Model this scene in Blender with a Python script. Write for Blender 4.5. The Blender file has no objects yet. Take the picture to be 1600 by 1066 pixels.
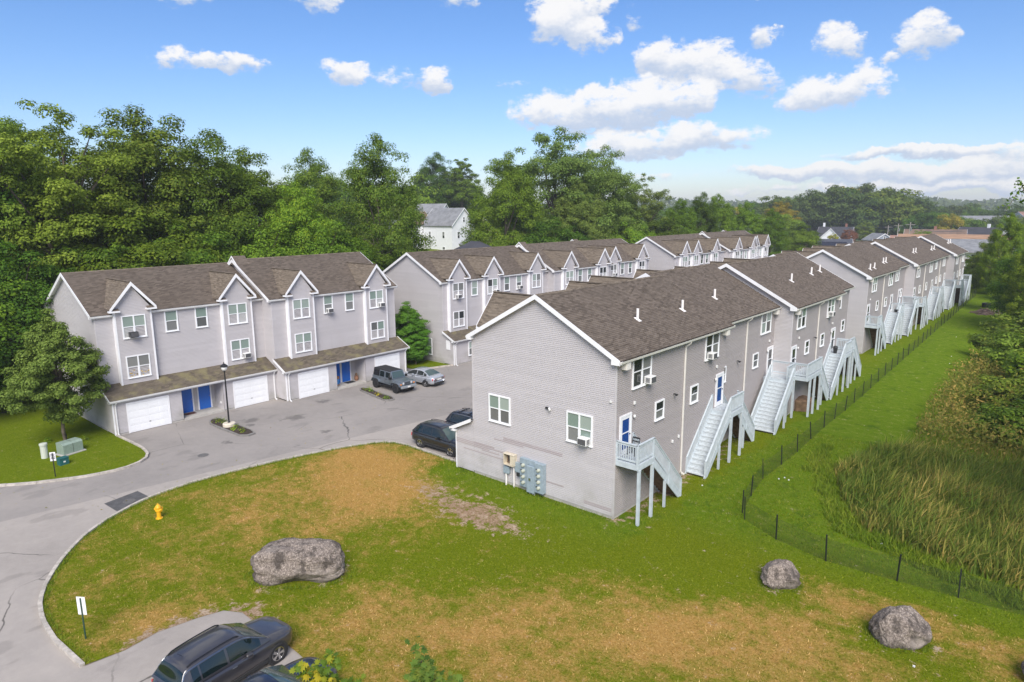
import bpy, bmesh, math, random
import numpy as np
from mathutils import Vector, Matrix, noise
from mathutils.geometry import delaunay_2d_cdt
R_ = math.radians
random.seed(7)
rng = np.random.default_rng(11)
scene = bpy.context.scene
COL = scene.collection

# ------------------------------------------------------------------ camera
CAM_Z = 15.5
yaw, pitch, roll = R_(-40.73), R_(11.0), R_(-0.36)
fwd = Vector((math.sin(yaw)*math.cos(pitch), math.cos(yaw)*math.cos(pitch), -math.sin(pitch)))
rt = Vector((math.cos(yaw), -math.sin(yaw), 0))
up = rt.cross(fwd)
r2 = rt*math.cos(roll)+up*math.sin(roll)
u2 = -rt*math.sin(roll)+up*math.cos(roll)
cd = bpy.data.cameras.new('camera')
cam = bpy.data.objects.new('camera', cd); COL.objects.link(cam)
m = Matrix.Identity(4)
for i in range(3):
    m[i][0] = r2[i]; m[i][1] = u2[i]; m[i][2] = -fwd[i]
m[0][3], m[1][3], m[2][3] = 0, 0, CAM_Z
cam.matrix_world = m
cd.sensor_width = 36; cd.lens = 36*1045/1600; cd.clip_start = 0.5; cd.clip_end = 6000
scene.camera = cam

# ------------------------------------------------------------------ light
SUN_EL, SUN_AZ = R_(44), R_(138)      # azimuth measured clockwise from +Y
sun = bpy.data.lights.new('sun', 'SUN'); sun.energy = 2.5; sun.angle = R_(34); sun.color = (1, .945, .865)
so = bpy.data.objects.new('sun', sun); COL.objects.link(so)
sd = Vector((math.sin(SUN_AZ)*math.cos(SUN_EL), math.cos(SUN_AZ)*math.cos(SUN_EL), math.sin(SUN_EL)))
so.rotation_euler = sd.to_track_quat('Z', 'Y').to_euler()
so.location = (0, 0, 60)
scene.view_settings.view_transform = 'Standard'; scene.view_settings.look = 'None'
scene.view_settings.gamma = 1; scene.view_settings.exposure = EXPOSURE = 0.95
scene.view_settings.use_curve_mapping = False
SKY = 0.076

class NT:
    """small helper round a node tree"""
    def __init__(s, tree): s.t = tree; s.n = tree.nodes; s.l = tree.links
    def __call__(s, kind, ins=None, **props):
        nd = s.n.new(kind)
        for k, v in props.items(): setattr(nd, k, v)
        for k, v in (ins or {}).items():
            sock = nd.inputs[k]
            if isinstance(v, bpy.types.NodeSocket): s.l.new(v, sock)
            else: sock.default_value = v
        return nd
    def math(s, op, a, b=0.0, c=0.0, clamp=False):
        nd = s('ShaderNodeMath', {0: a, 1: b, 2: c}, operation=op); nd.use_clamp = clamp
        return nd.outputs[0]
    def mix(s, f, a, b, typ='RGBA', blend='MIX'):
        nd = s.n.new('ShaderNodeMix'); nd.data_type = typ
        if typ == 'RGBA': nd.blend_type = blend
        k = {'RGBA': (6, 7), 'FLOAT': (2, 3)}[typ]
        for sock, v in ((nd.inputs[0], f), (nd.inputs[k[0]], a), (nd.inputs[k[1]], b)):
            if isinstance(v, bpy.types.NodeSocket): s.l.new(v, sock)
            else: sock.default_value = v if not (isinstance(v, tuple) and len(v) == 3) else (*v, 1)
        return nd.outputs[{'RGBA': 2, 'FLOAT': 0}[typ]]
    def ramp(s, fac, stops):
        nd = s('ShaderNodeValToRGB', {0: fac})
        el = nd.color_ramp.elements
        el[0].position, el[0].color = stops[0][0], (*stops[0][1], 1)
        el[1].position, el[1].color = stops[-1][0], (*stops[-1][1], 1)
        for p, c in stops[1:-1]:
            e = el.new(p); e.color = (*c, 1)
        return nd.outputs[0]
    def noise(s, vec, scale, detail=3, rough=.55, out=0):
        return s('ShaderNodeTexNoise', {'Vector': vec, 'Scale': scale, 'Detail': detail, 'Roughness': rough}).outputs[out]
    def sstep(s, v, a, b):
        nd = s('ShaderNodeMapRange', {0: v, 1: a, 2: b}); nd.interpolation_type = 'SMOOTHSTEP'
        return nd.outputs[0]

world = bpy.data.worlds.new('World'); scene.world = world; world.use_nodes = True
w = NT(world.node_tree); w.n.clear()
skyn = w('ShaderNodeTexSky', sky_type='NISHITA', sun_disc=False, sun_elevation=SUN_EL, sun_rotation=SUN_AZ,
         altitude=30, air_density=1.0, dust_density=0.7, ozone_density=2.5)
tc = w('ShaderNodeTexCoord')
sep = w('ShaderNodeSeparateXYZ', {0: tc.outputs['Generated']})
az = w.math('MULTIPLY', w.math('ARCTAN2', sep.outputs[0], sep.outputs[1]), 57.2958)
el = w.math('MULTIPLY', w.math('ARCSINE', sep.outputs[2]), 57.2958)
cv = w('ShaderNodeCombineXYZ', {0: w.math('MULTIPLY', az, .1), 1: w.math('MULTIPLY', el, .17), 2: 0.0}).outputs[0]
n1 = w.noise(cv, 6.5, 10, .66)
n2 = w.noise(cv, 2.3, 6, .62)
# clouds: azimuth, elevation, half width, half height (degrees), thickness
CL = [(-36.6,14.6,3.0,1.7,1),(-34.2,13.4,2.3,1.2,.9),(-34.5,15.6,2.6,1.0,.7),(-26.2,11.2,3.8,1.6,1),(-22.9,9.9,3.2,1.4,.95),(-29.4,11.6,1.5,1.3,.75),
      (-34.6,7.9,6.6,1.8,1.25),(-30.0,8.5,5.6,1.7,1.2),(-26.6,8.3,2.6,.9,.9),(-27,5.7,6.8,1.1,1.1),(-31,4.9,4.5,1.0,.9),
      (-15.9,11.8,1.9,1.2,.95),(-10.5,11.7,2.4,1.4,1),(-12.7,10.6,.8,.5,.7),(-21.2,12.7,1.3,.9,.75),(-16.2,8.3,4.4,1.4,1.1),(-14.2,9.6,1.6,1.1,.7),
      (-53.8,10.5,2.3,1.1,.95),(-47.4,10.5,1.9,1.1,1),(-50.3,10.3,1.2,.8,.6),(-65.2,10.8,2.2,.8,.8),(-61.7,10.8,2.6,.75,.85),(-64.6,15.6,2.7,1.2,.9),
      (-56,15.9,2.1,1.2,.9),(-45.4,16.2,2.0,.8,.8),(-21.5,16.1,1.4,.7,.8),(-30.4,14.7,1.0,.8,.45),(-40.7,9.9,1.0,.5,.4),
      (-17,2.9,7.5,.62,1.25),(-10,2.5,10,.8,1.2),(-8.5,3.9,7.5,.42,1.2),(-3.0,3.5,5.5,1.0,1.3),(-13,1.5,13,.4,.6),(-31,2.6,6,.35,.4),(2,4,7,.8,.8),(-4,1.6,12,.45,.6)]
dens = None; base = None
wz = w.noise(tc.outputs['Generated'], 17, 5, .6, out=1); wx = w('ShaderNodeSeparateXYZ', {0: wz})
az_w = w.math('ADD', az, w.math('MULTIPLY', w.math('SUBTRACT', wx.outputs[0], .5), 5.5))
el_w = w.math('ADD', el, w.math('MULTIPLY', w.math('SUBTRACT', wx.outputs[1], .5), 2.6))
for a0, e0, ra, re, th in CL:
    da = w.math('MULTIPLY', w.math('SUBTRACT', az_w, a0), 1/ra)
    de = w.math('MULTIPLY', w.math('SUBTRACT', el_w, e0), 1/re)
    q = w.math('ADD', w.math('MULTIPLY', da, da), w.math('MULTIPLY', de, de))
    f = w.math('MULTIPLY', w.math('MAXIMUM', w.math('SUBTRACT', 1.35, q), 0), th)
    g = w.math('MULTIPLY', f, de)
    dens = f if dens is None else w.math('ADD', dens, f)
    base = g if base is None else w.math('ADD', base, g)
# broken cloud goes on unseen outside the frame, thickened there to whiten the light
off = w.sstep(w.math('ABSOLUTE', w.math('ADD', az, 40.7)), 40, 55)
hi = w.sstep(el, 17, 24)
outm = w.math('MAXIMUM', off, hi)
up3 = w.noise(tc.outputs['Generated'], 3.2, 6, .6)
outd = w.math('MULTIPLY', outm, w.math('MULTIPLY', w.math('SUBTRACT', up3, .40, clamp=True), 5.0))
outd = w.math('MULTIPLY', outd, w.sstep(el, 0, 4))
nn = w.math('ADD', w.math('MULTIPLY', w.math('SUBTRACT', n1, .5), 3.6), w.math('MULTIPLY', w.math('SUBTRACT', n2, .5), 2.4))
d2 = w.math('ADD', w.math('MINIMUM', dens, 1.3), w.math('MULTIPLY', nn, w.sstep(dens, 0.0, .45)))
d2 = w.math('ADD', d2, outd)
alpha = w.sstep(d2, .14, 1.12)
under = w.math('DIVIDE', base, w.math('ADD', dens, .15))
shade = w.sstep(w.math('ADD', under, w.math('MULTIPLY', w.math('SUBTRACT', n1, .5), 1.4)), -.55, .25)
ccol = w.mix(shade, (3.9, 4.5, 5.6), (6.9, 6.8, 6.75))
skyc = w('ShaderNodeHueSaturation', {'Saturation': 1.22, 'Value': 1.06, 'Color': skyn.outputs[0]}).outputs[0]
skyc = w.mix(1.0, skyc, (.90, .90, 1.05), blend='MULTIPLY')
fin = w.mix(w.math('MULTIPLY', alpha, .95), skyc, ccol)
bg = w('ShaderNodeBackground', {'Color': fin, 'Strength': SKY})
wo = w('ShaderNodeOutputWorld', {0: bg.outputs[0]})

# ------------------------------------------------------------------ materials
MATS = {}
def mat(name, color=(.5, .5, .5), rough=.7, metal=0.0, spec=.5, var=0.0, vscale=2.0, bump=0.0, bscale=30, fn=None, rnd=0.0, coat=0.0):
    if name in MATS: return MATS[name]
    mt = bpy.data.materials.new(name); mt.use_nodes = True
    t = NT(mt.node_tree); t.n.clear()
    out = t('ShaderNodeOutputMaterial')
    b = t('ShaderNodeBsdfPrincipled', {'Roughness': rough, 'Metallic': metal, 'Specular IOR Level': spec, 'Coat Weight': coat, 'Coat Roughness': .04})
    b.inputs['Base Color'].default_value = (*color, 1)
    t.l.new(b.outputs[0], out.inputs[0])
    if fn: fn(t, b, out)
    else:
        P = t('ShaderNodeTexCoord').outputs['Object']
        col = None
        if var:
            f = t.noise(P, vscale, 5, .6)
            col = t.mix(t.sstep(f, .3, .7), tuple(c*(1-var) for c in color), tuple(min(1, c*(1+var)) for c in color))
        if rnd:
            oi = t('ShaderNodeObjectInfo').outputs['Random']
            col = t.mix(1.0, col if col is not None else (*color, 1), t.ramp(oi, [(0, (1-rnd,)*3), (1, (1+rnd,)*3)]), blend='MULTIPLY')
        if col is not None: t.l.new(col, b.inputs['Base Color'])
        if bump:
            bn = t('ShaderNodeBump', {'Strength': bump, 'Distance': .02, 'Height': t.noise(P, bscale, 4)})
            t.l.new(bn.outputs[0], b.inputs['Normal'])
    MATS[name] = mt
    return mt

def siding_fn(c1, c2, streak=.5):
    def fn(t, b, out):
        P = t('ShaderNodeNewGeometry').outputs['Position']
        sp = t('ShaderNodeSeparateXYZ', {0: P})
        hor = t.math('ADD', sp.outputs[0], sp.outputs[1])
        # one tone per vinyl board, boards about 3.7 m long with staggered joints
        row = t.math('FLOOR', t.math('MULTIPLY', sp.outputs[2], 4.9))
        rw_ = t('ShaderNodeTexWhiteNoise', {'W': row}, noise_dimensions='1D').outputs[0]
        v = t('ShaderNodeCombineXYZ', {0: t.math('FLOOR', t.math('ADD', t.math('MULTIPLY', hor, .27), t.math('MULTIPLY', rw_, 7.0))), 1: row, 2: 0.0}).outputs[0]
        f = t('ShaderNodeTexWhiteNoise', {'Vector': v}).outputs[0]
        big = t.noise(P, .35, 4, .6)
        col = t.mix(f, tuple(x*.955 for x in c1), tuple(x*1.02 for x in c1))
        stv = t.noise(t('ShaderNodeVectorMath', {0: P, 1: (1.0, 1.0, .12)}, operation='MULTIPLY').outputs[0], 1.6, 5, .6)
        col = t.mix(t.math('MULTIPLY', t.sstep(stv, .55, .8), .35), col, tuple(x*.80 for x in c1))
        col = t.mix(t.math('MULTIPLY', t.sstep(big, .5, .75), .5), col, c2)
        # green-grey algae film near the ground
        low = t.math('MULTIPLY', t.sstep(sp.outputs[2], 2.2, .1), t.sstep(t.noise(P, .9, 5), .42, .7))
        col = t.mix(t.math('MULTIPLY', low, streak), col, (.30, .29, .24))
        t.l.new(col, b.inputs['Base Color'])
    return fn
SIDING = mat('vinyl_siding', rough=.55, spec=.3, fn=siding_fn((.54, .515, .525), (.495, .465, .47)))
SIDING_PINK = mat('faded_siding', rough=.6, spec=.3, fn=siding_fn((.405, .355, .36), (.38, .33, .33), 0))
SIDING_WARM = mat('vinyl_siding_rear', rough=.55, spec=.3, fn=siding_fn((.395, .36, .355), (.365, .33, .325)))  # darker copy of the siding: the rear walls' dimmer light painted into the colour
TRIM = mat('white_trim', (.82, .82, .84), .45, var=.05, vscale=1.5)
GUTTER = mat('gutter_paint', (.80, .80, .80), .4, var=.06)
CREAM = mat('cream_downspout', (.74, .71, .66), .5, var=.06)
FRAME = mat('window_vinyl', (.84, .85, .87), .4)
def shingle_fn(c1, c2, c3, moss=0.0):
    def fn(t, b, out):
        P = t('ShaderNodeNewGeometry').outputs['Position']
        sp = t('ShaderNodeSeparateXYZ', {0: P})
        row = t.math('FLOOR', t.math('MULTIPLY', sp.outputs[2], 14.9))
        tab = t.math('FLOOR', t.math('ADD', t.math('MULTIPLY', t.math('ADD', sp.outputs[1], sp.outputs[0]), 3.3), t.math('MULTIPLY', row, .37)))
        v = t('ShaderNodeCombineXYZ', {0: tab, 1: row, 2: 0.0}).outputs[0]
        wn = t('ShaderNodeTexWhiteNoise', {'Vector': v}).outputs[0]
        big = t.noise(P, .45, 5, .62)
        # long streaks down the slope
        st = t.noise(t('ShaderNodeVectorMath', {0: P, 1: (0.35, 1.0, .25)}, operation='MULTIPLY').outputs[0], 1.3, 5, .65)
        col = t.mix(wn, c1, c2)
        col = t.mix(t.math('MULTIPLY', t.sstep(big, .35, .72), .6), col, c3)
        col = t.mix(t.math('MULTIPLY', t.sstep(st, .48, .75), .26), col, tuple(x*.62 for x in c1))
        if moss:
            mm = t.math('MULTIPLY', t.sstep(t.noise(P, 1.1, 5, .6), .47, .66), moss)
            col = t.mix(mm, col, (.215, .19, .10))
        t.l.new(col, b.inputs['Base Color'])
        bn = t('ShaderNodeBump', {'Strength': .25, 'Distance': .01, 'Height': t.noise(P, 45, 2)})
        t.l.new(bn.outputs[0], b.inputs['Normal'])
    return fn
SHINGLE = mat('asphalt_shingle', rough=.95, spec=.15, fn=shingle_fn((.092, .074, .060), (.176, .144, .118), (.14, .114, .094)))
SHINGLE_L = mat('dormer_shingle', rough=.95, spec=.15, fn=shingle_fn((.105, .084, .066), (.215, .176, .136), (.158, .130, .103)))
SHINGLE_M = mat('mossy_shingle', rough=.95, spec=.15, fn=shingle_fn((.095, .078, .06), (.165, .138, .106), (.13, .11, .085), .75))
def glass_fn(c1, c2):
    def fn(t, b, out):
        oi = t('ShaderNodeObjectInfo').outputs['Random']
        P = t('ShaderNodeNewGeometry').outputs['Position']
        z = t('ShaderNodeSeparateXYZ', {0: P}).outputs[2]
        slat = t.math('PINGPONG', z, .022)
        c = t.mix(t.sstep(oi, .1, .9), c1, c2)
        c = t.mix(t.math('MULTIPLY', slat, 9.0), c, tuple(x*.8 for x in c2))
        t.l.new(c, b.inputs['Base Color'])
    return fn
PANE_BLIND = mat('pane_with_blind', rough=.06, spec=.7, fn=glass_fn((.20, .27, .235), (.33, .39, .35)))
PANE_GREY = mat('pane_with_screen', rough=.18, spec=.5, fn=glass_fn((.10, .105, .105), (.22, .225, .22)))
PANE_DARK = mat('pane_dark', rough=.05, spec=.8, fn=glass_fn((.018, .022, .026), (.045, .05, .05)))
BLUE = mat('blue_door_paint', (.010, .14, .58), .35, coat=.2)
DOORW = mat('storm_door', (.80, .81, .83), .4)
GARAGE = mat('garage_door_paint', (.83, .84, .86), .42, var=.03)
CONC = mat('concrete', (.42, .40, .37), .9, var=.12, vscale=3, bump=.3)
KERBM = mat('granite_kerb', (.44, .40, .355), .9, var=.22, vscale=4, bump=.5, bscale=40, rnd=.08)
DECK = mat('grey_deck_paint', (.50, .555, .59), .6, var=.09, vscale=3)
DECKF = mat('deck_boards_paint', (.49, .53, .555), .65, var=.15, vscale=5)
RAWWOOD = mat('brown_timber', (.17, .105, .06), .85, var=.3, vscale=4)
BLACK = mat('black_paint', (.012, .012, .014), .4)
RUBBER = mat('black_rubber', (.018, .018, .02), .8)
PLAST = mat('black_plastic', (.025, .026, .028), .55)
CHROME = mat('bright_metal', (.62, .63, .65), .22, metal=1.0)
ACW = mat('air_conditioner_plastic', (.74, .74, .73), .5)
ACG = mat('air_conditioner_grille', (.10, .10, .105), .6)
PVC = mat('white_pipe', (.84, .80, .78), .5)
METER = mat('blue_grey_enamel', (.29, .36, .41), .45, var=.1, vscale=6)
BEIGE = mat('beige_enamel', (.62, .55, .43), .5, var=.12, vscale=5)
YELLOW = mat('hydrant_yellow', (.80, .42, .015), .4, var=.1, vscale=6)
DGLASS = mat('car_glass', (.006, .012, .012), .04, spec=.9)
WSGLASS = mat('windscreen_glass', (.055, .085, .08), .05, spec=.9)
REDL = mat('tail_lamp_red', (.50, .012, .02), .2, spec=.8)
AMBER = mat('amber_lens', (.85, .28, .02), .2)
CLEARL = mat('lamp_lens', (.55, .57, .6), .1, spec=.8)

# ------------------------------------------------------------------ mesh helpers
class MB:
    def __init__(s, T=None): s.v = []; s.f = []; s.T = T
    def add(s, vs, fs):
        o = len(s.v)
        for p in vs: s.v.append(tuple(p))
        for f in fs: s.f.append(tuple(i+o for i in f))
        return s
    def box(s, x0, x1, y0, y1, z0, z1):
        if x0 > x1: x0, x1 = x1, x0
        if y0 > y1: y0, y1 = y1, y0
        return s.add([(x0,y0,z0),(x1,y0,z0),(x1,y1,z0),(x0,y1,z0),(x0,y0,z1),(x1,y0,z1),(x1,y1,z1),(x0,y1,z1)],
              [(0,3,2,1),(4,5,6,7),(0,1,5,4),(1,2,6,5),(2,3,7,6),(3,0,4,7)])
    def hexa(s, p):   # 8 points, bottom 4 then top 4
        return s.add(p, [(0,3,2,1),(4,5,6,7),(0,1,5,4),(1,2,6,5),(2,3,7,6),(3,0,4,7)])
    def quad(s, a, b, c, d): return s.add([a, b, c, d], [(0,1,2,3)])
    def bar(s, p, q, wd, ht, upv=(0,0,1)):   # rectangular beam between two points
        p, q = Vector(p), Vector(q); d = (q-p).normalized(); u = Vector(upv)
        sd_ = d.cross(u)
        if sd_.length < 1e-4: sd_ = d.cross(Vector((1,0,0)))
        sd_.normalize(); u = sd_.cross(d).normalized()
        a, b = sd_*wd/2, u*ht/2
        return s.hexa([p-a-b, p+a-b, q+a-b, q-a-b, p-a+b, p+a+b, q+a+b, q-a+b])
    def tube(s, pts, rad, n=6, cap=True):
        pts = [Vector(p) for p in pts]; rr = rad if hasattr(rad, '__len__') else [rad]*len(pts)
        o = len(s.v)
        for i, p in enumerate(pts):
            d = (pts[min(i+1, len(pts)-1)]-pts[max(i-1, 0)]).normalized()
            a = d.cross(Vector((0,0,1)))
            if a.length < 1e-3: a = Vector((1,0,0))
            a.normalize(); b = d.cross(a)
            for k in range(n):
                t = 2*math.pi*k/n
                s.v.append(tuple(p+(a*math.cos(t)+b*math.sin(t))*rr[i]))
        for i in range(len(pts)-1):
            for k in range(n):
                a0 = o+i*n+k; a1 = o+i*n+(k+1) % n
                s.f.append((a0, a1, a1+n, a0+n))
        if cap:
            s.f.append(tuple(o+k for k in range(n))); e = o+(len(pts)-1)*n
            s.f.append(tuple(e+k for k in reversed(range(n))))
        return s
    def lathe(s, prof, c=(0,0), n=16):
        o = len(s.v)
        for r, z in prof:
            for k in range(n):
                t = 2*math.pi*k/n; s.v.append((c[0]+r*math.cos(t), c[1]+r*math.sin(t), z))
        for i in range(len(prof)-1):
            for k in range(n):
                a0 = o+i*n+k; a1 = o+i*n+(k+1) % n
                s.f.append((a0, a1, a1+n, a0+n))
        s.f.append(tuple(o+k for k in reversed(range(n)))); e = o+(len(prof)-1)*n
        s.f.append(tuple(e+k for k in range(n)))
        return s
    def lap(s, A, B, C, D, n, step, nrm, dutch=False):
        """overlapping courses between the bottom edge A-B and the top edge D-C"""
        A, B, C, D, nrm = map(Vector, (A, B, C, D, nrm))
        for i in range(n):
            t0, t1 = i/n, (i+1)/n
            a, b = A.lerp(D, t0), B.lerp(C, t0); c, d = B.lerp(C, t1), A.lerp(D, t1)
            o = nrm*step
            if dutch:      # flat face, then a recessed channel under the next board's butt
                e, f = b.lerp(c, .66), a.lerp(d, .66); g, h = b.lerp(c, .74), a.lerp(d, .74)
                s.add([a, b, b+o, a+o, e+o, f+o, g, h, c, d], [(0,1,2,3), (3,2,4,5), (5,4,6,7), (7,6,8,9)]); continue
            s.add([a, b, b+o, a+o, c, d], [(0,1,2,3), (3,2,4,5)])
        return s
    def build(s, name, mt, parent=None, smooth=False, bevel=0.0, loc=None):
        me = bpy.data.meshes.new(name)
        vs = [s.T @ Vector(p) for p in s.v] if s.T is not None else s.v
        me.from_pydata([tuple(p) for p in vs], [], s.f); me.update()
        me.materials.append(mt)
        if smooth: me.polygons.foreach_set('use_smooth', [True]*len(me.polygons))
        o = bpy.data.objects.new(name, me); COL.objects.link(o)
        if parent: o.parent = parent
        if loc is not None: o.location = loc
        if bevel:
            bv = o.modifiers.new('bevel', 'BEVEL'); bv.width = bevel; bv.segments = 2; bv.limit_method = 'ANGLE'
        return o

def tag(o, label=None, cat=None, group=None, kind=None):
    if label: o['label'] = label
    if cat: o['category'] = cat
    if group: o['group'] = group
    if kind: o['kind'] = kind
    return o
def thing(name, label, cat, loc=(0,0,0), rz=0, group=None):
    o = bpy.data.objects.new(name, None); COL.objects.link(o)
    o.empty_display_size = .3
    o.location = loc; o.rotation_euler = (0, 0, rz)
    return tag(o, label, cat, group)
def inst(src, name, parent, loc, rot=None, scale=None, mt=None):
    """another object that shares the mesh of src"""
    c = bpy.data.objects.new(name, src.data); COL.objects.link(c)
    c.parent = parent; c.location = loc
    if rot: c.rotation_euler = rot
    if scale: c.scale = scale
    if mt:
        c.material_slots[0].link = 'OBJECT'; c.material_slots[0].material = mt
    return c
def kids(o): return [c for c in bpy.data.objects if c.parent == o]
def copy_tree(o, loc, rz, scale=None, label=None, name=None):
    c = o.copy(); COL.objects.link(c); c.location = loc; c.rotation_euler = (0, 0, rz)
    if scale: c.scale = scale
    if label: c['label'] = label
    if name: c.name = name
    for k in CH[o.name]:
        d = k.copy(); COL.objects.link(d); d.parent = c
    return c
CH = {}
# ------------------------------------------------------------------ ground
def inside(x, y, poly):
    c = False; n = len(poly)
    for i in range(n):
        x1, y1 = poly[i]; x2, y2 = poly[(i+1) % n]
        if (y1 > y) != (y2 > y) and x < (x2-x1)*(y-y1)/(y2-y1)+x1: c = not c
    return c
def seg_dist(x, y, poly, closed=True):
    best = 1e9; n = len(poly)
    for i in range(n if closed else n-1):
        x1, y1 = poly[i]; x2, y2 = poly[(i+1) % n]
        dx, dy = x2-x1, y2-y1; L = dx*dx+dy*dy
        t = max(0, min(1, ((x-x1)*dx+(y-y1)*dy)/L)) if L else 0
        best = min(best, math.hypot(x-x1-t*dx, y-y1-t*dy))
    return best
def sm(t): t = max(0., min(1., t)); return t*t*(3-2*t)
WET = [(-10.4,41),(-8.9,36.8),(-7.0,33.9),(-3.9,32.9),(-1,31.9),(12,31.4),(40,45),(40,140),(-6,118),(-9.0,100),(-10.2,84),(-9.2,70),(-8.6,60),(-8.4,53.6),(-9.8,48),(-11.0,44.6)]
def terrain_z(x, y):
    z = 0.0
    if x < -64: z += 6.5*sm((-64-x)/60)
    if y > 180: z += 0
    r = math.hypot(x, y)
    if r > 700: z += 22*sm((r-700)/900)
    return z
def lawn_z(x, y):
    z = .05
    if inside(x, y, WET): z -= .75*sm(seg_dist(x, y, WET)/3.0)
    z += .05*noise.noise(Vector((x*.12, y*.12, 0)))*sm((x+27)/6)*sm((-15.5-x)/3 if False else 1)
    return z

def sheet(name, poly, step, zf, mt, attrs=None, bbox=None, kind='structure', extra=None):
    pts = [Vector((p[0], p[1])) for p in poly]; n = len(pts)
    edges = [(i, (i+1) % n) for i in range(n)]
    x0, x1, y0, y1 = bbox if bbox else (min(p[0] for p in poly), max(p[0] for p in poly), min(p[1] for p in poly), max(p[1] for p in poly))
    y = y0+step/2
    while y < y1:
        x = x0+step/2
        while x < x1:
            px, py = x+random.uniform(-.2, .2)*step, y+random.uniform(-.2, .2)*step
            if inside(px, py, poly): pts.append(Vector((px, py)))
            x += step
        y += step
    if extra: pts += [Vector(p) for p in extra]
    vs, es, fs, *_ = delaunay_2d_cdt(pts, edges, [], 1, 1e-4)
    me = bpy.data.meshes.new(name)
    me.from_pydata([(v.x, v.y, zf(v.x, v.y)) for v in vs], [], [tuple(f) for f in fs]); me.update()
    me.polygons.foreach_set('use_smooth', [True]*len(me.polygons))
    me.materials.append(mt)
    for an, fn in (attrs or {}).items():
        a = me.attributes.new(an, 'FLOAT', 'POINT')
        a.data.foreach_set('value', [fn(v.x, v.y) for v in vs])
    o = bpy.data.objects.new(name, me); COL.objects.link(o); o['kind'] = kind
    return o

def grass_fn(t, b, out):
    P = t('ShaderNodeNewGeometry').outputs['Position']
    dry = t('ShaderNodeAttribute', attribute_name='dry').outputs['Fac']
    dirt = t('ShaderNodeAttribute', attribute_name='dirt').outputs['Fac']
    lush = t('ShaderNodeAttribute', attribute_name='lush').outputs['Fac']
    nb = t.noise(P, .42, 6, .68); nm = t.noise(P, 1.9, 5, .68); nf = t.noise(P, 11, 4, .7)
    st = t.noise(t('ShaderNodeVectorMath', {0: P, 1: (22, 9, 1)}, operation='MULTIPLY').outputs[0], 1, 3, .7)
    g = t.ramp(t.math('ADD', t.math('MULTIPLY', nf, .55), t.math('MULTIPLY', st, .45)),
               [(.28, (.075, .115, .004)), (.5, (.145, .185, .008)), (.72, (.25, .27, .028))])
    g2 = t.ramp(t.math('ADD', t.math('MULTIPLY', nf, .5), t.math('MULTIPLY', st, .5)),
                [(.3, (.065, .115, .003)), (.5, (.115, .192, .010)), (.72, (.195, .27, .028))])
    g2 = t.mix(t.math('MULTIPLY', t.sstep(nm, .42, .68), .55), g2, (.19, .235, .03))
    g2 = t.mix(t.math('MULTIPLY', t.sstep(t.noise(P, .8, 4, .7), .52, .7), .6), g2, (.045, .10, .012))
    g = t.mix(lush, g, g2)
    br = t.ramp(t.math('ADD', t.math('MULTIPLY', nf, .6), t.math('MULTIPLY', st, .4)),
                [(.28, (.25, .135, .035)), (.5, (.45, .265, .075)), (.74, (.58, .385, .16))])
    k = t.math('ADD', dry, t.math('ADD', t.math('MULTIPLY', t.math('SUBTRACT', nb, .5), 1.9), t.math('ADD', t.math('MULTIPLY', t.math('SUBTRACT', nm, .5), 1.6), t.math('MULTIPLY', t.math('SUBTRACT', nf, .5), .7))))
    col = t.mix(t.sstep(k, .08, 1.1), g, br)
    dc = t.ramp(t.math('ADD', t.math('MULTIPLY', nf, .5), t.math('MULTIPLY', nm, .5)), [(.3, (.20, .13, .085)), (.5, (.33, .22, .14)), (.62, (.52, .41, .30))])
    kd = t.math('ADD', dirt, t.math('ADD', t.math('MULTIPLY', t.math('SUBTRACT', nm, .5), 1.9), t.math('MULTIPLY', t.math('SUBTRACT', nf, .5), 1.0)))
    col = t.mix(t.sstep(kd, .42, .72), col, dc)
    t.l.new(col, b.inputs['Base Color'])
    h = t.math('ADD', t.noise(P, 38, 3, .7), t.math('MULTIPLY', nf, 1.2))
    bn = t('ShaderNodeBump', {'Strength': .9, 'Distance': .06, 'Height': h})
    t.l.new(bn.outputs[0], b.inputs['Normal'])
GRASS = mat('lawn_grass', rough=1.0, spec=0.0, fn=grass_fn)
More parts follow.
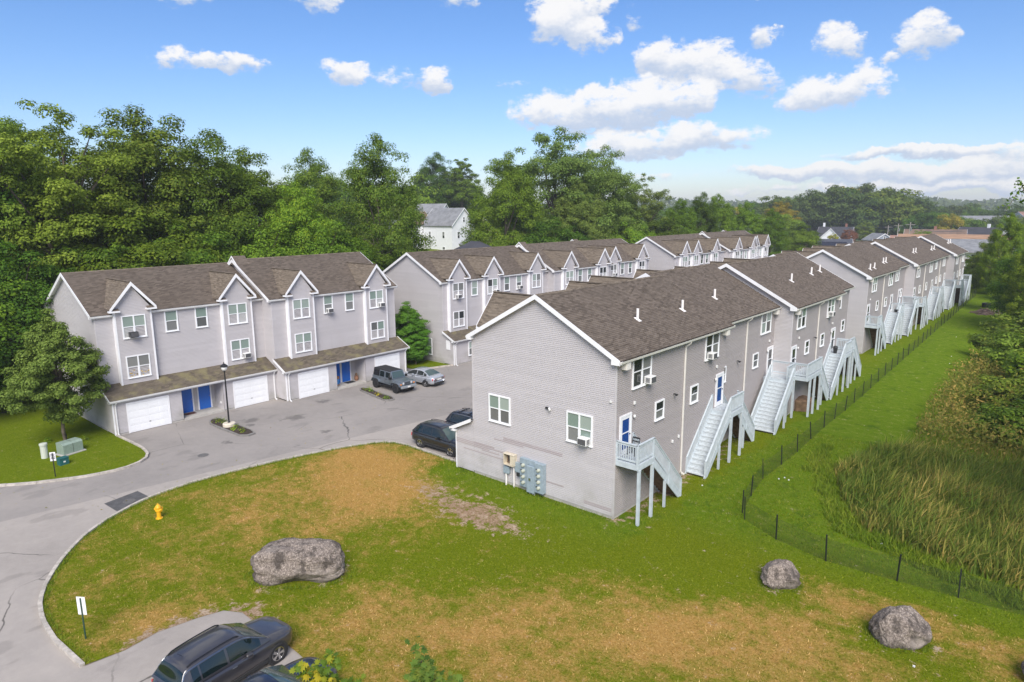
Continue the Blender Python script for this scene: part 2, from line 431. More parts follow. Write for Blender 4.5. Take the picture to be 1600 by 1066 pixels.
def asphalt_fn(t, b, out):
    P = t('ShaderNodeNewGeometry').outputs['Position']
    nb = t.noise(P, .16, 6, .6); nf = t.noise(P, 60, 2, .7); nm = t.noise(P, 2.2, 5, .7)
    c = t.ramp(t.math('ADD', t.math('MULTIPLY', nb, .7), t.math('MULTIPLY', nm, .3)), [(.33, (.26, .232, .21)), (.52, (.35, .313, .283)), (.68, (.42, .372, .33))])
    c = t.mix(t.sstep(nf, .35, .7), c, t.mix(.5, c, (.36, .34, .32)))
    # tarry cracks
    vo = t('ShaderNodeTexVoronoi', {'Vector': t.mix(.35, P, t('ShaderNodeTexNoise', {'Vector': P, 'Scale': .7, 'Detail': 4}).outputs[1]), 'Scale': .21}, feature='DISTANCE_TO_EDGE').outputs[0]
    cr = t.math('MULTIPLY', t.sstep(vo, .0045, .001), t.sstep(t.noise(P, .23, 2), .45, .6))
    c = t.mix(t.math('MULTIPLY', cr, .8), c, (.06, .055, .05))
    # oil and tyre stains
    sp = t.sstep(t.noise(t('ShaderNodeVectorMath', {0: P, 1: (1, .5, 1)}, operation='MULTIPLY').outputs[0], .75, 3, .5), .60, .68)
    c = t.mix(t.math('MULTIPLY', sp, .2), c, (.075, .07, .065))
    for ox_, oy_, r_ in ((-46.9,24.0,.75),(-44.9,26.6,.9),(-45.2,25.6,.35),(-47.1,30.5,.7),(-45.2,34.4,.5),(-45.8,23.4,.4),(-43.4,20.4,.5),(-40.2,26.1,.45),(-34.4,50.5,.9)):
        dd = t('ShaderNodeVectorMath', {0: P, 1: (ox_, oy_, 0)}, operation='DISTANCE').outputs['Value']
        dd = t.math('ADD', dd, t.math('MULTIPLY', t.math('SUBTRACT', nm, .5), 1.6))
        c = t.mix(t.math('MULTIPLY', t.sstep(dd, r_, r_*.35), .55), c, (.06, .055, .048))
    # the newer, greyer strip laid along the left side of the road
    sx = t('ShaderNodeSeparateXYZ', {0: P})
    ln = t.math('ADD', t.math('ADD', sx.outputs[0], t.math('MULTIPLY', sx.outputs[1], -.16)), 41.9)
    c = t.mix(t.math('MULTIPLY', t.sstep(ln, .05, -.05), .26), c, (.115, .115, .125))
    t.l.new(c, b.inputs['Base Color'])
    bn = t('ShaderNodeBump', {'Strength': .35, 'Distance': .008, 'Height': nf}); t.l.new(bn.outputs[0], b.inputs['Normal'])
ASPH = mat('worn_asphalt', rough=.92, spec=.2, fn=asphalt_fn)
PATCH = mat('new_asphalt_patch', (.085, .083, .085), .9, var=.2, vscale=3, bump=.4, bscale=60)

FAR = mat('far_ground', (.07, .10, .035), .95, var=.35, vscale=.05)
bp = []
def far_sheet():
    n = 48; rs = [0, 25, 50, 75, 100, 130, 160, 200, 260, 340, 450, 600, 800, 1100, 1500, 2200, 3200]
    mb = MB(); mb.v.append((0, 0, -.9))
    for r in rs[1:]:
        for k in range(n):
            a = 2*math.pi*k/n; x, y = r*math.cos(a), r*math.sin(a); mb.v.append((x, y, terrain_z(x, y)-.9 if r < 90 or x > -62 else terrain_z(x, y)-.12))
    for k in range(n): mb.f.append((0, 1+k, 1+(k+1) % n))
    for i in range(len(rs)-2):
        for k in range(n):
            a0 = 1+i*n+k; a1 = 1+i*n+(k+1) % n; mb.f.append((a0, a1, a1+n, a0+n))
    o = mb.build('ground', FAR, smooth=True); o['kind'] = 'structure'
far_sheet()
MB().box(-56, -21, -60, 185, -1.0, 0).box(-21, 30, -60, 11.6, -1.0, 0).build('road', ASPH)['kind'] = 'structure'

KERB = [(-24.9,5.9),(-27.4,5.72),(-29.2,5.82),(-30.6,6.12),(-31.7,6.55),(-32.9,7.2),(-34.2,8.05),(-35.6,9.2),(-36.7,10.6),(-37.4,11.9),(-37.9,13.1),
        (-38.15,14.6),(-38.2,16),(-38.05,17.6),(-37.8,19.1),(-37.5,20.7),(-37.1,22.4),(-36.6,24.1),(-36.1,25.4),(-35.6,26.5),(-35.1,27.2),(-34.4,27.7),(-33.5,27.9),(-32.2,27.88),(-30.2,27.86),(-28.1,27.84)]
LAWN = KERB + [(-28.0,28.6),(-22,28.6),(-22,176),(-60,176),(-60,200),(60,200),(60,-30),(12,-30),(12,10.6),(-8,10.7),(-14,10.75),(-17.5,11.0),(-19.2,11.1),(-21,11.2),(-22.6,11.1),(-23.7,11.1),(-24.4,10.7),(-24.7,9.8),(-24.95,8.4),(-24.75,7.2)]
def gs(x, y, cx, cy, rx, ry=None, a=0):
    ry = ry or rx; dx, dy = x-cx, y-cy; c, s = math.cos(R_(a)), math.sin(R_(a)); u, v = (dx*c+dy*s)/rx, (-dx*s+dy*c)/ry
    return math.exp(-(u*u+v*v))
def dryf(x, y):
    if x > 2 or y > 60: return -.4
    d = .24
    d += .75*gs(x, y, -32.5, 24.5, 4.5, 3.2) + .5*gs(x, y, -29, 22, 5, 3)+.35*gs(x, y, -30, 17, 6, 5)
    d += .65*gs(x, y, -8.5, 22.8, 5.5, 2.6, 20)+.55*gs(x, y, -3.2, 27.2, 6, 1.5, 4)+.45*gs(x, y, -12, 19, 6, 3, 30)+.38*gs(x, y, -17.5, 15.0, 4.5, 2.4)+.35*gs(x, y, -26, 8.3, 1.7, 4)
    d += .22*gs(x, y, -17, 12, 7, 2)
    d -= .5*gs(x, y, -17, 24.5, 4.2, 3.2)+.6*gs(x, y, -11.5, 26.5, 3.8, 4)+.35*gs(x, y, -20.5, 18.5, 3.0, 2.5)
    e = seg_dist(x, y, [(-28,27.3),(-16.8,27.3),(-16.8,60)], False)
    if x > -29: d -= .9*math.exp(-(e/2.0)**2)
    if x > -15: d -= .8*sm((y-28)/2.5)
    if x > -8.5 and y > 28.6: d -= .5
    d -= .7*(gs(x, y, -3.6, 25.6, 1.6)+.6*gs(x, y, -8.2, 26.6, 1.5)+.5*gs(x, y, -24.3, 13.9, 3, 2, 43))
    if y > 30: d -= .5
    return d
def dirtf(x, y):
    d = .15 + .72*gs(x, y, -24.1, 23.9, 3.9, 1.25, -2)+.35*gs(x, y, -21.9, 22.7, 3.0, .8, 8)-.5*gs(x, y, -24.6, 24.2, 1.1, .55)
    e = seg_dist(x, y, [(-24.75,7.2),(-24.95,8.4),(-24.7,9.8),(-24.2,10.9),(-22.6,11.1)], False)
    d += .55*math.exp(-(e/.5)**2) + .35*gs(x, y, -23.4, 11.7, .8, .5)
    e = seg_dist(x, y, [(-16.8,27.6),(-16.8,40),(-17.4,41),(-17.4,50),(-16.1,51),(-16.1,62)], False)
    if x > -17.5: d += .42*math.exp(-(e/.9)**2)
    for bx, by, r_ in ((-24.75,14.55,1.9),(-8.35,26.9,.85),(-3.65,25.85,1.05)):
        q = math.hypot(x-bx, y-by); d += .30*math.exp(-((q-r_)/.25)**2)
    if y > 34 or x > -8: d += .0
    return d
def lushf(x, y):
    return max(0, min(1, sm((y-27.5)/4) if x > -15 else sm((x+30)/2)*(math.exp(-((y-27.3)/2.2)**2)) ))
lz = lambda x, y: (lawn_z(x, y) if seg_dist(x, y, [(-24.75,7.2),(-24.95,8.4),(-24.7,9.8),(-24.4,10.7),(-23.7,11.1),(-19.2,11.5),(12,11.4)], False) > .25 else .012)
near = [(x*.5+random.uniform(-.1, .1), y*.5+random.uniform(-.1, .1)) for x in range(-76, 4) for y in range(12, 100)]
near = [p for p in near if inside(p[0], p[1], LAWN) and not (p[0] < -18 and p[1] > 28)]
sheet('lawn', LAWN, 4.0, lz, GRASS, dict(dry=dryf, dirt=dirtf, lush=lushf), extra=near)
KERB2 = [(-57,-9),(-52.8,-1),(-49.2,4.2),(-46.4,8.2),(-45.3,9.6),(-44.6,10.8),(-43.95,12.2),(-43.7,13.5),(-43.75,14.3),(-44.05,15.05),(-44.6,15.65),(-45.4,16.0),(-46.8,16.15),(-48.8,16.1),(-50.75,16.0)]
LAWN2 = KERB2 + [(-51.6,16.0),(-52.0,42.9),(-49.45,42.95),(-49.3,43.3),(-48.7,44.9),(-48.15,46.9),(-49.6,47.2),(-52,135),(-52,178),(-63,178),(-63,-30),(-60,-30)]
def dry2(x, y): return -.25+.75*gs(x, y, -45, 14.6, 1.6, 1.2)+.25*gs(x, y, -47, 10, 2, 3)
sheet('lawn', LAWN2, 2.5, lambda x, y: .05, GRASS, dict(dry=dry2, dirt=lambda x, y: .1+.5*gs(x, y, -52.4, 13.3, 1.3, .9), lush=lambda x, y: .35))
HILL = [(-62.9,-70),(-62.9,260),(-260,260),(-260,-70)]
sheet('hillside', HILL, 9, lambda x, y: terrain_z(x, y)+.05, GRASS, dict(dry=lambda x, y: -.1, dirt=lambda x, y: .2, lush=lambda x, y: .2))

def kerb(path, label_end='granite kerb', wdt=.16, h=.13, blk=1.6):
    """row of kerb stones along a path, one mesh each"""
    root = None
    # resample
    pts = [Vector(p) for p in path]; seg = []; acc = [0]
    for i in range(len(pts)-1): acc.append(acc[-1]+(pts[i+1]-pts[i]).length)
    def at(s):
        for i in range(len(pts)-1):
            if s <= acc[i+1] or i == len(pts)-2:
                return pts[i].lerp(pts[i+1], (s-acc[i])/(acc[i+1]-acc[i]))
    n = max(1, round(acc[-1]/blk))
    return [(at(acc[-1]*i/n), at(acc[-1]*(i+.5)/n), at(acc[-1]*(i+1)/n)) for i in range(n)], wdt, h
def build_kerb(path, label, inner=1):
    root = thing('kerb', label, 'kerb', (path[0][0], path[0][1], 0))
    blocks, wd, h = kerb(path)
    for a, mdl, b in blocks:
        mb = MB(); g = .008
        P = [a.lerp(b, g/1.6), mdl, b.lerp(a, g/1.6)]
        L, Rr = [], []
        for i, p in enumerate(P):
            d = (P[min(i+1, 2)]-P[max(i-1, 0)]).normalized(); nrm = Vector((-d.y, d.x))
            L.append(p+nrm*wd*.5); Rr.append(p-nrm*wd*.5)
        o = Vector(path[0]); hh = h+random.uniform(-.008, .008)
        for i in range(2):
            q = [Rr[i]-o, Rr[i+1]-o, L[i+1]-o, L[i]-o]
            mb.hexa([(p.x, p.y, -.1) for p in q]+[(p.x, p.y, hh) for p in q])
        mb.build('kerbstone', KERBM, root)
build_kerb(KERB, 'long curved pale granite kerb round the boulder lawn')
build_kerb(KERB2, 'granite kerb round the lawn with the young tree and green cabinets')
build_kerb([(-49.5,42.95),(-49.3,43.3),(-48.7,44.9),(-48.15,46.75)], 'short kerb by the grass strip behind the silver saloon')
mb = MB().hexa([(-39.1,11.3,.0),(-37.3,11.4,.0),(-37.6,13.3,.0),(-39.5,13.15,.0),(-39.1,11.3,.004),(-37.3,11.4,.004),(-37.6,13.3,.004),(-39.5,13.15,.004)])
mb.build('asphalt_patch', PATCH)['kind'] = 'structure'
IRON = mat('cast_iron', (.12, .115, .11), .6, var=.3, vscale=12)
for i, (x, y, r, lb) in enumerate([(-38.4,12.3,.31,'round iron manhole cover in the dark asphalt patch by the hydrant'),(-42.3,18.2,.34,'round iron manhole cover in the road in front of the lamp post island')]):
    mb = MB().lathe([(r,.0),(r,.008),(r-.03,.012),(r-.05,.009),(0.02,.009)], n=20)
    tag(mb.build('manhole_cover', IRON, loc=(x, y, .002)), lb, 'manhole cover', 'manhole covers in the road')
# ------------------------------------------------------------------ townhouses
ZW = 8.45; SL = .54; ZB = 3.42        # eave wall top, roof slope, top of the porch roof at the wall
PANE_MESH = {}
def pane_mesh(w, h):
    k = (round(w, 2), round(h, 2))
    if k not in PANE_MESH:
        me = bpy.data.meshes.new('pane'); a, b = w/2, h/2
        me.from_pydata([(0,-a,-b),(0,a,-b),(0,a,b),(0,-a,b)], [], [(0,1,2,3)]); me.update(); me.materials.append(PANE_DARK)
        PANE_MESH[k] = me
    return PANE_MESH[k]
WIN_MESH = {}
def window(root, x, y, z0, wd, ht, d='+x', double=True, style=None, label=None, parent_off=(0,0,0)):
    """wall window: frame mesh with sash rails, one pane per sash. d = facing direction; (x, y) is the centre of its foot on the wall"""
    k = (round(wd, 2), round(ht, 2), double)
    n = 2 if double else 1
    f = .075; cw = (wd-f*2-(.09 if double else 0))/n; mid = .05
    if k not in WIN_MESH:
        mb = MB(); a = wd/2; D = .07
        mb.box(-.02, D, -a, a, 0, f).box(-.02, D, -a, a, ht-f, ht).box(-.02, D, -a, -a+f, f, ht-f).box(-.02, D, a-f, a, f, ht-f)
        if double: mb.box(-.02, D-.005, -.045, .045, f, ht-f)
        for i in range(n):
            y0 = -a+f+i*(cw+.09)
            mb.box(-.02, D-.012, y0, y0+cw, ht/2-mid/2, ht/2+mid/2)
            mb.box(-.02, D-.02, y0, y0+.03, f, ht/2-mid/2).box(-.02, D-.02, y0+cw-.03, y0+cw, f, ht/2-mid/2)
        mb.box(-.02, D+.03, -a-.02, a+.02, -.035, -.002)
        o = mb.build('window', FRAME); WIN_MESH[k] = o.data; bpy.data.objects.remove(o)
    o = bpy.data.objects.new('window', WIN_MESH[k]); COL.objects.link(o); o.parent = root; o.location = (x, y, z0)
    ang = {'+x': 0, '-y': -math.pi/2, '-x': math.pi, '+y': math.pi/2}[d]
    o.rotation_euler = (0, 0, ang)
    if label: o['label'] = label
    for i in range(n):
        yc = -wd/2+f+i*(cw+.09)+cw/2
        for j in range(2):
            h = ht/2-mid/2-f
            p = bpy.data.objects.new('pane', pane_mesh(cw, h)); COL.objects.link(p); p.parent = o
            p.location = (.018 if j == 0 else .030, yc, f+h/2 if j == 0 else ht-f-h/2)
            if style: mt = style[(1-j)*n+i]
            else: mt = random.choice([PANE_BLIND, PANE_BLIND, PANE_GREY, PANE_DARK] if j else [PANE_GREY, PANE_GREY, PANE_DARK, PANE_BLIND])
            p.material_slots[0].link = 'OBJECT'; p.material_slots[0].material = mt
    return o
B_, G_, D_ = PANE_BLIND, PANE_GREY, PANE_DARK

def ac_unit(x, y, z, d='+x', label='', grp='window air conditioners'):
    t = thing('air_conditioner', label, 'air conditioner', (x, y, z), {'+x': 0, '-y': -math.pi/2}[d], grp)
    if 'ac' not in CH:
        b = MB().box(.0, .42, -.27, .27, 0, .38).build('housing', ACW, t, bevel=.02)
        g = MB()
        for i in range(7): g.box(.42, .432, -.23, .23, .05+i*.042, .05+i*.042+.022)
        g.box(.415, .424, -.24, .24, .035, .34)
        gg = g.build('grille', ACG, t)
        s = MB()
        for i in range(6): s.box(.1, .34, -.283, -.268, .07+i*.045, .092+i*.045).box(.1, .34, .268, .283, .07+i*.045, .092+i*.045)
        ss = s.build('side_vent', ACG, t)
        CH['ac'] = (b, gg, ss)
    else:
        for s_ in CH['ac']:
            c = s_.copy(); COL.objects.link(c); c.parent = t
    return t

def wall_rect(mb, x0, y0, x1, y1, z0, z1, nrm, n=None, step=.022):
    n = n or max(1, round((z1-z0)/.102))
    mb.lap((x0,y0,z0), (x1,y1,z0), (x1,y1,z1), (x0,y0,z1), n, step, nrm, True)

def downspout(root, x, y, ztop, zbot, out, mt=CREAM, off=.30):
    """down pipe with swan neck; out is the outward direction (+1/-1 in x)"""
    mb = MB(); a, b = x+out*off, x+out*.06
    mb.bar((a, y, ztop), (a-out*.03, y, ztop-.12), .08, .07, (0,1,0)).bar((a-out*.02, y, ztop-.10), (b, y, ztop-.34), .08, .07, (0,1,0))
    mb.bar((b, y, ztop-.30), (b, y, zbot), .085, .065, (0,1,0)).bar((b, y, zbot+.04), (b+out*.25, y, zbot-.03), .085, .065, (0,1,0))
    return mb.build('downspout', mt, root)

def section(root, ox, oy, s, xf, xr, y0, y1, bays=(), singles=(), near_gable=True, far_gable=True, porch=1.5, dz=0., cap=False,
            sid=SIDING, rear=SIDING_WARM, porch_open=None, porch_near=True, nroof=40, garage=(), top_label=None, styles=None, porch_wall=True, gable_mat=None):
    """one townhouse section. s = +1 when the street front looks towards +x. Coordinates are world metres, made local to root."""
    T = Matrix.Translation((-ox, -oy, 0))
    M = lambda: MB(T)
    xm = (xf+xr)/2; hw = abs(xf-xr)/2; zw = ZW+dz; zr = zw+SL*hw
    # ---- walls
    fx = lambda u: xf+s*u
    mb = M(); wall_rect(mb, xf, y0, xf, y1, ZB-.3 if porch else .1, zw, (s,0,0))
    mb.build('wall', sid, root)
    mb = M(); wall_rect(mb, xr, y0, xr, y1, .22, zw, (-s,0,0))
    mb.build('wall', rear, root)
    for yy, on, ny in ((y0, near_gable, -1), (y1-.03 if far_gable == 'inset' else y1, far_gable, 1)):
        if not on: continue
        mb = M(); wall_rect(mb, xr, yy, xf, yy, .22, zw, (0,ny,0))
        n = max(1, round((zr-zw)/.102))
        mb.lap((xr,yy,zw), (xf,yy,zw), (xm,yy,zr-.02), (xm,yy,zr-.02), n, .022, (0,ny,0), True)
        if porch and ny < 0 and porch_near:
            px = fx(porch)
            wall_rect(mb, xf, yy, px, yy, .12, 2.5, (0,ny,0))
            mb.lap((xf,yy,2.5), (px,yy,2.5), (fx(porch-.05),yy,2.56), (xf,yy,ZB-.08), 9, .022, (0,ny,0), True)
        mb.build('wall', gable_mat or sid, root)
    # foundation strip
    mb = M().box(min(xf,xr)+.01, max(xf,xr)-.01, y0+.012, y1-.012, -.25, .24)
    mb.build('foundation', CONC, root)
    # corner boards
    for cx, o_ in ((xr, -s), (xf, s)):
        z0 = .15 if cx == xr else (ZB if porch else .15)
        M().box(cx+o_*.032, cx-o_*.05, y0-.032, y0+.05, z0, zw-.02).build('corner_board', sid, root)
        if far_gable and far_gable != 'inset': M().box(cx+o_*.032, cx-o_*.05, y1-.05, y1+.032, z0, zw-.02).build('corner_board', sid, root)
    # ---- roof
    oh, ye0, ye1 = .33, y0-.28, y1+(.28 if far_gable is not False and far_gable != 'inset' else .34)
    for side, xe in ((s, xf), (-s, xr)):
        oh = .16 if side == s and bays else .33
        xo = xe+side*oh; ze = zw+.06-SL*oh
        if side == s:
            nn, st = nroof, .018
        else: nn, st = nroof, .018
        A, B, C_, D_2 = (xo,ye0,ze+.06), (xo,ye1,ze+.06), (xm,ye1,zr+.13), (xm,ye0,zr+.13)
        mb = M(); mb.lap(A, B, C_, D_2, nn, st, (side*.475, 0, .88))
        # underside and edge thickness
        mb.quad((xo,ye0,ze-.02),(xo,ye1,ze-.02),(xm,ye1,zr+.05),(xm,ye0,zr+.05))
        mb.quad((xo,ye0,ze-.02),(xo,ye1,ze-.02),(xo,ye1,ze+.06),(xo,ye0,ze+.06))
        mb.quad((xo,ye0,ze-.02),(xm,ye0,zr+.05),(xm,ye0,zr+.13),(xo,ye0,ze+.06))
        mb.quad((xo,ye1,ze-.02),(xm,ye1,zr+.05),(xm,ye1,zr+.13),(xo,ye1,ze+.06))
        mb.build('roof', SHINGLE, root)
    mb = M()
    nrc = int((ye1-ye0)/.3)
    for i in range(nrc):
        a = ye0+(ye1-ye0)*i/nrc; b = a+(ye1-ye0)/nrc+.01; h = .012*(i % 2)
        for q in (1, -1): mb.quad((xm,a,zr+.155+.012),(xm+q*.15,a,zr+.155-.07),(xm+q*.15,b,zr+.155-.08),(xm,b,zr+.155))
    mb.build('ridge_cap', SHINGLE_L, root)
    # rakes, cornice boxes, fascia, soffit
    ends = [ye0]+([ye1] if far_gable is not False and far_gable != 'inset' else [])
    for ye in ends:
        mb = M()
        for side, xe in ((1, max(xf, xr)), (-1, min(xf, xr))):
            oh = .16 if side == s and bays else .33
            xo = xe+side*(oh+.02); zo = zw+.06-SL*oh
            q = 1 if ye == ye0 else -1; t0, t1 = ye-.03*q, ye
            lo, hi = sorted((t0, t1))
            mb.hexa([(xo,lo,zo-.17),(xm,lo,zr-.10),(xm,hi,zr-.10),(xo,hi,zo-.17),(xo,lo,zo+.085),(xm,lo,zr+.155),(xm,hi,zr+.155),(xo,hi,zo+.085)])
            # soffit strip between rake and wall
            wy = y0 if ye == ye0 else y1
            mb.quad((xo,ye,zo-.10),(xo,wy,zo-.10),(xm,wy,zr-.03),(xm,ye,zr-.03))
            # cornice return
            z1 = zw-.02-.0; zb = zo-.16
            tc_ = t0+.005*q
            mb.add([(xo,tc_,zb),(xe-side*.14,tc_,zb),(xe-side*.14,tc_,zw+.10),(xo,tc_,zo),(xo,wy,zb),(xe-side*.14,wy,zb),(xe-side*.14,wy,zw+.10),(xo,wy,zo)],
                   [(0,1,2,3),(4,7,6,5),(0,4,5,1),(1,5,6,2),(3,2,6,7),(0,3,7,4)])
        mb.build('rake_board', TRIM, root)
    for side, xe in ((s, xf), (-s, xr)):
        oh = .16 if side == s and bays else .33
        xo = xe+side*oh; zo = zw+.06-SL*oh
        mb = M().box(xe+side*.02, xo-side*.02, y0, y1, zo-.13, zo-.10)      # soffit
        mb.box(xo-side*.02, xo, ye0+.03, ye1-.02, zo-.15, zo+.03)
        # gutter: open trough
        g0, g1 = xo+side*.003, xo+side*.12
        mb.add([(g0,ye0,zo-.09),(g1-side*.03,ye0,zo-.09),(g1,ye0,zo+.03),(g0,ye1,zo-.09),(g1-side*.03,ye1,zo-.09),(g1,ye1,zo+.03),(g1-side*.012,ye0,zo+.03),(g1-side*.012,ye1,zo+.03),(g0,ye0,zo+.03),(g0,ye1,zo+.03)],
               [(0,1,4,3),(1,2,5,4),(2,6,7,5),(0,1,2,8),(3,4,5,9)])
        mb.build('gutter', GUTTER if side == s or s > 0 else CREAM, root)
    if cap:   # raised gable strip where the section steps up
        c0, c1, cwid, ch = ye0-.01, y0+.9, .85, .30
        mb = M().add([(xm-cwid,c0,zr+.13-SL*cwid+.01),(xm,c0,zr+.13+ch),(xm+cwid,c0,zr+.13-SL*cwid+.01),(xm-cwid,c1,zr+.13-SL*cwid+.01),(xm,c1,zr+.13+ch),(xm+cwid,c1,zr+.13-SL*cwid+.01)],
                     [(0,1,4,3),(1,2,5,4),(3,4,5),(0,2,1)])
        mb.build('raised_roof_strip', SHINGLE, root)
        mb = M()
        for q in (1, -1):
            mb.hexa([(xm,c0-.03,zr+.08+ch-.06),(xm+q*cwid*1.05,c0-.03,zr+.13-SL*cwid-.14),(xm+q*cwid*1.05,c0-.002,zr+.13-SL*cwid-.14),(xm,c0-.002,zr+.08+ch-.06),
                     (xm,c0-.03,zr+.16+ch),(xm+q*cwid*1.05,c0-.03,zr+.13-SL*cwid+.03),(xm+q*cwid*1.05,c0-.002,zr+.13-SL*cwid+.03),(xm,c0-.002,zr+.16+ch)])
        mb.build('rake_board', TRIM, root)
    # ---- front bays with dormers
    for bc in bays:
        hb = 1.22; pr = .34; zt = zw-.12
        mb = M(); wall_rect(mb, fx(pr), bc-hb, fx(pr), bc+hb, ZB-.22, 8.85+dz, (s,0,0))
        zd = 8.85+dz; pk = 10.5+dz
        mb.lap((fx(pr),bc-hb,zd), (fx(pr),bc+hb,zd), (fx(pr),bc,pk), (fx(pr),bc,pk), 15, .022, (s,0,0), True)
        for q in (-1, 1): mb.quad((fx(pr),bc+q*hb,ZB-.2),(fx(0),bc+q*hb,ZB-.2),(fx(0),bc+q*hb,zd),(fx(pr),bc+q*hb,zd)).quad((fx(.0),bc+q*hb,zw-.2),(fx(-.9),bc+q*hb,zw+.3),(fx(-.9),bc+q*hb,zd+.0),(fx(0),bc+q*hb,zd))
        mb.build('bay_wall', sid, root)
        for q in (-1, 1): M().box(fx(.02), fx(pr+.04), bc+q*(hb+.0)-.06, bc+q*(hb+.0)+.06, ZB-.15, zd-.06).build('corner_board', TRIM, root)
        # dormer roof
        of, ho = .62, hb+.32; zde = zd-.02; zdr = pk+.20; sl = (zdr-zde)/ho
        ur = -(zdr-(zw+.12))/SL; ue = -(zde-(zw+.12))/SL
        for q in (-1, 1):
            mb = M(); mb.lap((fx(of),bc+q*ho,zde), (fx(ue-.05),bc+q*ho,zde), (fx(ur-.1),bc,zdr), (fx(of),bc,zdr), 13, .013, (0, q*.7, .7))
            mb.quad((fx(of),bc+q*ho,zde-.07),(fx(ue),bc+q*ho,zde-.07),(fx(ur),bc,zdr-.08),(fx(of),bc,zdr-.08))
            mb.build('dormer_roof', SHINGLE_L, root)
        mb = M().bar((fx(of),bc,zdr+.02), (fx(ur-.08),bc,zdr+.02), .2, .04); mb.build('ridge_cap', SHINGLE_L, root)
        for q in (-1, 1):
            mb = M()
            a = fx(of); b = fx(of+.03)
            mb.hexa([(a,bc,zdr-.26),(a,bc+q*(ho+.03),zde-.20),(b,bc+q*(ho+.03),zde-.20),(b,bc,zdr-.26),(a,bc,zdr+.03),(a,bc+q*(ho+.03),zde+.03),(b,bc+q*(ho+.03),zde+.03),(b,bc,zdr+.03)])
            mb.quad((fx(pr),bc+q*ho,zde-.12),(a,bc+q*ho,zde-.12),(a,bc,zdr-.2),(fx(pr),bc,zdr-.2))
            # cornice return with its own little roof
            mb.box(fx(pr-.1), fx(of+.035), bc+q*(hb-.32), bc+q*(ho+.05), zde-.22, zde-.10)
            mb.build('rake_board', TRIM, root)
        for q in (-1, 1): mb = M(); mb.add([(fx(of),bc+q*(hb-.30),zde-.098),(fx(of),bc+q*(hb+.12),zde-.098),(fx(pr),bc+q*(hb-.30),zde+.06),(fx(pr),bc+q*(hb+.12),zde+.06),(fx(of),bc+q*(hb+.12),zde-.03)], [(0,1,3,2),(0,1,4)]); mb.build('return_roof', SHINGLE, root)
    # ---- porch
    if porch:
        px = fx(porch); ge = fx(porch+.25); gz = 2.60
        mb = M(); mb.lap((ge,y0-.22,gz),(ge,y1+(.0 if far_gable == 'inset' else .22),gz),(fx(-.0),y1+(.0 if far_gable == 'inset' else .22),ZB+.04),(fx(0),y0-.22,ZB+.04),13,.012,(s*.42,0,.9))
        mb.quad((ge,y0-.2,gz-.06),(ge,y1,gz-.06),(fx(0),y1,ZB-.06),(fx(0),y0-.2,ZB-.06))
        mb.build('porch_roof', SHINGLE_M, root)
        mb = M(); z_ = gz
        mb.hexa([(ge,y0-.25,gz-.16),(fx(0.03),y0-.25,ZB-.14),(fx(.03),y0-.215,ZB-.14),(ge,y0-.215,gz-.16),(ge,y0-.25,gz+.05),(fx(.03),y0-.25,ZB+.07),(fx(.03),y0-.215,ZB+.07),(ge,y0-.215,gz+.05)])
        if far_gable != 'inset': mb.hexa([(ge,y1+.215,gz-.16),(fx(0.03),y1+.215,ZB-.14),(fx(.03),y1+.25,ZB-.14),(ge,y1+.25,gz-.16),(ge,y1+.215,gz+.05),(fx(.03),y1+.215,ZB+.07),(fx(.03),y1+.25,ZB+.07),(ge,y1+.25,gz+.05)])
        mb.box(fx(porch-.12), ge, y0-.25, y1, gz-.17, gz-.05)
        mb.build('porch_soffit', TRIM, root)
        g0, g1 = ge+s*.003, ge+s*.12; yy0, yy1 = y0-.24, y1+(-.05 if far_gable == 'inset' else .24); zo = gz
        mb = M().add([(g0,yy0,zo-.09),(g1-s*.03,yy0,zo-.09),(g1,yy0,zo+.03),(g0,yy1,zo-.09),(g1-s*.03,yy1,zo-.09),(g1,yy1,zo+.03),(g1-s*.012,yy0,zo+.03),(g1-s*.012,yy1,zo+.03),(g0,yy0,zo+.03),(g0,yy1,zo+.03)],
               [(0,1,4,3),(1,2,5,4),(2,6,7,5),(0,1,2,8),(3,4,5,9)])
        mb.build('gutter', GUTTER, root)
        if porch_wall:
            segs = [(y0, y1)]
            if porch_open: segs = [(y0, porch_open[0]), (porch_open[1], y1)]
            for a, b in segs:
                mb = M(); wall_rect(mb, px, a, px, b, .14, 2.5, (s,0,0)); mb.build('wall', sid, root)
            if far_gable != 'inset': mb = M(); wall_rect(mb, xf, y1, px, y1, .12, 2.5, (0,1,0)); mb.build('wall', sid, root)
            mb = M().box(min(px, fx(porch-.2))+.02*(s<0), max(px, fx(porch-.2))-.02*(s>0), y0+.02, y1-.02, -.2, .15) if not porch_open else M()
            if porch_open:
                for a, b in segs: mb.box(fx(porch-.25), fx(porch-.012), a+.02, b-.02, -.2, .15)
            mb.build('foundation', CONC, root)
            mb = M(); mb.box(fx(porch+.026), fx(porch-.06), y0-.026, y0+.06, .05, 2.45)
            mb.build('corner_board', TRIM, root)
        if porch_open:
            a, b = porch_open
            mb = M()
            wall_rect(mb, px, a, xf, a, .1, 2.6, (0,1,0)); wall_rect(mb, px, b, xf, b, .1, 2.6, (0,-1,0)); wall_rect(mb, fx(.02), a, fx(.02), b, .1, 3.1, (s,0,0))
            mb.build('recess_wall', sid, root)
            M().box(fx(.0), fx(porch+.08), a+.02, b-.02, -.1, .14).build('entry_slab', CONC, root)
            M().box(fx(porch-.14), fx(porch+.02), a-.1, b+.1, 2.36, 2.50).build('header_beam', TRIM, root)
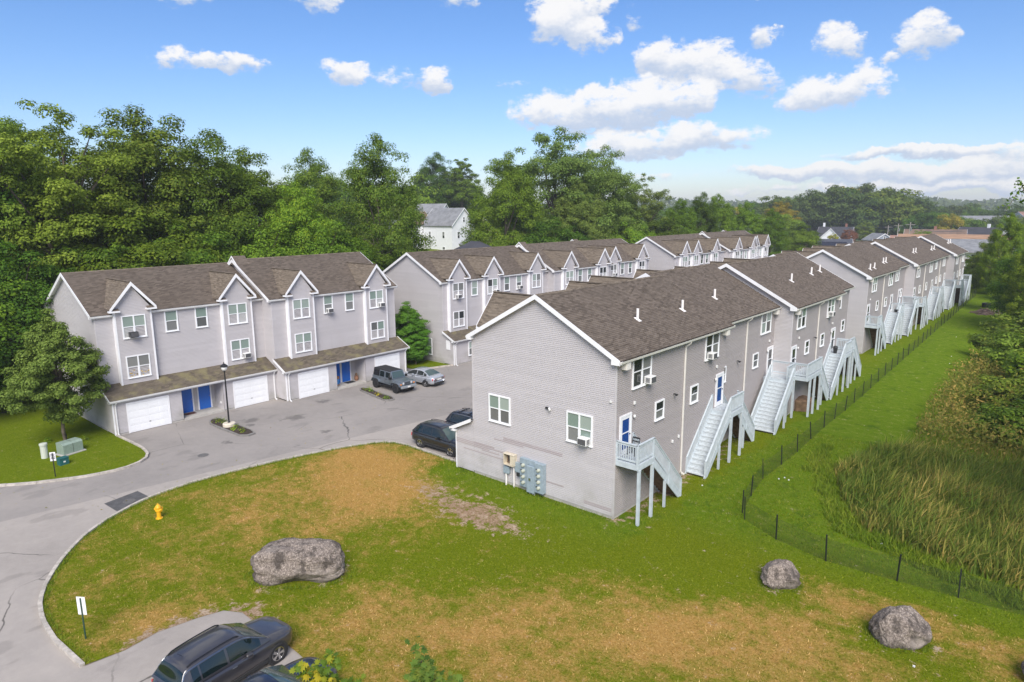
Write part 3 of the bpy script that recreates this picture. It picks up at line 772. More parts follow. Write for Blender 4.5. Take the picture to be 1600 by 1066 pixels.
        for gc in garage:
            gw = 1.36
            mb = M()
            mb.box(px+s*.004, px+s*.05, gc-gw-.12, gc-gw, .02, 2.10).box(px+s*.004, px+s*.05, gc+gw, gc+gw+.12, .02, 2.10).box(px+s*.004, px+s*.05, gc-gw-.12, gc+gw+.12, 2.10, 2.24)
            fr = mb.build('garage_frame', TRIM, root)
            gd = bpy.data.objects.new('garage_door', None); COL.objects.link(gd); gd.parent = root; gd.location = (px-ox+s*.02, gc-oy, .03)
            gd.empty_display_size = .3
            for r in range(4):
                key = ('gp', s)
                if key not in CH:
                    m2 = MB(); m2.box(0, s*.018, -gw, gw, 0, .508)
                    for c in range(4):
                        yc = -gw+gw/4+c*gw/2; m2.box(s*.018, s*.026, yc-.29, yc+.29, .09, .42)
                    CH[key] = m2.build('panel', GARAGE, gd, bevel=.006); CH[key].location = (0, 0, r*.517)
                else: inst(CH[key], 'panel', gd, (0, 0, r*.517))
            MB().bar((s*.03, -.06, .55), (s*.03, .06, .55), .03, .03).build('handle', PLAST, gd)
    return zr

def door(root, x, y, z, d='+x', wdt=.92, ht=2.05, kind='blue', glass=PANE_DARK):
    """door in a white frame; storm doors have two panes"""
    ang = {'+x': 0, '-y': -math.pi/2, '-x': math.pi}[d]
    o = bpy.data.objects.new('door', None); COL.objects.link(o); o.parent = root; o.location = (x, y, z); o.rotation_euler = (0, 0, ang)
    o.empty_display_size = .3
    a = wdt/2
    MB().box(-.01, .055, -a-.1, -a, 0, ht+.1).box(-.01, .055, a, a+.1, 0, ht+.1).box(-.01, .055, -a, a, ht, ht+.1).build('frame', TRIM, o)
    if kind == 'blue':
        MB().box(-.01, .02, -a, a, 0, ht).build('leaf', BLUE, o)
        mb = MB()
        for yy in (-a+.13, .05): 
            for z0, z1 in ((.2, .85), (1.0, 1.55), (1.65, 1.92)): mb.box(.02, .028, yy, yy+a-.2, z0, z1)
        mb.build('door_panel', BLUE, o)
    else:
        mb = MB().box(-.01, .04, -a, a, 0, .28).box(-.01, .04, -a, -a+.13, .28, ht).box(-.01, .04, a-.13, a, .28, ht).box(-.01, .04, -a+.13, a-.13, ht-.14, ht).box(-.01, .04, -a+.13, a-.13, 1.12, 1.17)
        mb.build('leaf', DOORW, o)
        for z0, z1 in ((.28, 1.12), (1.17, ht-.14)):
            h = z1-z0; p = bpy.data.objects.new('pane', pane_mesh(wdt-.26, h)); COL.objects.link(p); p.parent = o; p.location = (.022, 0, z0+h/2)
            p.material_slots[0].link = 'OBJECT'; p.material_slots[0].material = glass
    MB().box(.03, .09, a-.12, a-.08, .98, 1.06).build('handle', CHROME, o)
    return o

def pipe(root, x, y, zroof, h=.62):
    mb = MB().lathe([(.075, -.15), (.075, h), (.05, h), (.05, h-.06)], n=10)
    o = mb.build('vent_pipe', PVC, root, loc=(x, y, zroof))
    MB().hexa([(-.16,-.13,.03),(.20,-.13,-.15),(.20,.13,-.15),(-.16,.13,.03),(-.16,-.13,.12),(.20,-.13,-.06),(.20,.13,-.06),(-.16,.13,.12)]).build('flashing', PVC, o)

def eave_box(root, x, y, z):
    o = MB().box(.0, .34, -.2, .2, -.36, .0).build('vent_hood', CREAM, root, bevel=.012, loc=(x, y, z))
    g = MB()
    for i in range(5): g.box(.30, .345, -.17, .17, -.32+i*.06, -.30+i*.06)
    return o
def wall_lamp(root, x, y, z, out=1):
    o = MB().lathe([(.05, -.06), (.075, -.02), (.075, .06), (.04, .09)], n=8).build('wall_lamp', ACW, root, loc=(x+out*.09, y, z))
    MB().box(-.09*out, 0, -.03, .03, -.02, .04).build('bracket', PLAST, o)
def dryer_vent(root, x, y, z): MB().box(0, .09, -.06, .06, -.08, .08).build('vent_cover', ACW, root, bevel=.01, loc=(x, y, z))

# ---------- left building (front towards +x)
OX, OY = -50.8, 15.95
LB = thing('townhouse_building', 'grey clapboard townhouses at left with four dormers, white garage doors and blue entry doors', 'townhouse', (OX, OY, 0))
section(LB, OX, OY, 1, -52.3, -62.1, 15.95, 28.55, bays=(18.37, 26.2), far_gable='inset', porch_open=(20.7, 23.9), garage=(18.3, 26.2))
section(LB, OX, OY, 1, -50.8, -61.7, 28.55, 41.45, bays=(31.1, 39.05), cap=True, porch_open=(33.45, 36.6), garage=(31.12, 39.12))
LW = lambda x, y: (x-OX, y-OY)
for (x, yc, st2) in ((-51.96, 18.37, ((B_,B_,B_,G_), (G_,G_,D_,D_))), (-51.96, 26.2, ((B_,B_,G_,B_), (B_,B_,G_,G_))),
                     (-50.46, 31.1, ((B_,B_,D_,D_), (B_,B_,D_,D_))), (-50.46, 39.05, ((B_,B_,D_,B_), (G_,B_,G_,D_)))):
    lx, ly = LW(x, yc)
    window(LB, lx, ly, 6.65, 1.62, 1.65, style=st2[0]); window(LB, lx, ly, 3.72, 1.62, 1.63, style=st2[1])
for x, y in ((-52.3, 21.12), (-52.3, 23.4), (-50.8, 33.98), (-50.8, 36.25)):
    lx, ly = LW(x, y); window(LB, lx+.016, ly, 6.7, .95, 1.6, double=False, style=(B_, G_))
door(LB, *LW(-52.27, 21.62), .14, glass=D_); door(LB, *LW(-52.27, 23.05), .14)
door(LB, *LW(-50.77, 34.35), .14); door(LB, *LW(-50.77, 35.45), .14)
for x, y, mt_ in ((-50.8, 16.12, GUTTER), (-50.8, 28.28, GUTTER), (-49.3, 28.75, GUTTER), (-49.3, 41.3, GUTTER)):
    downspout(LB, x-OX, y-OY, 2.55, .06, 1, mt_)
# decorated lower window: paper flowers stuck behind the glass
DECO = mat('paper_flowers', (.55, .38, .12), .8)
mb = MB()
for i in range(16):
    yy = (-.72+.62*random.random()) if i % 2 else (.09+.62*random.random()); zz = .12+.55*random.random(); r = .05
    mb.add([(0, yy+r*math.cos(k*1.047), zz+r*math.sin(k*1.047)) for k in range(6)], [(0,1,2,3,4,5)])
mb.build('paper_flowers', DECO, LB, loc=(LW(-51.96, 18.37)[0]+.024, LW(-51.96, 18.37)[1], 3.72))['kind'] = 'stuff'
for x, y, z, lb in ((-51.96, 18.2, 6.72, 'black window air conditioner in the leftmost upper window of the left townhouses'), (-51.96, 26.6, 3.79, 'window air conditioner low in the bay beside the lamp post'),
                    (-50.8, 34.0, 6.76, 'window air conditioner in the small upper window between the right two dormers'), (-50.46, 39.5, 6.72, 'window air conditioner under the rightmost dormer of the left townhouses')):
    ac_unit(x+.02, y, z, '+x', lb)
MB().box(0, .10, -.06, .06, -.08, .08).build('wall_vent', ACW, LB, loc=(LW(-51.3, 0)[0], 23.87-OY, .65))

# ---------- middle building
OX, OY = -47.9, 46.6
MBD = thing('townhouse_building', 'second grey townhouse row in the middle with six dormers behind the near roof', 'townhouse', (OX, OY, 0))
section(MBD, OX, OY, 1, -49.4, -59.4, 46.6, 64.0, bays=(48.5, 53.75, 61.4), far_gable='inset', porch_open=(52.4, 54.9))
section(MBD, OX, OY, 1, -48.35, -58.9, 64.0, 76.5, bays=(66.6, 74.0), cap=True, far_gable='inset', near_gable=True, nroof=20)
section(MBD, OX, OY, 1, -49.5, -59.6, 76.5, 88.6, bays=(78.4, 86.0), cap=True, nroof=20)
LW = lambda x, y: (x-OX, y-OY)
for x, yc in ((-49.06, 48.5), (-49.06, 53.75), (-49.06, 61.4), (-48.01, 66.6), (-48.01, 74.0), (-49.16, 78.4), (-49.16, 86.0)):
    window(MBD, *LW(x, yc), 6.65, 1.62, 1.65); 
    if yc < 62: window(MBD, *LW(x, yc), 3.72, 1.62, 1.63)
for x, y in ((-49.4, 51.25), (-49.4, 56.5), (-49.4, 58.6), (-48.35, 69.3), (-48.35, 71.4), (-49.5, 81.2), (-49.5, 83.3)):
    window(MBD, LW(x, y)[0]+.016, LW(x, y)[1], 6.7, .95, 1.6, double=False, style=(B_, B_ if y == 51.25 else G_))
window(MBD, *LW(-47.88, 49.5), .75, 1.7, 1.5, style=(B_, B_, G_, G_))
window(MBD, *LW(-51.6, 46.58), .75, .95, 1.75, '-y', double=False, style=(B_, B_))
for x, y in ((-47.9, 46.8),): downspout(MBD, x-OX, y-OY, 2.55, .06, 1, GUTTER)
for x, y, z, lb in ((-49.06, 48.35, 6.72, 'window air conditioner under the first dormer of the middle townhouse row'), (-49.06, 54.2, 6.72, 'window air conditioner under the second dormer of the middle row'),
                    (-49.4, 58.6, 6.75, 'window air conditioner in the small window left of the third dormer of the middle row'), (-47.88, 50.0, .82, 'window air conditioner in the ground floor window beside the near wall edge'),
                    (-49.16, 78.5, 6.72, 'window air conditioner under the sixth dormer of the middle row'), (-49.16, 86.4, 6.72, 'window air conditioner under the last dormer of the middle row')):
    ac_unit(x+.02, y, z, '+x', lb)
# meter boxes on its end wall
mb = MB().box(-.35, .35, -.18, 0, .9, 2.0); tag(mb.build('utility_box', BEIGE, loc=(-53.45, 46.58, 0), bevel=.015), 'beige utility box on the end wall of the middle townhouses', 'utility box')
t = thing('electric_meter', 'grey electric meter on a pipe right of the beige box on the middle townhouses', 'electric meter', (-52.85, 46.58, 0))
MB().box(-.2, .2, -.16, 0, .8, 1.45).build('case', METER, t, bevel=.01); MB().tube([(0,-.08,-.05),(0,-.08,.8)], .04, 8).build('conduit', CHROME, t)
MB().lathe([(.09, 0), (.09, .05), (.05, .08)], n=10).build('dial', ACW, t).matrix_local = Matrix.Translation((0,-.16,1.15)) @ Matrix.Rotation(R_(90), 4, 'X')
MB().box(-.27, .27, -.05, 0, 2.15, 3.1).build('blank_panel', TRIM, MBD, loc=(-48.7-OX, -.03, -.55))

# ---------- far building
OX, OY = -47.3, 95.8
FB = thing('townhouse_building', 'farthest townhouse row with seven dormers in front of the rounded trees', 'townhouse', (OX, OY, 0))
section(FB, OX, OY, 1, -48.8, -59.0, 95.8, 114.2, bays=(98.2, 102.2, 109.5), far_gable='inset', nroof=14)
section(FB, OX, OY, 1, -47.8, -58.4, 114.2, 125.0, bays=(116.4, 123.6), cap=True, far_gable='inset', nroof=14)
section(FB, OX, OY, 1, -48.7, -59.0, 125.0, 134.7, bays=(126.9, 132.6), cap=True, nroof=14)
for x, y in ((-48.46, 98.2), (-48.46, 102.2), (-48.46, 109.5), (-47.46, 116.4), (-47.46, 123.6), (-48.36, 126.9), (-48.36, 132.6)):
    window(FB, x-OX, y-OY, 6.65, 1.62, 1.65)
for x, y in ((-48.8, 100.3), (-48.8, 105.0), (-48.8, 106.9), (-47.8, 119.0), (-47.8, 121.0), (-48.7, 128.9), (-48.7, 130.6)):
    window(FB, x-OX+.016, y-OY, 6.7, .95, 1.6, double=False)

# ---------- near building (decks towards +x, street front towards -x)
OX, OY = -26.5, 27.3
NB = thing('townhouse_building', 'near townhouse row with the big bare grey gable, brown roof and pale blue rear decks', 'townhouse', (OX, OY, 0))
section(NB, OX, OY, -1, -26.55, -16.8, 27.3, 40.2, bays=(29.9, 37.7), far_gable='inset', nroof=46)
section(NB, OX, OY, -1, -27.6, -17.4, 40.2, 50.5, bays=(41.9, 48.6), far_gable='inset', nroof=40)
section(NB, OX, OY, -1, -26.5, -16.1, 50.5, 62.6, bays=(53.1, 60.2), cap=False, far_gable='inset', nroof=40)
section(NB, OX, OY, -1, -27.3, -16.75, 62.6, 68.0, bays=(65.2,), nroof=30)
LW = lambda x, y: (x-OX, y-OY)
window(NB, *LW(-24.44, 27.284), 3.64, 1.62, 1.60, '-y', style=(B_, B_, G_, G_))
window(NB, *LW(-18.92, 27.284), 3.66, 1.62, 1.62, '-y', style=(B_, B_, G_, B_))
ac_unit(-18.5, 27.26, 3.74, '-y', 'window air conditioner in the right window of the near bare gable')
# replaced siding boards on the gable
for x0, x1, z0, n in ((-28.0, -24.9, 1.946, 1), (-28.0, -24.2, 1.842, 1), (-28.0, -25.3, 1.738, 1), (-25.9, -24.5, 1.634, 1), (-24.9, -22.7, 2.545, 1), (-24.2, -20.0, 2.65, 2), (-18.6, -16.9, .44, 2), (-21.5, -19.9, .95, 1), (-27.4, -24.0, 1.43, 1)):
    mb = MB(); wall_rect(mb, x0-OX, -.004, x1-OX, -.004, z0, z0+.102*n, (0,-1,0), n)
    mb.build('siding_board', SIDING_PINK, NB)
# soffit light
mb = MB().box(-.10, .10, -.10, 0, -.05, .05).bar((.05,-.08,.02), (.20,-.16,-.04), .05, .05); mb.build('wall_lamp', PLAST, NB, loc=(-21.0-OX, -.016, 5.18))
mb = MB().bar((.15,-.10,.02), (.28,-.2,-.06), .09, .09); mb.build('lamp_head', ACW, NB, loc=(-21.0-OX, -.016, 5.18))
MB().box(-.05, .05, -.09, 0, -.05, .05).build('camera_box', ACW, NB, loc=(-17.05-OX, -.016, 6.25))
def rear_unit(root, xw, items, ox, oy):
    for it in items:
        k = it[0]; y = it[1]-oy; x = xw-ox+.022
        if k == 'W': window(root, x, y, 6.62, 1.9, 1.68, style=it[2] if len(it) > 2 else None)
        elif k == 'w': window(root, x, y, 4.33, .98, 1.05, double=False, style=(D_, G_))
        elif k == 'd': door(root, x, y, 3.32, '+x', .92, 2.0, 'storm', it[2] if len(it) > 2 else PANE_DARK)
        elif k == 's': downspout(root, x, y, 8.24, .35, 1, CREAM, off=.36)
        elif k == 'b': eave_box(root, x, y, 8.2)
        elif k == 'l': wall_lamp(root, x, y, 5.15)
        elif k == 'v': dryer_vent(root, x, y, it[2])
        elif k == 'f': MB().bar((.02,0,0), (.16,0,.02), .05, .05).bar((.14,.0,0), (.24,.1,-.05), .07, .07).bar((.14,.0,0), (.24,-.1,-.05), .07, .07).build('wall_lamp', PLAST, root, loc=(x, y, it[2]))
BLUEG = mat('blue_behind_glass', (.012, .06, .26), .12, spec=.7)
rear_unit(NB, -16.8, [('d', 28.2, BLUEG), ('W', 29.68, (D_, G_, D_, G_)), ('b', 27.85), ('w', 31.7), ('s', 34.5), ('w', 35.9), ('W', 38.1, (D_, G_, D_, G_)), ('d', 39.5, BLUEG), ('b', 39.75), ('l', 28.95), ('l', 38.75), ('v', 29.0, 5.85), ('v', 38.9, 5.95), ('f', 33.3, 5.4), ('v', 33.35, 2.6), ('v', 34.1, 2.7)], OX, OY)
rear_unit(NB, -17.4, [('w', 41.3), ('s', 45.0), ('w', 46.95), ('W', 48.6), ('d', 49.85), ('b', 50.15), ('l', 49.2), ('v', 42.9, 2.6), ('v', 43.5, 2.7), ('f', 43.6, 5.4), ('v', 49.5, 5.9)], OX, OY)
rear_unit(NB, -16.1, [('b', 51.0), ('d', 51.15), ('W', 52.4), ('w', 54.2), ('l', 51.85), ('s', 56.6), ('w', 58.1), ('W', 59.9), ('d', 61.2), ('b', 61.5), ('l', 60.5), ('f', 55.8, 5.4), ('v', 52.1, 5.9), ('v', 60.7, 5.9)], OX, OY)
rear_unit(NB, -16.75, [('b', 63.0), ('d', 63.2), ('W', 64.5), ('w', 66.6)], OX, OY)
ac_unit(-16.76, 30.2, 6.69, '+x', 'window air conditioner in the first rear window by the near gable corner')
ac_unit(-16.76, 37.7, 6.69, '+x', 'window air conditioner in the second rear window of the near row')
ac_unit(-16.06, 59.5, 6.69, '+x', 'window air conditioner in the last big rear window of the near row')
zro = lambda x, xe=-16.8, dz=0: ZW+.12+SL*(xe-x)
for x, y, xe in ((-18.61, 32.28, -16.8), (-18.51, 37.47, -16.8), (-19.21, 43.65, -17.4), (-18.26, 56.22, -16.1), (-18.48, 62.0, -16.1), (-19.0, 66.17, -16.75)):
    pipe(NB, x-OX, y-OY, zro(x, xe))

# ---------- far right building
OX, OY = -27, 78.3
PB = thing('townhouse_building', 'distant stepped townhouse row at right with four roof steps and a line of decks', 'townhouse', (OX, OY, 0))
section(PB, OX, OY, -1, -27.0, -17.5, 78.3, 91.2, bays=(81, 88.7), far_gable='inset', nroof=30)
section(PB, OX, OY, -1, -27.8, -18.0, 91.2, 99.4, bays=(95,), far_gable='inset', nroof=16)
section(PB, OX, OY, -1, -26.7, -16.9, 99.4, 113.8, bays=(102, 111), cap=False, far_gable='inset', nroof=16)
section(PB, OX, OY, -1, -27.0, -17.3, 113.8, 127.0, bays=(116, 124), cap=False, far_gable='inset', dz=-.15, nroof=14)
section(PB, OX, OY, -1, -26.2, -16.3, 127.0, 138.5, bays=(129, 136), cap=False, dz=-.15, nroof=14)
rear_unit(PB, -17.5, [('b', 78.8), ('d', 79.2), ('W', 80.95), ('w', 83.0), ('s', 85.2), ('w', 87.0), ('W', 88.7), ('d', 90.1), ('v', 79.6, 5.9)], OX, OY)
rear_unit(PB, -18.0, [('s', 91.6), ('w', 92.6), ('W', 94.6), ('d', 96.8), ('w', 97.8)], OX, OY)
rear_unit(PB, -16.9, [('b', 99.9), ('d', 100.1), ('W', 101.6), ('w', 103.6), ('s', 106), ('w', 108.2), ('W', 110.6), ('d', 112.6)], OX, OY)
rear_unit(PB, -17.3, [('b', 114.4), ('d', 115.2), ('W', 116.9), ('w', 118.6), ('s', 120.4), ('w', 122), ('W', 124), ('d', 125.8), ('b', 126.3)], OX, OY)
rear_unit(PB, -16.3, [('b', 127.5), ('d', 128.2), ('W', 129.6), ('w', 131.6), ('s', 133), ('W', 136), ('w', 134.4), ('d', 137.5)], OX, OY)
for x, y, xe in ((-18.2, 81.6, -17.5), (-18.2, 83.5, -17.5), (-18.6, 89.4, -17.5), (-18.6, 90.7, -17.5), (-18.6, 106.6, -16.9), (-18.6, 108.3, -16.9), (-18.6, 120.4, -17.3), (-18.6, 122.5, -17.3), (-18.45, 134.3, -16.3), (-18.45, 136.5, -16.3)):
    pipe(PB, x-OX, y-OY, zro(x, xe))
# ------------------------------------------------------------------ decks with stairs
ZL = 3.28
def rail(mb, p, q, post0=True, post1=True, bal=.125, h=.98):
    """railing between two floor points: top rail, bottom rail, balusters, newel posts"""
    p, q = Vector(p), Vector(q); d = q-p; L = Vector((d.x, d.y)).length
    Z = Vector((0, 0, 1))
    mb.bar(p+Z*h, q+Z*h, .11, .05); mb.bar(p+Z*(h-.09), q+Z*(h-.09), .045, .09); mb.bar(p+Z*.12, q+Z*.12, .045, .09)
    n = max(1, int(L/bal))
    for i in range(1, n):
        c = p+d*(i/n); mb.box(c.x-.018, c.x+.018, c.y-.018, c.y+.018, c.z+.13, c.z+h-.1)
    for on, c in ((post0, p), (post1, q)):
        if on: mb.box(c.x-.055, c.x+.055, c.y-.055, c.y+.055, c.z-.25, c.z+h+.02)
TREAD = {}
def deck(label, xw, ya, yb, stairs, width=1.28, zl=ZL, group='rear decks with stairs', sx=0.0, posts=None, near=True, run=3.25, farlong=1):
    """landing along wall xw from ya to yb; stairs: list of (direction, wall x offset)"""
    t = thing('deck_staircase', label, 'outdoor stairs', (xw, ya, 0), 0, group)
    L = yb-ya; x1 = width
    mb = MB(); nb = 9
    for i in range(nb): mb.box(.02+i*(x1-.02)/nb, .02+(i+1)*(x1-.02)/nb-.012, 0, L, zl-.03, zl)
    mb.build('landing_floor', DECKF, t)
    mb = MB().box(x1, x1+.04, -.04, L+.04, zl-.32, zl-.02).box(.02, x1, -.04, 0, zl-.30, zl-.032).box(.02, x1, L, L+.04, zl-.30, zl-.032)
    mb.build('rim_board', DECK, t)
    for yy in (posts or (.12, L-.12)): MB().box(x1-.07, x1+.07, yy-.07, yy+.07, -.15, zl-.3).build('post', DECK, t)
    mb = MB(); dirs = [s_[0] for s_ in stairs]
    rail(mb, (x1-.03, 0, zl), (x1-.03, L, zl))
    if -1 not in dirs: rail(mb, (.06, 0, zl), (x1-.03, 0, zl), post1=False)
    if 1 not in dirs: rail(mb, (.06, L, zl), (x1-.03, L, zl), post1=False)
    mb.build('railing', DECK, t)
    for d, off in stairs:
        y0 = 0 if d < 0 else L; n = 14; rise = zl/(n+1); rn = run/n
        key = (round(x1, 2), round(rn, 3), d)
        if key not in TREAD:
            mb = MB().box(.08, x1-.06, 0, d*(rn+.025), -.04, 0).box(.08, x1-.06, d*.0, d*.02, -.04, rise-.05) 
            TREAD[key] = mb.build('tread', DECKF, t, loc=(off, y0, zl-rise)); first = TREAD[key]; st = 1
        else: st = 0
        for i in range(st, n): inst(TREAD[key], 'tread', t, (off, y0+d*rn*i, zl-rise*(i+1)))
        ye = y0+d*run
        for xx in (off+.06, off+x1-.04):
            m2 = MB().bar((xx, y0, zl-.28), (xx, ye, -.02), .05, .34); m2.build('stringer', DECK, t)
        mb = MB()
        for xx in (off+.04, off+x1-.03):
            rail(mb, (xx, y0+d*.02, zl-.02), (xx, ye-d*.05, .10), post0=(xx < off+.5))
            mb.box(xx-.05, xx+.05, ye-.05-d*.05, ye+.05-d*.05, -.1, 1.1)
            ym = y0+d*run*.55; zm = zl-(zl)*.55; mb.box(xx-.045, xx+.045, ym-.045, ym+.045, zm-.25, zm+.95)
        mb.build('stair_railing', DECK, t)
        m2 = MB().box(off+.07, off+x1-.05, y0+d*.0, y0+d*.02, zl-.55, zl-.35)
        for i in range(n): m2.box(off+.09, off+x1-.07, y0+d*(rn*i+.03), y0+d*(rn*i+.06), zl-rise*(i+2)-.02, zl-rise*(i+1)-.06)
        m2.build('riser', RAWWOOD, t)['kind'] = 'stuff'
        ym = y0+d*run*.42
        MB().box(off+x1-.10, off+x1+.02, ym-.06, ym+.06, -.15, zl*.58-.35).build('post', DECK, t)
    return t
deck('rear deck at the near corner by the bare gable, stairs going away', -16.8, 27.4, 28.95, [(1, 0)])
deck('second rear deck from the near gable, long stairs coming forward beside the first downspout', -16.8, 38.5, 40.35, [(-1, 0), (1, -.35)])
deck('third rear deck, its landing wrapping the mauve corner, stairs coming forward', -17.4, 48.9, 50.5, [(-1, .45)], width=1.75)
deck('fourth rear deck above the brown tub, stairs going away', -16.1, 50.56, 54.0, [(1, -.2)], width=1.32, posts=(.8, 1.9, 3.3))
deck('fifth rear deck, stairs coming forward beyond the brown tub', -16.1, 60.7, 62.6, [(-1, 0)])
deck('sixth rear deck at the end of the near row before the gap', -16.75, 62.9, 64.4, [(1, 0)], width=1.7)
deck('deck at the near corner of the distant stepped row', -17.5, 78.4, 79.9, [(1, 0)])
deck('second deck of the distant stepped row with a dark pot on its landing', -17.5, 89.5, 91.1, [(-1, 0)])
deck('third deck of the distant stepped row beside the wide wall step', -18.0, 96.2, 99.3, [(-1, .3), ], width=1.9)
deck('fourth deck of the distant stepped row under the second roof step', -16.9, 99.6, 101.2, [(1, 0)])
deck('fifth deck of the distant stepped row before the third roof step', -16.9, 112.0, 113.7, [(-1, 0)])
deck('sixth deck of the distant stepped row after the third roof step', -17.3, 114.3, 116.0, [(1, 0.1)])
deck('seventh deck of the distant stepped row', -17.3, 125.0, 126.9, [(-1, 0.1)], width=1.6)
deck('eighth deck of the distant stepped row', -16.3, 127.3, 129.0, [(1, 0)])
deck('last deck at the far end of the distant stepped row', -16.3, 136.8, 138.4, [(-1, 0)])
# brown tub under the fourth deck
mb = MB().lathe([(.95,0),(1.0,.1),(1.0,.85),(.9,.95),(.1,1.02)], n=8)
tag(mb.build('hot_tub', RAWWOOD, loc=(-15.95, 53.3, 0), bevel=.02), 'round brown wooden tub standing under the fourth rear deck', 'tub')
tag(MB().lathe([(.16,0),(.22,.3),(.24,.32),(.2,.33)], n=12).build('flower_pot', PLAST, loc=(-16.9, 90.3, ZL)), 'dark pot standing on a landing of the distant row', 'pot')
tag(MB().lathe([(.14,0),(.2,.5),(.16,.62),(.05,.66)], n=10).build('black_bag', PLAST, loc=(-15.7, 60.95, ZL)), 'small black bag standing on the fifth rear deck', 'bag')
t = thing('deck_chair', 'dark grey folding chair on the near corner deck', 'chair', (-16.45, 28.5, ZL))
MB().box(-.2,.2,-.2,.2,.40,.43).build('seat', PLAST, t); MB().bar((-.2,.2,.42),(-.2,.3,.85),.025,.025).bar((.2,.2,.42),(.2,.3,.85),.025,.025).bar((-.2,.29,.82),(.2,.29,.82),.03,.08).bar((-.2,.25,.64),(.2,.25,.64),.03,.06).build('backrest', PLAST, t)
for a in (-.2, .2):
    for b in (-.2, .2): MB().box(a-.015,a+.015,b-.015,b+.015,0,.4).build('leg', PLAST, t)

# ------------------------------------------------------------------ meters on the gable
t = thing('meter_bank', 'tall blue grey electric meter cabinets on the bare near gable', 'electric meters', (-21.8, 27.27, 0))
MB().box(-.98,-.42,-.22,0,.35,2.02).build('cabinet', METER, t, bevel=.012); MB().box(-.40,.12,-.34,0,.18,1.72).build('cabinet', METER, t, bevel=.012); MB().box(.13,.72,-.30,0,.30,1.98).build('cabinet', METER, t, bevel=.012)
MB().box(-.50,.16,-.20,0,1.74,2.0).build('duct', METER, t, bevel=.01)
MB().box(-1.42,-1.02,-.14,0,1.05,1.62).build('cabinet', METER, t, bevel=.01)
MB().box(-1.24,-1.06,-.2,-.02,.84,1.03).build('junction_box', PLAST, t)
md = None
for xc, dep in ((-.70, -.22), (.45, -.30)):
    for i in range(4):
        M4 = Matrix.Translation((xc, dep, .62+i*.34)) @ Matrix.Rotation(R_(90), 4, 'X')
        if md is None:
            md = MB().lathe([(.10,0),(.10,.05),(.085,.13),(.03,.15)], n=14).build('meter', mat('meter_glass', (.46,.48,.40), .25), t, smooth=False); md.matrix_local = M4
        else:
            o = md.copy(); COL.objects.link(o); o.matrix_local = M4
        MB().box(xc-.2, xc-.14, dep-.03, dep, .60+i*.34, .68+i*.34).build('latch', PLAST, t)
MB().box(-.20,-.08,-.40,-.34,.92,1.05).build('main_switch', CHROME, t)
mb = MB()
for x in (-.28, -.08, .02): mb.tube([(x,-.15,-.1),(x,-.15,.2)], .04, 8)
mb.build('conduit', ACW, t)
t = thing('open_utility_box', 'open cream box with its wiring showing left of the meter cabinets', 'utility box', (-23.55, 27.27, 0))
MB().box(-.38,.38,-.02,0,1.38,2.0).box(-.38,-.35,-.30,-.02,1.38,2.0).box(.35,.38,-.30,-.02,1.38,2.0).box(-.40,.40,-.32,0,2.0,2.03).box(-.35,.35,-.30,-.02,1.35,1.38).build('case', BEIGE, t)
MB().box(-.3,.3,-.06,-.03,1.42,1.96).build('wiring_board', RAWWOOD, t)
MB().box(-.12,.1,-.16,-.06,1.6,1.9).tube([(-.25,-.1,1.45),(-.1,-.18,1.6),(.15,-.12,1.5),(.22,-.1,1.85)], .018, 5).tube([(-.22,-.1,1.9),(.0,-.2,1.72),(.2,-.12,1.45)], .018, 5).build('wiring', PLAST, t)
MB().box(.10,.34,-.29,-.26,1.40,1.98).build('door', BEIGE, t)
MB().tube([(.22,-.08,1.35),(.22,-.08,.3),(.22,-.08,-.1)], .045, 8).build('conduit', PVC, t)
t = thing('small_meter_box', 'small pale blue box on a white pipe under the open cream box', 'utility box', (-23.85, 27.27, 0))
MB().box(-.2,.2,-.18,0,.78,1.2).build('case', METER, t, bevel=.02); MB().tube([(-.05,-.09,.78),(-.05,-.09,-.1)], .055, 8).build('conduit', PVC, t)

# ------------------------------------------------------------------ street furniture
t = thing('fire_hydrant', 'yellow fire hydrant in the grass at the kerb by the dark asphalt patch', 'fire hydrant', (-34.8, 12.45, .04), R_(20))
MB().lathe([(.17,0),(.17,.05),(.11,.06),(.105,.42),(.15,.43),(.15,.48),(.12,.5),(.125,.60)], n=18).build('barrel', YELLOW, t, smooth=False)
MB().lathe([(.15,.60),(.15,.63),(.12,.70),(.06,.76),(.035,.77),(.035,.82)], n=18).build('bonnet', YELLOW, t)
for a in (0, 90, 180):
    o = MB().lathe([(.06,.1),(.06,.17),(.08,.17),(.08,.22),(.03,.23),(.03,.25)], n=12).build('outlet_cap', YELLOW, t)
    o.matrix_local = Matrix.Translation((0,0,.5)) @ Matrix.Rotation(R_(a), 4, 'Z') @ Matrix.Rotation(R_(90), 4, 'Y')
def post_sign(lb, x, y, rz, h, z0, wdt, mt_post):
    t = thing('small_sign', lb, 'sign', (x, y, .03), rz)
    MB().box(-.025,.025,-.012,.012,-.1,h-.05).build('post', mt_post, t)
    o = MB().box(-wdt/2,wdt/2,.013,.018,z0,h).build('plate', mat('sign_white', (.78,.78,.79), .35), t, bevel=.002)
    return t
GREEN = mat('green_post', (.02, .06, .04), .5)
post_sign('blank white back of a small sign on a green post in the kerbside lawn', -26.51, 6.5, R_(35), 1.72, 1.0, .34, GREEN)
t = post_sign('small white sign on a thin post in front of the teal box', -45.44, 10.78, R_(60), 1.55, 1.0, .3, BLACK)
mb = MB()
for i, (a, b) in enumerate(((-.1,.1),(-.12,.08),(-.09,.12),(-.11,.11))): mb.box(a, b, -.018, -.0125, 1.42-i*.09, 1.45-i*.09)
mb.box(-.12, .12, .0181, .021, 1.40, 1.45).box(-.1, .1, .0181, .021, 1.27, 1.30).box(-.08, .08, .0181, .021, 1.17, 1.20)
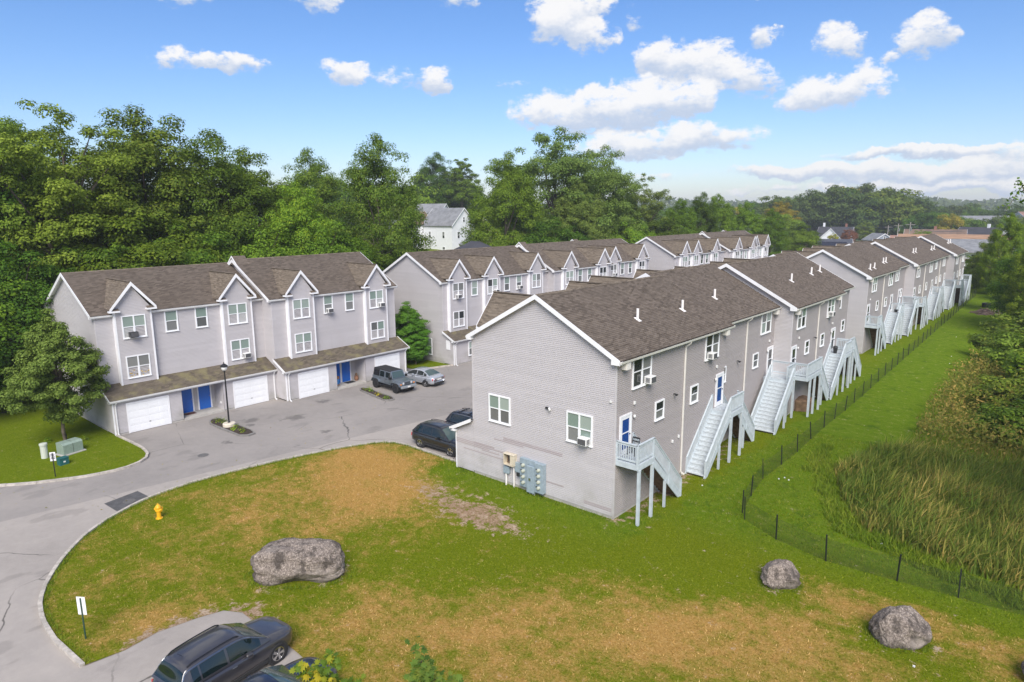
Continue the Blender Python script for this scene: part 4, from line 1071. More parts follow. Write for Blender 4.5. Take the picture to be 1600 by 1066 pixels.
mb.build('lettering', PLAST, t)
PAD = mat('pad_green', (.25, .32, .27), .45, var=.08, vscale=5)
t = thing('transformer_cabinet', 'pale green metal transformer cabinet on a slab in front of the young tree', 'transformer', (-49.5, 12.75, .05), R_(14))
MB().box(-.62,.72,-1.0,1.0,-.1,.07).build('slab', CONC, t)
MB().add([(-.5,-.85,.07),(.55,-.85,.07),(.55,.85,.07),(-.5,.85,.07),(-.5,-.85,.98),(.35,-.85,.98),(.35,.85,.98),(-.5,.85,.98),(.55,-.85,.84),(.55,.85,.84)],
   [(0,1,8,5,4),(3,7,6,9,2),(0,4,7,3),(1,2,9,8),(8,9,6,5),(4,5,6,7),(0,3,2,1)]).build('cabinet', PAD, t, bevel=.015)
t.scale = (.74, .74, .82)
MB().box(.552,.562,-.012,.012,.1,.86).box(-.5,.36,-.012,.012,.982,.99).build('door_seam', PLAST, t)
tag(MB().lathe([(.20,0),(.20,.85),(.23,.86),(.23,.98),(.15,1.0)], n=14).build('cable_pedestal', mat('pedestal_green', (.55,.58,.50), .5, var=.08), loc=(-49.6, 11.35, .04)), 'pale round utility pedestal left of the green cabinet', 'utility pedestal')
t = thing('utility_cabinet', 'small dark teal utility box behind the little white sign', 'utility box', (-47.4, 11.75, .05), R_(10))
TEAL = mat('teal_enamel', (.02, .11, .115), .45, var=.1)
MB().box(-.3,.3,-.4,.4,-.05,.5).build('cabinet', TEAL, t, bevel=.02); MB().box(-.33,.33,-.43,.43,.5,.58).build('lid', TEAL, t, bevel=.02)
MB().box(.302,.306,-.10,.10,.2,.32).build('plate', ACW, t); t.scale = (.66, .66, .80)

SOIL = mat('dark_mulch', (.045, .03, .022), .95, var=.4, vscale=9, bump=.8)
def island(lb, pts, lamp=None):
    x0 = sum(p[0] for p in pts)/len(pts); y0 = sum(p[1] for p in pts)/len(pts)
    t = thing('planting_island', lb, 'planter', (x0, y0, 0))
    P = [Vector((p[0]-x0, p[1]-y0)) for p in pts]; n = len(P)
    I = [p*(1-.17/max(p.length, .3)) for p in P]
    mb = MB().add([(p.x, p.y, .07+.03*random.random()) for p in I]+[(0, 0, .13)], [(i, (i+1) % n, n) for i in range(n)]); mb.build('soil', SOIL, t)
    for i in range(n):
        a, b, c, d = P[i], P[(i+1) % n], I[(i+1) % n], I[i]
        MB().hexa([(a.x,a.y,-.05),(b.x,b.y,-.05),(c.x,c.y,-.05),(d.x,d.y,-.05),(a.x,a.y,.12),(b.x,b.y,.12),(c.x,c.y,.12),(d.x,d.y,.12)]).build('kerbstone', mat('dark_kerb', (.20,.19,.18), .9, var=.15, vscale=4), t)
    return t
island('narrow planting island with the lamp post in front of the left garages', [(-48.95,21.75),(-49.3,22.1),(-49.2,22.6),(-47,22.75),(-44.5,22.75),(-43.6,22.55),(-43.5,22.0),(-43.9,21.6),(-46.5,21.45),(-48.3,21.5)])
island('narrow planting island in front of the grey off-roader', [(-47.9,34.8),(-48.0,35.1),(-47.5,35.35),(-45,35.05),(-43.3,34.85),(-42.75,34.55),(-42.8,34.05),(-43.2,33.8),(-45.5,34.15),(-47.4,34.5)])
t = thing('street_lamp', 'black lamp post with a lantern head on the planting island', 'street lamp', (-46.6, 22.15, 0))
MB().lathe([(.45,-.05),(.45,.30),(.40,.34),(.12,.36)], n=20).build('base', mat('pale_base', (.60,.54,.44), .85, var=.1), t)
MB().lathe([(.10,.34),(.10,.42),(.062,.5),(.055,2.5),(.045,4.2),(.09,4.22),(.10,4.28)], n=14).build('pole', BLACK, t)
MB().lathe([(.12,4.28),(.20,4.42),(.21,4.52),(.18,4.60)], n=14).build('globe', mat('lamp_globe', (.80,.80,.78), .25), t, smooth=True)
MB().lathe([(.27,4.58),(.28,4.62),(.12,4.76),(.03,4.80),(.03,4.9)], n=16).build('lamp_cap', BLACK, t)
# things by the blue door
t = thing('cardboard_box', 'blue and brown packing box standing left of the right blue door', 'box', (-50.25, 33.95, .14), R_(8))
MB().box(-.25,.25,-.22,.22,0,.75).build('carton', mat('blue_card', (.03,.22,.55), .6, var=.3, vscale=4), t); MB().box(-.26,.26,-.23,.23,.6,.85).box(-.256,.256,-.226,.226,0,.12).build('brown_flap', mat('brown_card', (.30,.15,.08), .8), t)
t = thing('plant_pot', 'brown urn by the right blue door of the left townhouses', 'pot', (-50.3, 36.25, .14))
MB().lathe([(.12,0),(.2,.2),(.17,.42),(.2,.46),(.12,.47)], n=12).build('pot', mat('terracotta', (.28,.14,.08), .8), t); MB().lathe([(.05,.46),(.12,.6),(.03,.75)], n=8).build('ornament', RAWWOOD, t)
tag(MB().box(-.3,.3,-.45,.45,0,.02).build('door_mat', RUBBER, loc=(-50.2, 35.45, .145)), 'dark door mat in front of the right blue door', 'door mat')
tag(MB().box(-.25,.25,-.4,.4,0,.02).build('door_mat', mat('brown_mat', (.11,.04,.03), .9), loc=(-51.75, 21.6, .145)), 'brown door mat before the left pair of blue doors', 'door mat')
MB().box(-51.3, -49.25, 33.5, 36.55, -.1, .143).build('entry_slab', CONC)['kind'] = 'structure' if False else 'structure'

# ------------------------------------------------------------------ fence
FP = [(-1.0,30.35,0),(-2.39,30.3),(-4.55,30.1),(-7.33,29.9),(-9.74,30.5),(-11.7,31.6),(-12.1,32.3),(-12.55,34.6),(-12.93,37.4),(-12.87,40.3),(-12.87,43.2),(-12.97,46.3),(-13.05,49.5),(-13.06,52.1),(-13.05,54.9)]
y = 57.7
while y < 146: FP.append((-13.05-1.7*(y-55)/90, y)); y += 2.9
FP = [(3.6, 31.0), (1.2, 30.6)]+[(p[0], p[1]) for p in FP[1:]]
t = thing('mesh_fence', 'low black mesh fence on thin posts between the lawn and the reeds', 'fence', (-12.1, 32.3, 0))
FPOST = mat('fence_post', (.008, .011, .010), .6)
fp = None
for x, y in FP:
    loc = (x+12.1, y-32.3, 0); zz = lawn_z(x, y)
    if fp is None: fp = MB().box(-.024,.024,-.024,.024,-.2,1.3).build('post', FPOST, t, loc=loc)
    else: inst(fp, 'post', t, loc, rot=(R_(random.uniform(-4, 4)), R_(random.uniform(-4, 4)), random.random()))
def net_fn(t_, b, out):
    P = t_('ShaderNodeTexCoord').outputs['Object']; s3 = t_('ShaderNodeSeparateXYZ', {0: P})
    h = t_.math('ADD', s3.outputs[0], s3.outputs[1])
    a = t_.math('PINGPONG', t_.math('ADD', h, s3.outputs[2]), .024); c = t_.math('PINGPONG', t_.math('SUBTRACT', h, s3.outputs[2]), .024)
    w1 = t_.math('LESS_THAN', t_.math('MINIMUM', a, c), .0027)
    b.inputs['Base Color'].default_value = (.02,.022,.022,1)
    t_.l.new(w1, b.inputs['Alpha'])
NET = mat('fence_net', rough=.7, fn=net_fn)
for i in range(len(FP)-1):
    (xa, ya), (xb, yb) = FP[i], FP[i+1]; mb = MB(); n = 5
    for k in range(n):
        f0, f1 = k/n, (k+1)/n
        z0 = 1.16-.07*math.sin(math.pi*f0); z1 = 1.16-.07*math.sin(math.pi*f1)
        ax, ay, bx, by = xa+(xb-xa)*f0+12.1, ya+(yb-ya)*f0-32.3, xa+(xb-xa)*f1+12.1, ya+(yb-ya)*f1-32.3
        mb.quad((ax,ay,.0),(bx,by,.0),(bx,by,z1),(ax,ay,z0))
    mb.build('mesh_panel', NET, t)
t = thing('iron_fence', 'black iron railing on the grass at the far left beyond the young tree', 'fence', (-63.5, 13, 0))
mb = MB()
for i in range(60): mb.box(-.02,.02,-6+i*.2-.01,-6+i*.2+.01,0,1.3)
mb.box(-.02,.02,-6,6,1.15,1.19).box(-.02,.02,-6,6,.15,.19); mb.build('railing', FPOST, t)['kind'] = 'stuff'
for i in range(5): MB().box(-.04,.04,-6+i*3-.04,-6+i*3+.04,0,1.45).build('post', FPOST, t)

# ------------------------------------------------------------------ boulders
def rock_fn(t, b, out):
    P = t('ShaderNodeTexCoord').outputs['Object']
    sp_ = t.noise(P, 16, 6, .75); bg_ = t.noise(P, .9, 4, .6); st_ = t.noise(t('ShaderNodeVectorMath', {0: P, 1: (1, 1, .35)}, operation='MULTIPLY').outputs[0], 2.2, 5, .7)
    c = t.ramp(sp_, [(.32, (.06,.05,.043)), (.47, (.18,.148,.125)), (.58, (.32,.268,.23)), (.70, (.58,.51,.44))])
    c = t.mix(t.math('MULTIPLY', t.sstep(st_, .46, .62), .82), c, (.055,.046,.04))
    c = t.mix(t.math('MULTIPLY', t.sstep(bg_, .5, .66), .55), c, (.33,.285,.25))
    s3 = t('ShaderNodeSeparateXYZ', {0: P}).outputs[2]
    c = t.mix(t.math('MULTIPLY', t.sstep(t.math('ADD', s3, t.math('MULTIPLY', st_, .5)), .62, .25), .7), c, (.085,.075,.068))  # lower part darkened: shade under the bright top painted into the rock colour
    t.l.new(c, b.inputs['Base Color'])
    bn = t('ShaderNodeBump', {'Strength': .7, 'Distance': .035, 'Height': t.noise(P, 11, 7, .7)}); t.l.new(bn.outputs[0], b.inputs['Normal'])
ROCK = mat('granite', rough=.9, spec=.2, fn=rock_fn)
def boulder(lb, loc, rz, size, seed, shape, cat='boulder'):
    bm = bmesh.new(); bmesh.ops.create_icosphere(bm, subdivisions=6, radius=1)
    off = Vector((seed*7.3, seed*3.1, seed))
    for v in bm.verts:
        p = v.co.copy()
        n = 6 if shape == 'block' else 3.6; k = (abs(p.x)**n+abs(p.y)**n+abs(p.z)**n)**(-1/n); k = .45+.55*k if shape == 'round' else k*.93
        p = p*k
        q = p+(.22 if shape == 'round' else .12)*noise.noise_vector(p*1.1+off)
        q += .10*noise.noise_vector(p*2.7+off)
        # flat cut facets
        for nx, ny, nz, dd in ((.5,-.5,.75,.86), (-.7,.3,.6,.9), (.9,.2,.3,.93), (-.4,-.8,.35,.9), (.1,.7,.7,.95)):
            nv = Vector((nx+.2*math.sin(seed), ny+.2*math.cos(seed*2), nz)).normalized(); e = q.dot(nv)-dd
            if e > 0: q -= nv*e*(.95 if shape == 'round' else .5)
        q += .035*noise.noise_vector(p*7+off)+.014*noise.noise_vector(p*19+off)
        if shape == 'block':   # top face tilts to the camera side, notched foot
            z = q.z
            if z < -.1 and q.y < -.2: q.y += .45*(-z-.1)*(1+.6*math.sin(q.x*5+1))
        v.co = Vector((q.x*size[0], q.y*size[1], (q.z+.82)*size[2]))
    me = bpy.data.meshes.new('boulder'); bm.to_mesh(me); bm.free(); me.materials.append(ROCK)
    me.polygons.foreach_set('use_smooth', [True]*len(me.polygons))
    o = bpy.data.objects.new('boulder', me); COL.objects.link(o); o.location = loc; o.rotation_euler = (0, 0, rz)
    tag(o, lb, 'boulder', 'boulders set on the lawn'); return o
boulder('long flat topped boulder, the largest, in the lawn near the dark parked cars', (-24.35, 14.1, -.05), R_(43), (1.95, .95, .90), 1.0, 'block')
boulder('smallest pale boulder standing in the lawn nearest the reeds', (-8.25, 26.75, -.05), R_(40), (.74, .58, .60), 2.4, 'round')
boulder('dark rounded boulder at lower right with a streaked top', (-3.65, 25.85, -.05), R_(40), (.90, .72, .68), 3.7, 'round')
boulder('grey boulder cut off by the lower right edge of the photo', (.95, 26.2, -.05), R_(20), (.95, .8, .62), 5.2, 'round')
# scraps of litter
mb = MB()
for x, y in ((-12.2,37.9),(-12.0,38.3),(-11.7,38.1),(-5.8,33.2),(-9.5,79),(-9.9,83),(-11.2,96),(-15.2,34.2),(-2.9,24.4)):
    mb.box(x-.035, x+.035, y-.03, y+.03, lawn_z(x, y)+.01, lawn_z(x, y)+.06)
mb.build('litter', mat('white_litter', (.7,.7,.7), .7))['kind'] = 'stuff'
# ------------------------------------------------------------------ vehicles
def paint(name, c, rough=.28, metal=.35):
    return mat(name, c, rough, metal=metal, spec=.6, coat=1.0)
def curve(tbl, x):
    xs = [a for a, _ in tbl]; ys = [b for _, b in tbl]
    if x <= xs[0]: return ys[0]
    if x >= xs[-1]: return ys[-1]
    for i in range(len(xs)-1):
        if xs[i] <= x <= xs[i+1]:
            t = (x-xs[i])/(xs[i+1]-xs[i]); t = t*.35+.65*t*t*(3-2*t) if False else t
            # catmull style smoothing
            p0 = ys[max(i-1,0)]; p1 = ys[i]; p2 = ys[i+1]; p3 = ys[min(i+2,len(ys)-1)]
            m1 = (p2-p0)/max(1e-6, xs[i+1]-xs[max(i-1,0)])*(xs[i+1]-xs[i]); m2 = (p3-p1)/max(1e-6, xs[min(i+2,len(xs)-1)]-xs[i])*(xs[i+1]-xs[i])
            return (2*t**3-3*t*t+1)*p1+(t**3-2*t*t+t)*m1+(-2*t**3+3*t*t)*p2+(t**3-t*t)*m2
def wheel(root, x, y, r, wdt, side, rim_mt, spokes=5):
    o = MB().lathe([(r*.66,-wdt/2),(r*.93,-wdt/2),(r,-wdt/2+.04),(r,wdt/2-.04),(r*.93,wdt/2),(r*.66,wdt/2-.01)], n=28).build('wheel', RUBBER, root)
    o.matrix_local = Matrix.Translation((x, y, r)) @ Matrix.Rotation(R_(-90*side), 4, 'X')
    mb = MB().lathe([(r*.64, wdt/2-.05),(r*.68, wdt/2-.0),(r*.62, wdt/2+.005),(r*.60, wdt/2-.03)], n=28)
    for k in range(spokes):
        a = 2*math.pi*k/spokes
        for da in (-.13, .13):
            mb.bar((r*.1*math.cos(a), r*.1*math.sin(a), wdt/2-.005), (r*.64*math.cos(a+da), r*.64*math.sin(a+da), wdt/2-.012), .055*r/.35, .02, (0,0,1))
    mb.lathe([(r*.16, wdt/2-.03),(r*.16, wdt/2+.008),(r*.05, wdt/2+.012)], n=12)
    mb.build('rim', rim_mt, o)
    MB().lathe([(r*.6, wdt/2-.09),(r*.6, wdt/2-.085)], n=20).build('brake_disc', PLAST, o)
def car(name, label, loc, rz, L, W, zlow, body, wmax, roofline, belt, wtop, wh, r, pt, cat='car', group='parked cars', rim=CHROME, ws=(0,0), rw=(0,0), side_win=(), pillars=(), rails=False, cladding=False, trimline=False, lights=True, tail='suv', arch=True, plate_rear=True):
    """body: table x -> top of the lower body; roofline: table x -> roof height; belt: table x -> window sill"""
    t = thing(name, label, cat, loc, rz, group)
    h = L/2
    def sec(x, m, n_=24):
        zt = curve(body, x); zb = zlow+ .10*max(0, (abs(x)-h+.55)/.55)**2
        wd = W/2*curve(wmax, x); zc = (zt+zb)/2; hh = (zt-zb)/2; pts = []
        for k in range(n_+1):
            a = -math.pi/2+math.pi*k/n_; c, s = math.cos(a), math.sin(a)
            e1, e2 = 2/5.5, 2/5.0
            y = wd*abs(c)**e1; z = zc+hh*math.copysign(abs(s)**e2, s)
            y *= 1-.09*max(0, (z-zc)/hh)**2-.05*max(0, (zc-z)/hh)**2
            if s > .8: z += .02*(1-(y/wd)**2)
            pts.append((y, z))
        return pts
    xs = [-h+.0, -h+.02, -h+.06, -h+.13, -h+.24]+[-h+.4+i*(L-.8)/34 for i in range(35)]+[h-.24, h-.13, h-.06, h-.02, h]
    mb = MB(); n_ = 24; rows = []
    for i, x in enumerate(xs):
        e = min(x+h, h-x); k = 1 if e > .24 else (.90+.10*math.sin(min(1, e/.24)*math.pi/2))
        kz = 1 if e > .16 else .86+.14*math.sin(min(1, e/.16)*math.pi/2)
        P = sec(x, 0); zc = (P[0][1]+P[-1][1])/2
        row = [(x, y*k, zc+(z-zc)*kz) for y, z in P]+[(x, -y*k, zc+(z-zc)*kz) for y, z in reversed(P)][1:-1]
        rows.append(row)
    nr = len(rows[0])
    for row in rows: mb.v += row
    for i in range(len(rows)-1):
        for k in range(nr):
            a0 = i*nr+k; a1 = i*nr+(k+1) % nr; mb.f.append((a0, a1, a1+nr, a0+nr))
    mb.f.append(tuple(range(nr))); mb.f.append(tuple((len(rows)-1)*nr+k for k in reversed(range(nr))))
    mb.build('body', pt, t, smooth=True)
    # greenhouse
    x0, x1 = roofline[0][0], roofline[-1][0]
    def gp(x, s, off=0.0):     # s 0..1 sill to middle of the roof, left side
        zb, zr = curve(belt, x), curve(roofline, x); zr = max(zr, zb-.03); wb = W/2*curve(wmax, x)*.925; wt_ = W/2*curve(wtop, x)
        hh = zr-zb; w1 = wb+(wt_-wb)*min(1, hh/.5)
        if s < .5: q = s/.5; y = wb+(w1-wb)*(q**1.15); z = zb+hh*.86*q
        else:
            q = (s-.5)/.5; ang = min(1, q/.3)
            if q < .3: y = w1-.10*(1-math.cos(ang*math.pi/2)); z = zb+hh*.86+hh*.12*math.sin(ang*math.pi/2)
            else:
                q2 = (q-.3)/.7; y = (w1-.10)*(1-q2); z = zb+hh*.98+(.035*min(1, hh/.4)+hh*.02)*(1-(1-q2)**2)
        return (x, y+off*(1 if s < .55 else .2), z+off*(.3 if s < .5 else 1))
    def grid(xa, xb, sa, sb, nx, ns, off, both=False, mirror=False):
        m = MB(); ss = [sa+(sb-sa)*j/ns for j in range(ns+1)]
        if both: line = [(s_, 1) for s_ in ss]+[(s_, -1) for s_ in reversed(ss)][1:]
        else: line = [(s_, -1 if mirror else 1) for s_ in ss]
        for i in range(nx+1):
            x = xa+(xb-xa)*i/nx
            for s_, sg in line:
                p = gp(x, s_, off); m.v.append((p[0], p[1]*sg, p[2]))
        c = len(line)
        for i in range(nx):
            for j in range(c-1): m.f.append((i*c+j, i*c+j+1, (i+1)*c+j+1, (i+1)*c+j))
        return m
    grid(x0, x1, 0, 1, 46, 20, 0, both=True).build('roof', pt, t, smooth=True)
    if ws[1]: grid(ws[0], ws[1], .60, 1, 10, 8, .008, both=True).build('windscreen', WSGLASS, t, smooth=True)
    if rw[1] or rw[0]: grid(rw[0], rw[1], .60, 1, 10, 8, .008, both=True).build('rear_window', WSGLASS if tail == 'sedan' else DGLASS, t, smooth=True)
    for sg in (False, True):
        for a, b, g in side_win: grid(a, b, .07, .47, 8, 6, .007, mirror=sg).build('side_window', g, t, smooth=True)
    if trimline:
        for q in (1, -1):
            m = MB(); pp = [gp(side_win[0][0]-.3+(side_win[-1][1]-side_win[0][0]+.5)*i/24, .5, .012) for i in range(25)]
            m.tube([(p[0], q*p[1], p[2]) for p in pp], .012, 5); m.build('chrome_trim', CHROME, t)
    if rails:
        for q in (1, -1):
            pp = [gp(rails[0]+(rails[1]-rails[0])*i/14, .64, .012) for i in range(15)]
            MB().tube([(p[0], q*p[1], p[2]+(.035 if 0 < i < 14 else .0)) for i, p in enumerate(pp)], .022, 6).build('roof_rail', BLACK, t)
    # wheels and arches
    for wx in wh:
        for q in (1, -1):
            wl = W/2*min(1, curve(wmax, wx))
            o = MB().lathe([(r*1.19, -.28),(r*1.19, .0),(r*1.03, .004)], n=30).build('wheel_arch', PLAST, t)
            o.matrix_local = Matrix.Translation((wx, q*(wl-.012), r*1.02)) @ Matrix.Rotation(R_(-90*q), 4, 'X')
            wheel(t, wx, q*(wl-.085), r, .21, q, rim)
    if cladding:
        for q in (1, -1): MB().box(wh[1]+r*1.1, wh[0]-r*1.1, q*(W/2-.03), q*(W/2+.004), zlow+.02, zlow+.15).build('sill', PLAST, t, bevel=.01)
    # front and rear furniture
    zf = curve(body, h-.2); zr_ = curve(body, -h+.1)
    wf = W/2*curve(wmax, h-.12)*.92
    MB().box(h-.03, h+.012, -wf*.55, wf*.55, zlow+.12, zlow+.30).box(h-.045, h+.008, -wf*.62, wf*.62, zf-.24, zf-.13).build('grille', PLAST, t, bevel=.01)
    for q in (1, -1):
        MB().hexa([(h-.30, q*wf*1.06, zf-.27),(h-.035, q*wf*.70, zf-.27),(h+.004, q*wf*.66, zf-.27),(h-.16, q*wf*1.085, zf-.27),
                   (h-.34, q*wf*1.03, zf-.13),(h-.08, q*wf*.70, zf-.13),(h-.03, q*wf*.66, zf-.13),(h-.20, q*wf*1.06, zf-.13)]).build('headlight', CLEARL, t, bevel=.01)
        MB().box(h-.27, h-.16, q*wf*1.0, q*wf*1.075, zf-.28, zf-.22).build('indicator', AMBER, t)
        wr = W/2*curve(wmax, -h+.1)*.93
        MB().hexa([(-h+.30, q*wr*1.07, zr_-.30),(-h+.02, q*wr*.72, zr_-.30),(-h-.01, q*wr*.72, zr_-.30),(-h+.10, q*wr*1.085, zr_-.30),
                   (-h+.32, q*wr*1.03, zr_-.10),(-h+.05, q*wr*.70, zr_-.10),(-h+.0, q*wr*.70, zr_-.10),(-h+.10, q*wr*1.05, zr_-.10)]).build('tail_light', REDL, t, bevel=.012)
        mx = ws[0]-.05 if ws[1] else .6; zm = curve(belt, mx)+.06
        MB().box(mx-.14, mx+.03, q*(W/2-.02), q*(W/2+.17), zm-.07, zm+.08).build('wing_mirror', pt, t, bevel=.03)
        for a, b, g in [s_ for s_ in side_win if s_[1]-s_[0] > .5][:2]:
            zz = curve(belt, (a+b)/2)-.13; MB().box(a+.02, a+.2, q*(W/2*.985-.02), q*(W/2*.985+.02), zz-.015, zz+.015).build('door_handle', CHROME if trimline else pt, t, bevel=.006)
    MB().box(-h-.012, -h+.05, -.26, .26, zr_-.30, zr_-.17).build('licence_plate', ACW, t); MB().box(-h-.012, -h+.1, -W*.36, W*.36, zlow+.05, zlow+.26).build('rear_bumper_trim', PLAST, t, bevel=.02)
    # wipers
    if ws[1]:
        p, q_ = gp(ws[1]-.04, .8, .02), gp(ws[1]-.12, 1.0, .02)
        MB().tube([(p[0], -.5, p[2]), (p[0]-.05, 0, p[2]+.04), (p[0]-.1, .45, p[2]+.03)], .009, 4).build('wiper', BLACK, t)
    return t
GREYP = paint('charcoal_car_paint', (.058, .056, .064)); NAVY = paint('navy_car_paint', (.012, .018, .04)); DARKP = paint('dark_grey_car_paint', (.022, .023, .026))
SILVER = paint('silver_car_paint', (.50, .53, .58), .25, .5); JEEPP = paint('slate_car_paint', (.16, .19, .225), .3, .4); BLUBLK = paint('blue_black_car_paint', (.02, .024, .036))
suv_body = [(-2.2,.92),(-2.0,1.0),(-1.2,1.03),(0,1.03),(.85,1.05),(1.3,1.02),(1.8,.95),(2.2,.86)]
wm = [(-2.2,.86),(-1.95,.96),(-1.3,1.0),(0,1.0),(1.3,1.0),(1.8,.955),(2.05,.88),(2.2,.78)]
suv_roof = [(-2.12,1.0),(-2.0,1.14),(-1.82,1.44),(-1.70,1.54),(-1.3,1.60),(-.5,1.635),(.05,1.62),(.32,1.55),(.70,1.33),(1.16,1.04)]
car('dark_suv', 'dark charcoal suv parked at the bottom left with its nose to the lawn', (-20.62, 8.98, 0), R_(97), 4.42, 1.84, .24, suv_body, wm, suv_roof, [(-2.2,1.0),(-1,.99),(.3,.96),(1.2,.99)],
    [(-2.1,.60),(-1.6,.68),(0,.70),(1.2,.72)], (1.36, -1.32), .36, GREYP, ws=(.34, 1.10), rw=(-2.07, -1.80), side_win=[(-1.62,-1.38,DGLASS),(-1.32,-.47,DGLASS),(-.38,.78,DGLASS)], rails=(-1.65, .15), cladding=True, trimline=True)
MB().bar((-1.45,0,1.60), (-1.62,0,1.80), .012, .012).build('aerial', BLACK, bpy.data.objects['dark_suv'])
sed_body = [(-2.3,.88),(-2.1,.97),(-1.6,1.0),(-.6,.94),(.6,.93),(1.1,.92),(1.7,.84),(2.3,.70)]
sed_roof = [(-1.80,.98),(-1.35,1.20),(-.95,1.36),(-.4,1.44),(.1,1.43),(.45,1.34),(.85,1.12),(1.20,.90)]
wm2 = [(a*1.045, b) for a, b in wm]
car('dark_car', 'dark navy car half out of the photo beside the charcoal suv', (-17.62, 8.75, 0), R_(96), 4.5, 1.80, .2, sed_body, wm2, sed_roof, [(-2.2,.95),(-1,.93),(.6,.91),(1.2,.89)],
    [(-1.8,.62),(0,.66),(1.2,.72)], (1.38, -1.34), .33, NAVY, ws=(.22, 1.14), rw=(-1.72, -1.0), side_win=[(-1.05,-.30,DGLASS),(-.22,.85,DGLASS)], tail='sedan')
car('silver_saloon', 'silver saloon parked nose in with red tail lights facing the road', (-45.45, 39.9, 0), R_(184), 4.6, 1.80, .2, sed_body, wm2, sed_roof, [(-2.2,.95),(-1,.93),(.6,.91),(1.2,.89)],
    [(-1.8,.60),(0,.66),(1.2,.72)], (1.40, -1.36), .33, SILVER, ws=(.22, 1.14), rw=(-1.72, -1.0), side_win=[(-1.45,-1.12,DGLASS),(-1.05,-.30,DGLASS),(-.22,.85,DGLASS)], tail='sedan')
ob_body = [(-2.4,.90),(-2.2,1.0),(-1.3,1.02),(0,.99),(.85,.98),(1.3,.97),(1.9,.88),(2.4,.76)]
ob_roof = [(-2.30,.98),(-2.15,1.12),(-1.85,1.44),(-1.6,1.54),(-1.0,1.60),(-.3,1.61),(.2,1.58),(.5,1.47),(.85,1.24),(1.3,.95)]
wm3 = [(a*1.09, b) for a, b in wm]
car('dark_estate', 'black estate car parked nose in beside the near building', (-31.15, 29.2, 0), R_(2), 4.8, 1.84, .26, ob_body, wm3, ob_roof, [(-2.4,.98),(-1,.97),(.6,.94),(1.3,.93)],
    [(-2.3,.58),(-1.7,.66),(0,.68),(1.3,.72)], (1.42, -1.38), .35, DARKP, ws=(.42, 1.24), rw=(-2.26, -1.85), side_win=[(-1.85,-1.30,DGLASS),(-1.22,-.42,DGLASS),(-.34,.80,DGLASS)], rails=(-1.7, .2), cladding=True)
car('blue_black_suv', 'blue black suv with roof bars half hidden by the near building', (-31.2, 32.3, 0), R_(3), 4.6, 1.84, .24, [(a*1.04, b) for a, b in suv_body], [(a*1.04, b) for a, b in wm], [(a*1.04, b+.02) for a, b in suv_roof], [(-2.2,1.0),(-1,.99),(.3,.96),(1.2,.99)],
    [(-2.2,.58),(-1.6,.66),(0,.69),(1.25,.72)], (1.40, -1.36), .36, BLUBLK, ws=(.36, 1.14), rw=(-2.15, -1.88), side_win=[(-1.66,-1.40,DGLASS),(-1.34,-.47,DGLASS),(-.38,.80,DGLASS)], rails=(-1.7, .15), trimline=True)
for x_ in (-1.1, -.2): MB().bar((x_, -.62, 1.70), (x_, .62, 1.70), .06, .03).build('roof_bar', BLACK, bpy.data.objects['blue_black_suv'])
# boxy off-roader
t = thing('off_roader', 'slate grey boxy off-roader with a black soft top before the left garages', 'car', (-45.75, 36.9, 0), R_(-3), 'parked cars')
CANV = mat('black_canvas', (.016, .016, .018), .85, bump=.3)
MB().hexa([(-2.05,-.76,.55),(1.0,-.76,.55),(1.0,.76,.55),(-2.05,.76,.55),(-2.05,-.80,1.12),(1.0,-.76,1.10),(1.0,.76,1.10),(-2.05,.80,1.12)]).build('body', JEEPP, t, bevel=.035)
MB().hexa([(1.0,-.70,.62),(2.02,-.60,.62),(2.02,.60,.62),(1.0,.70,.62),(.98,-.72,1.14),(2.0,-.56,1.04),(2.0,.56,1.04),(.98,.72,1.14)]).build('bonnet', JEEPP, t, bevel=.05)
MB().hexa([(-2.0,-.76,1.12),(.78,-.74,1.12),(.78,.74,1.12),(-2.0,.76,1.12),(-1.93,-.64,1.80),(.52,-.62,1.78),(.52,.62,1.78),(-1.93,.64,1.80)]).build('soft_top', CANV, t, bevel=.05)
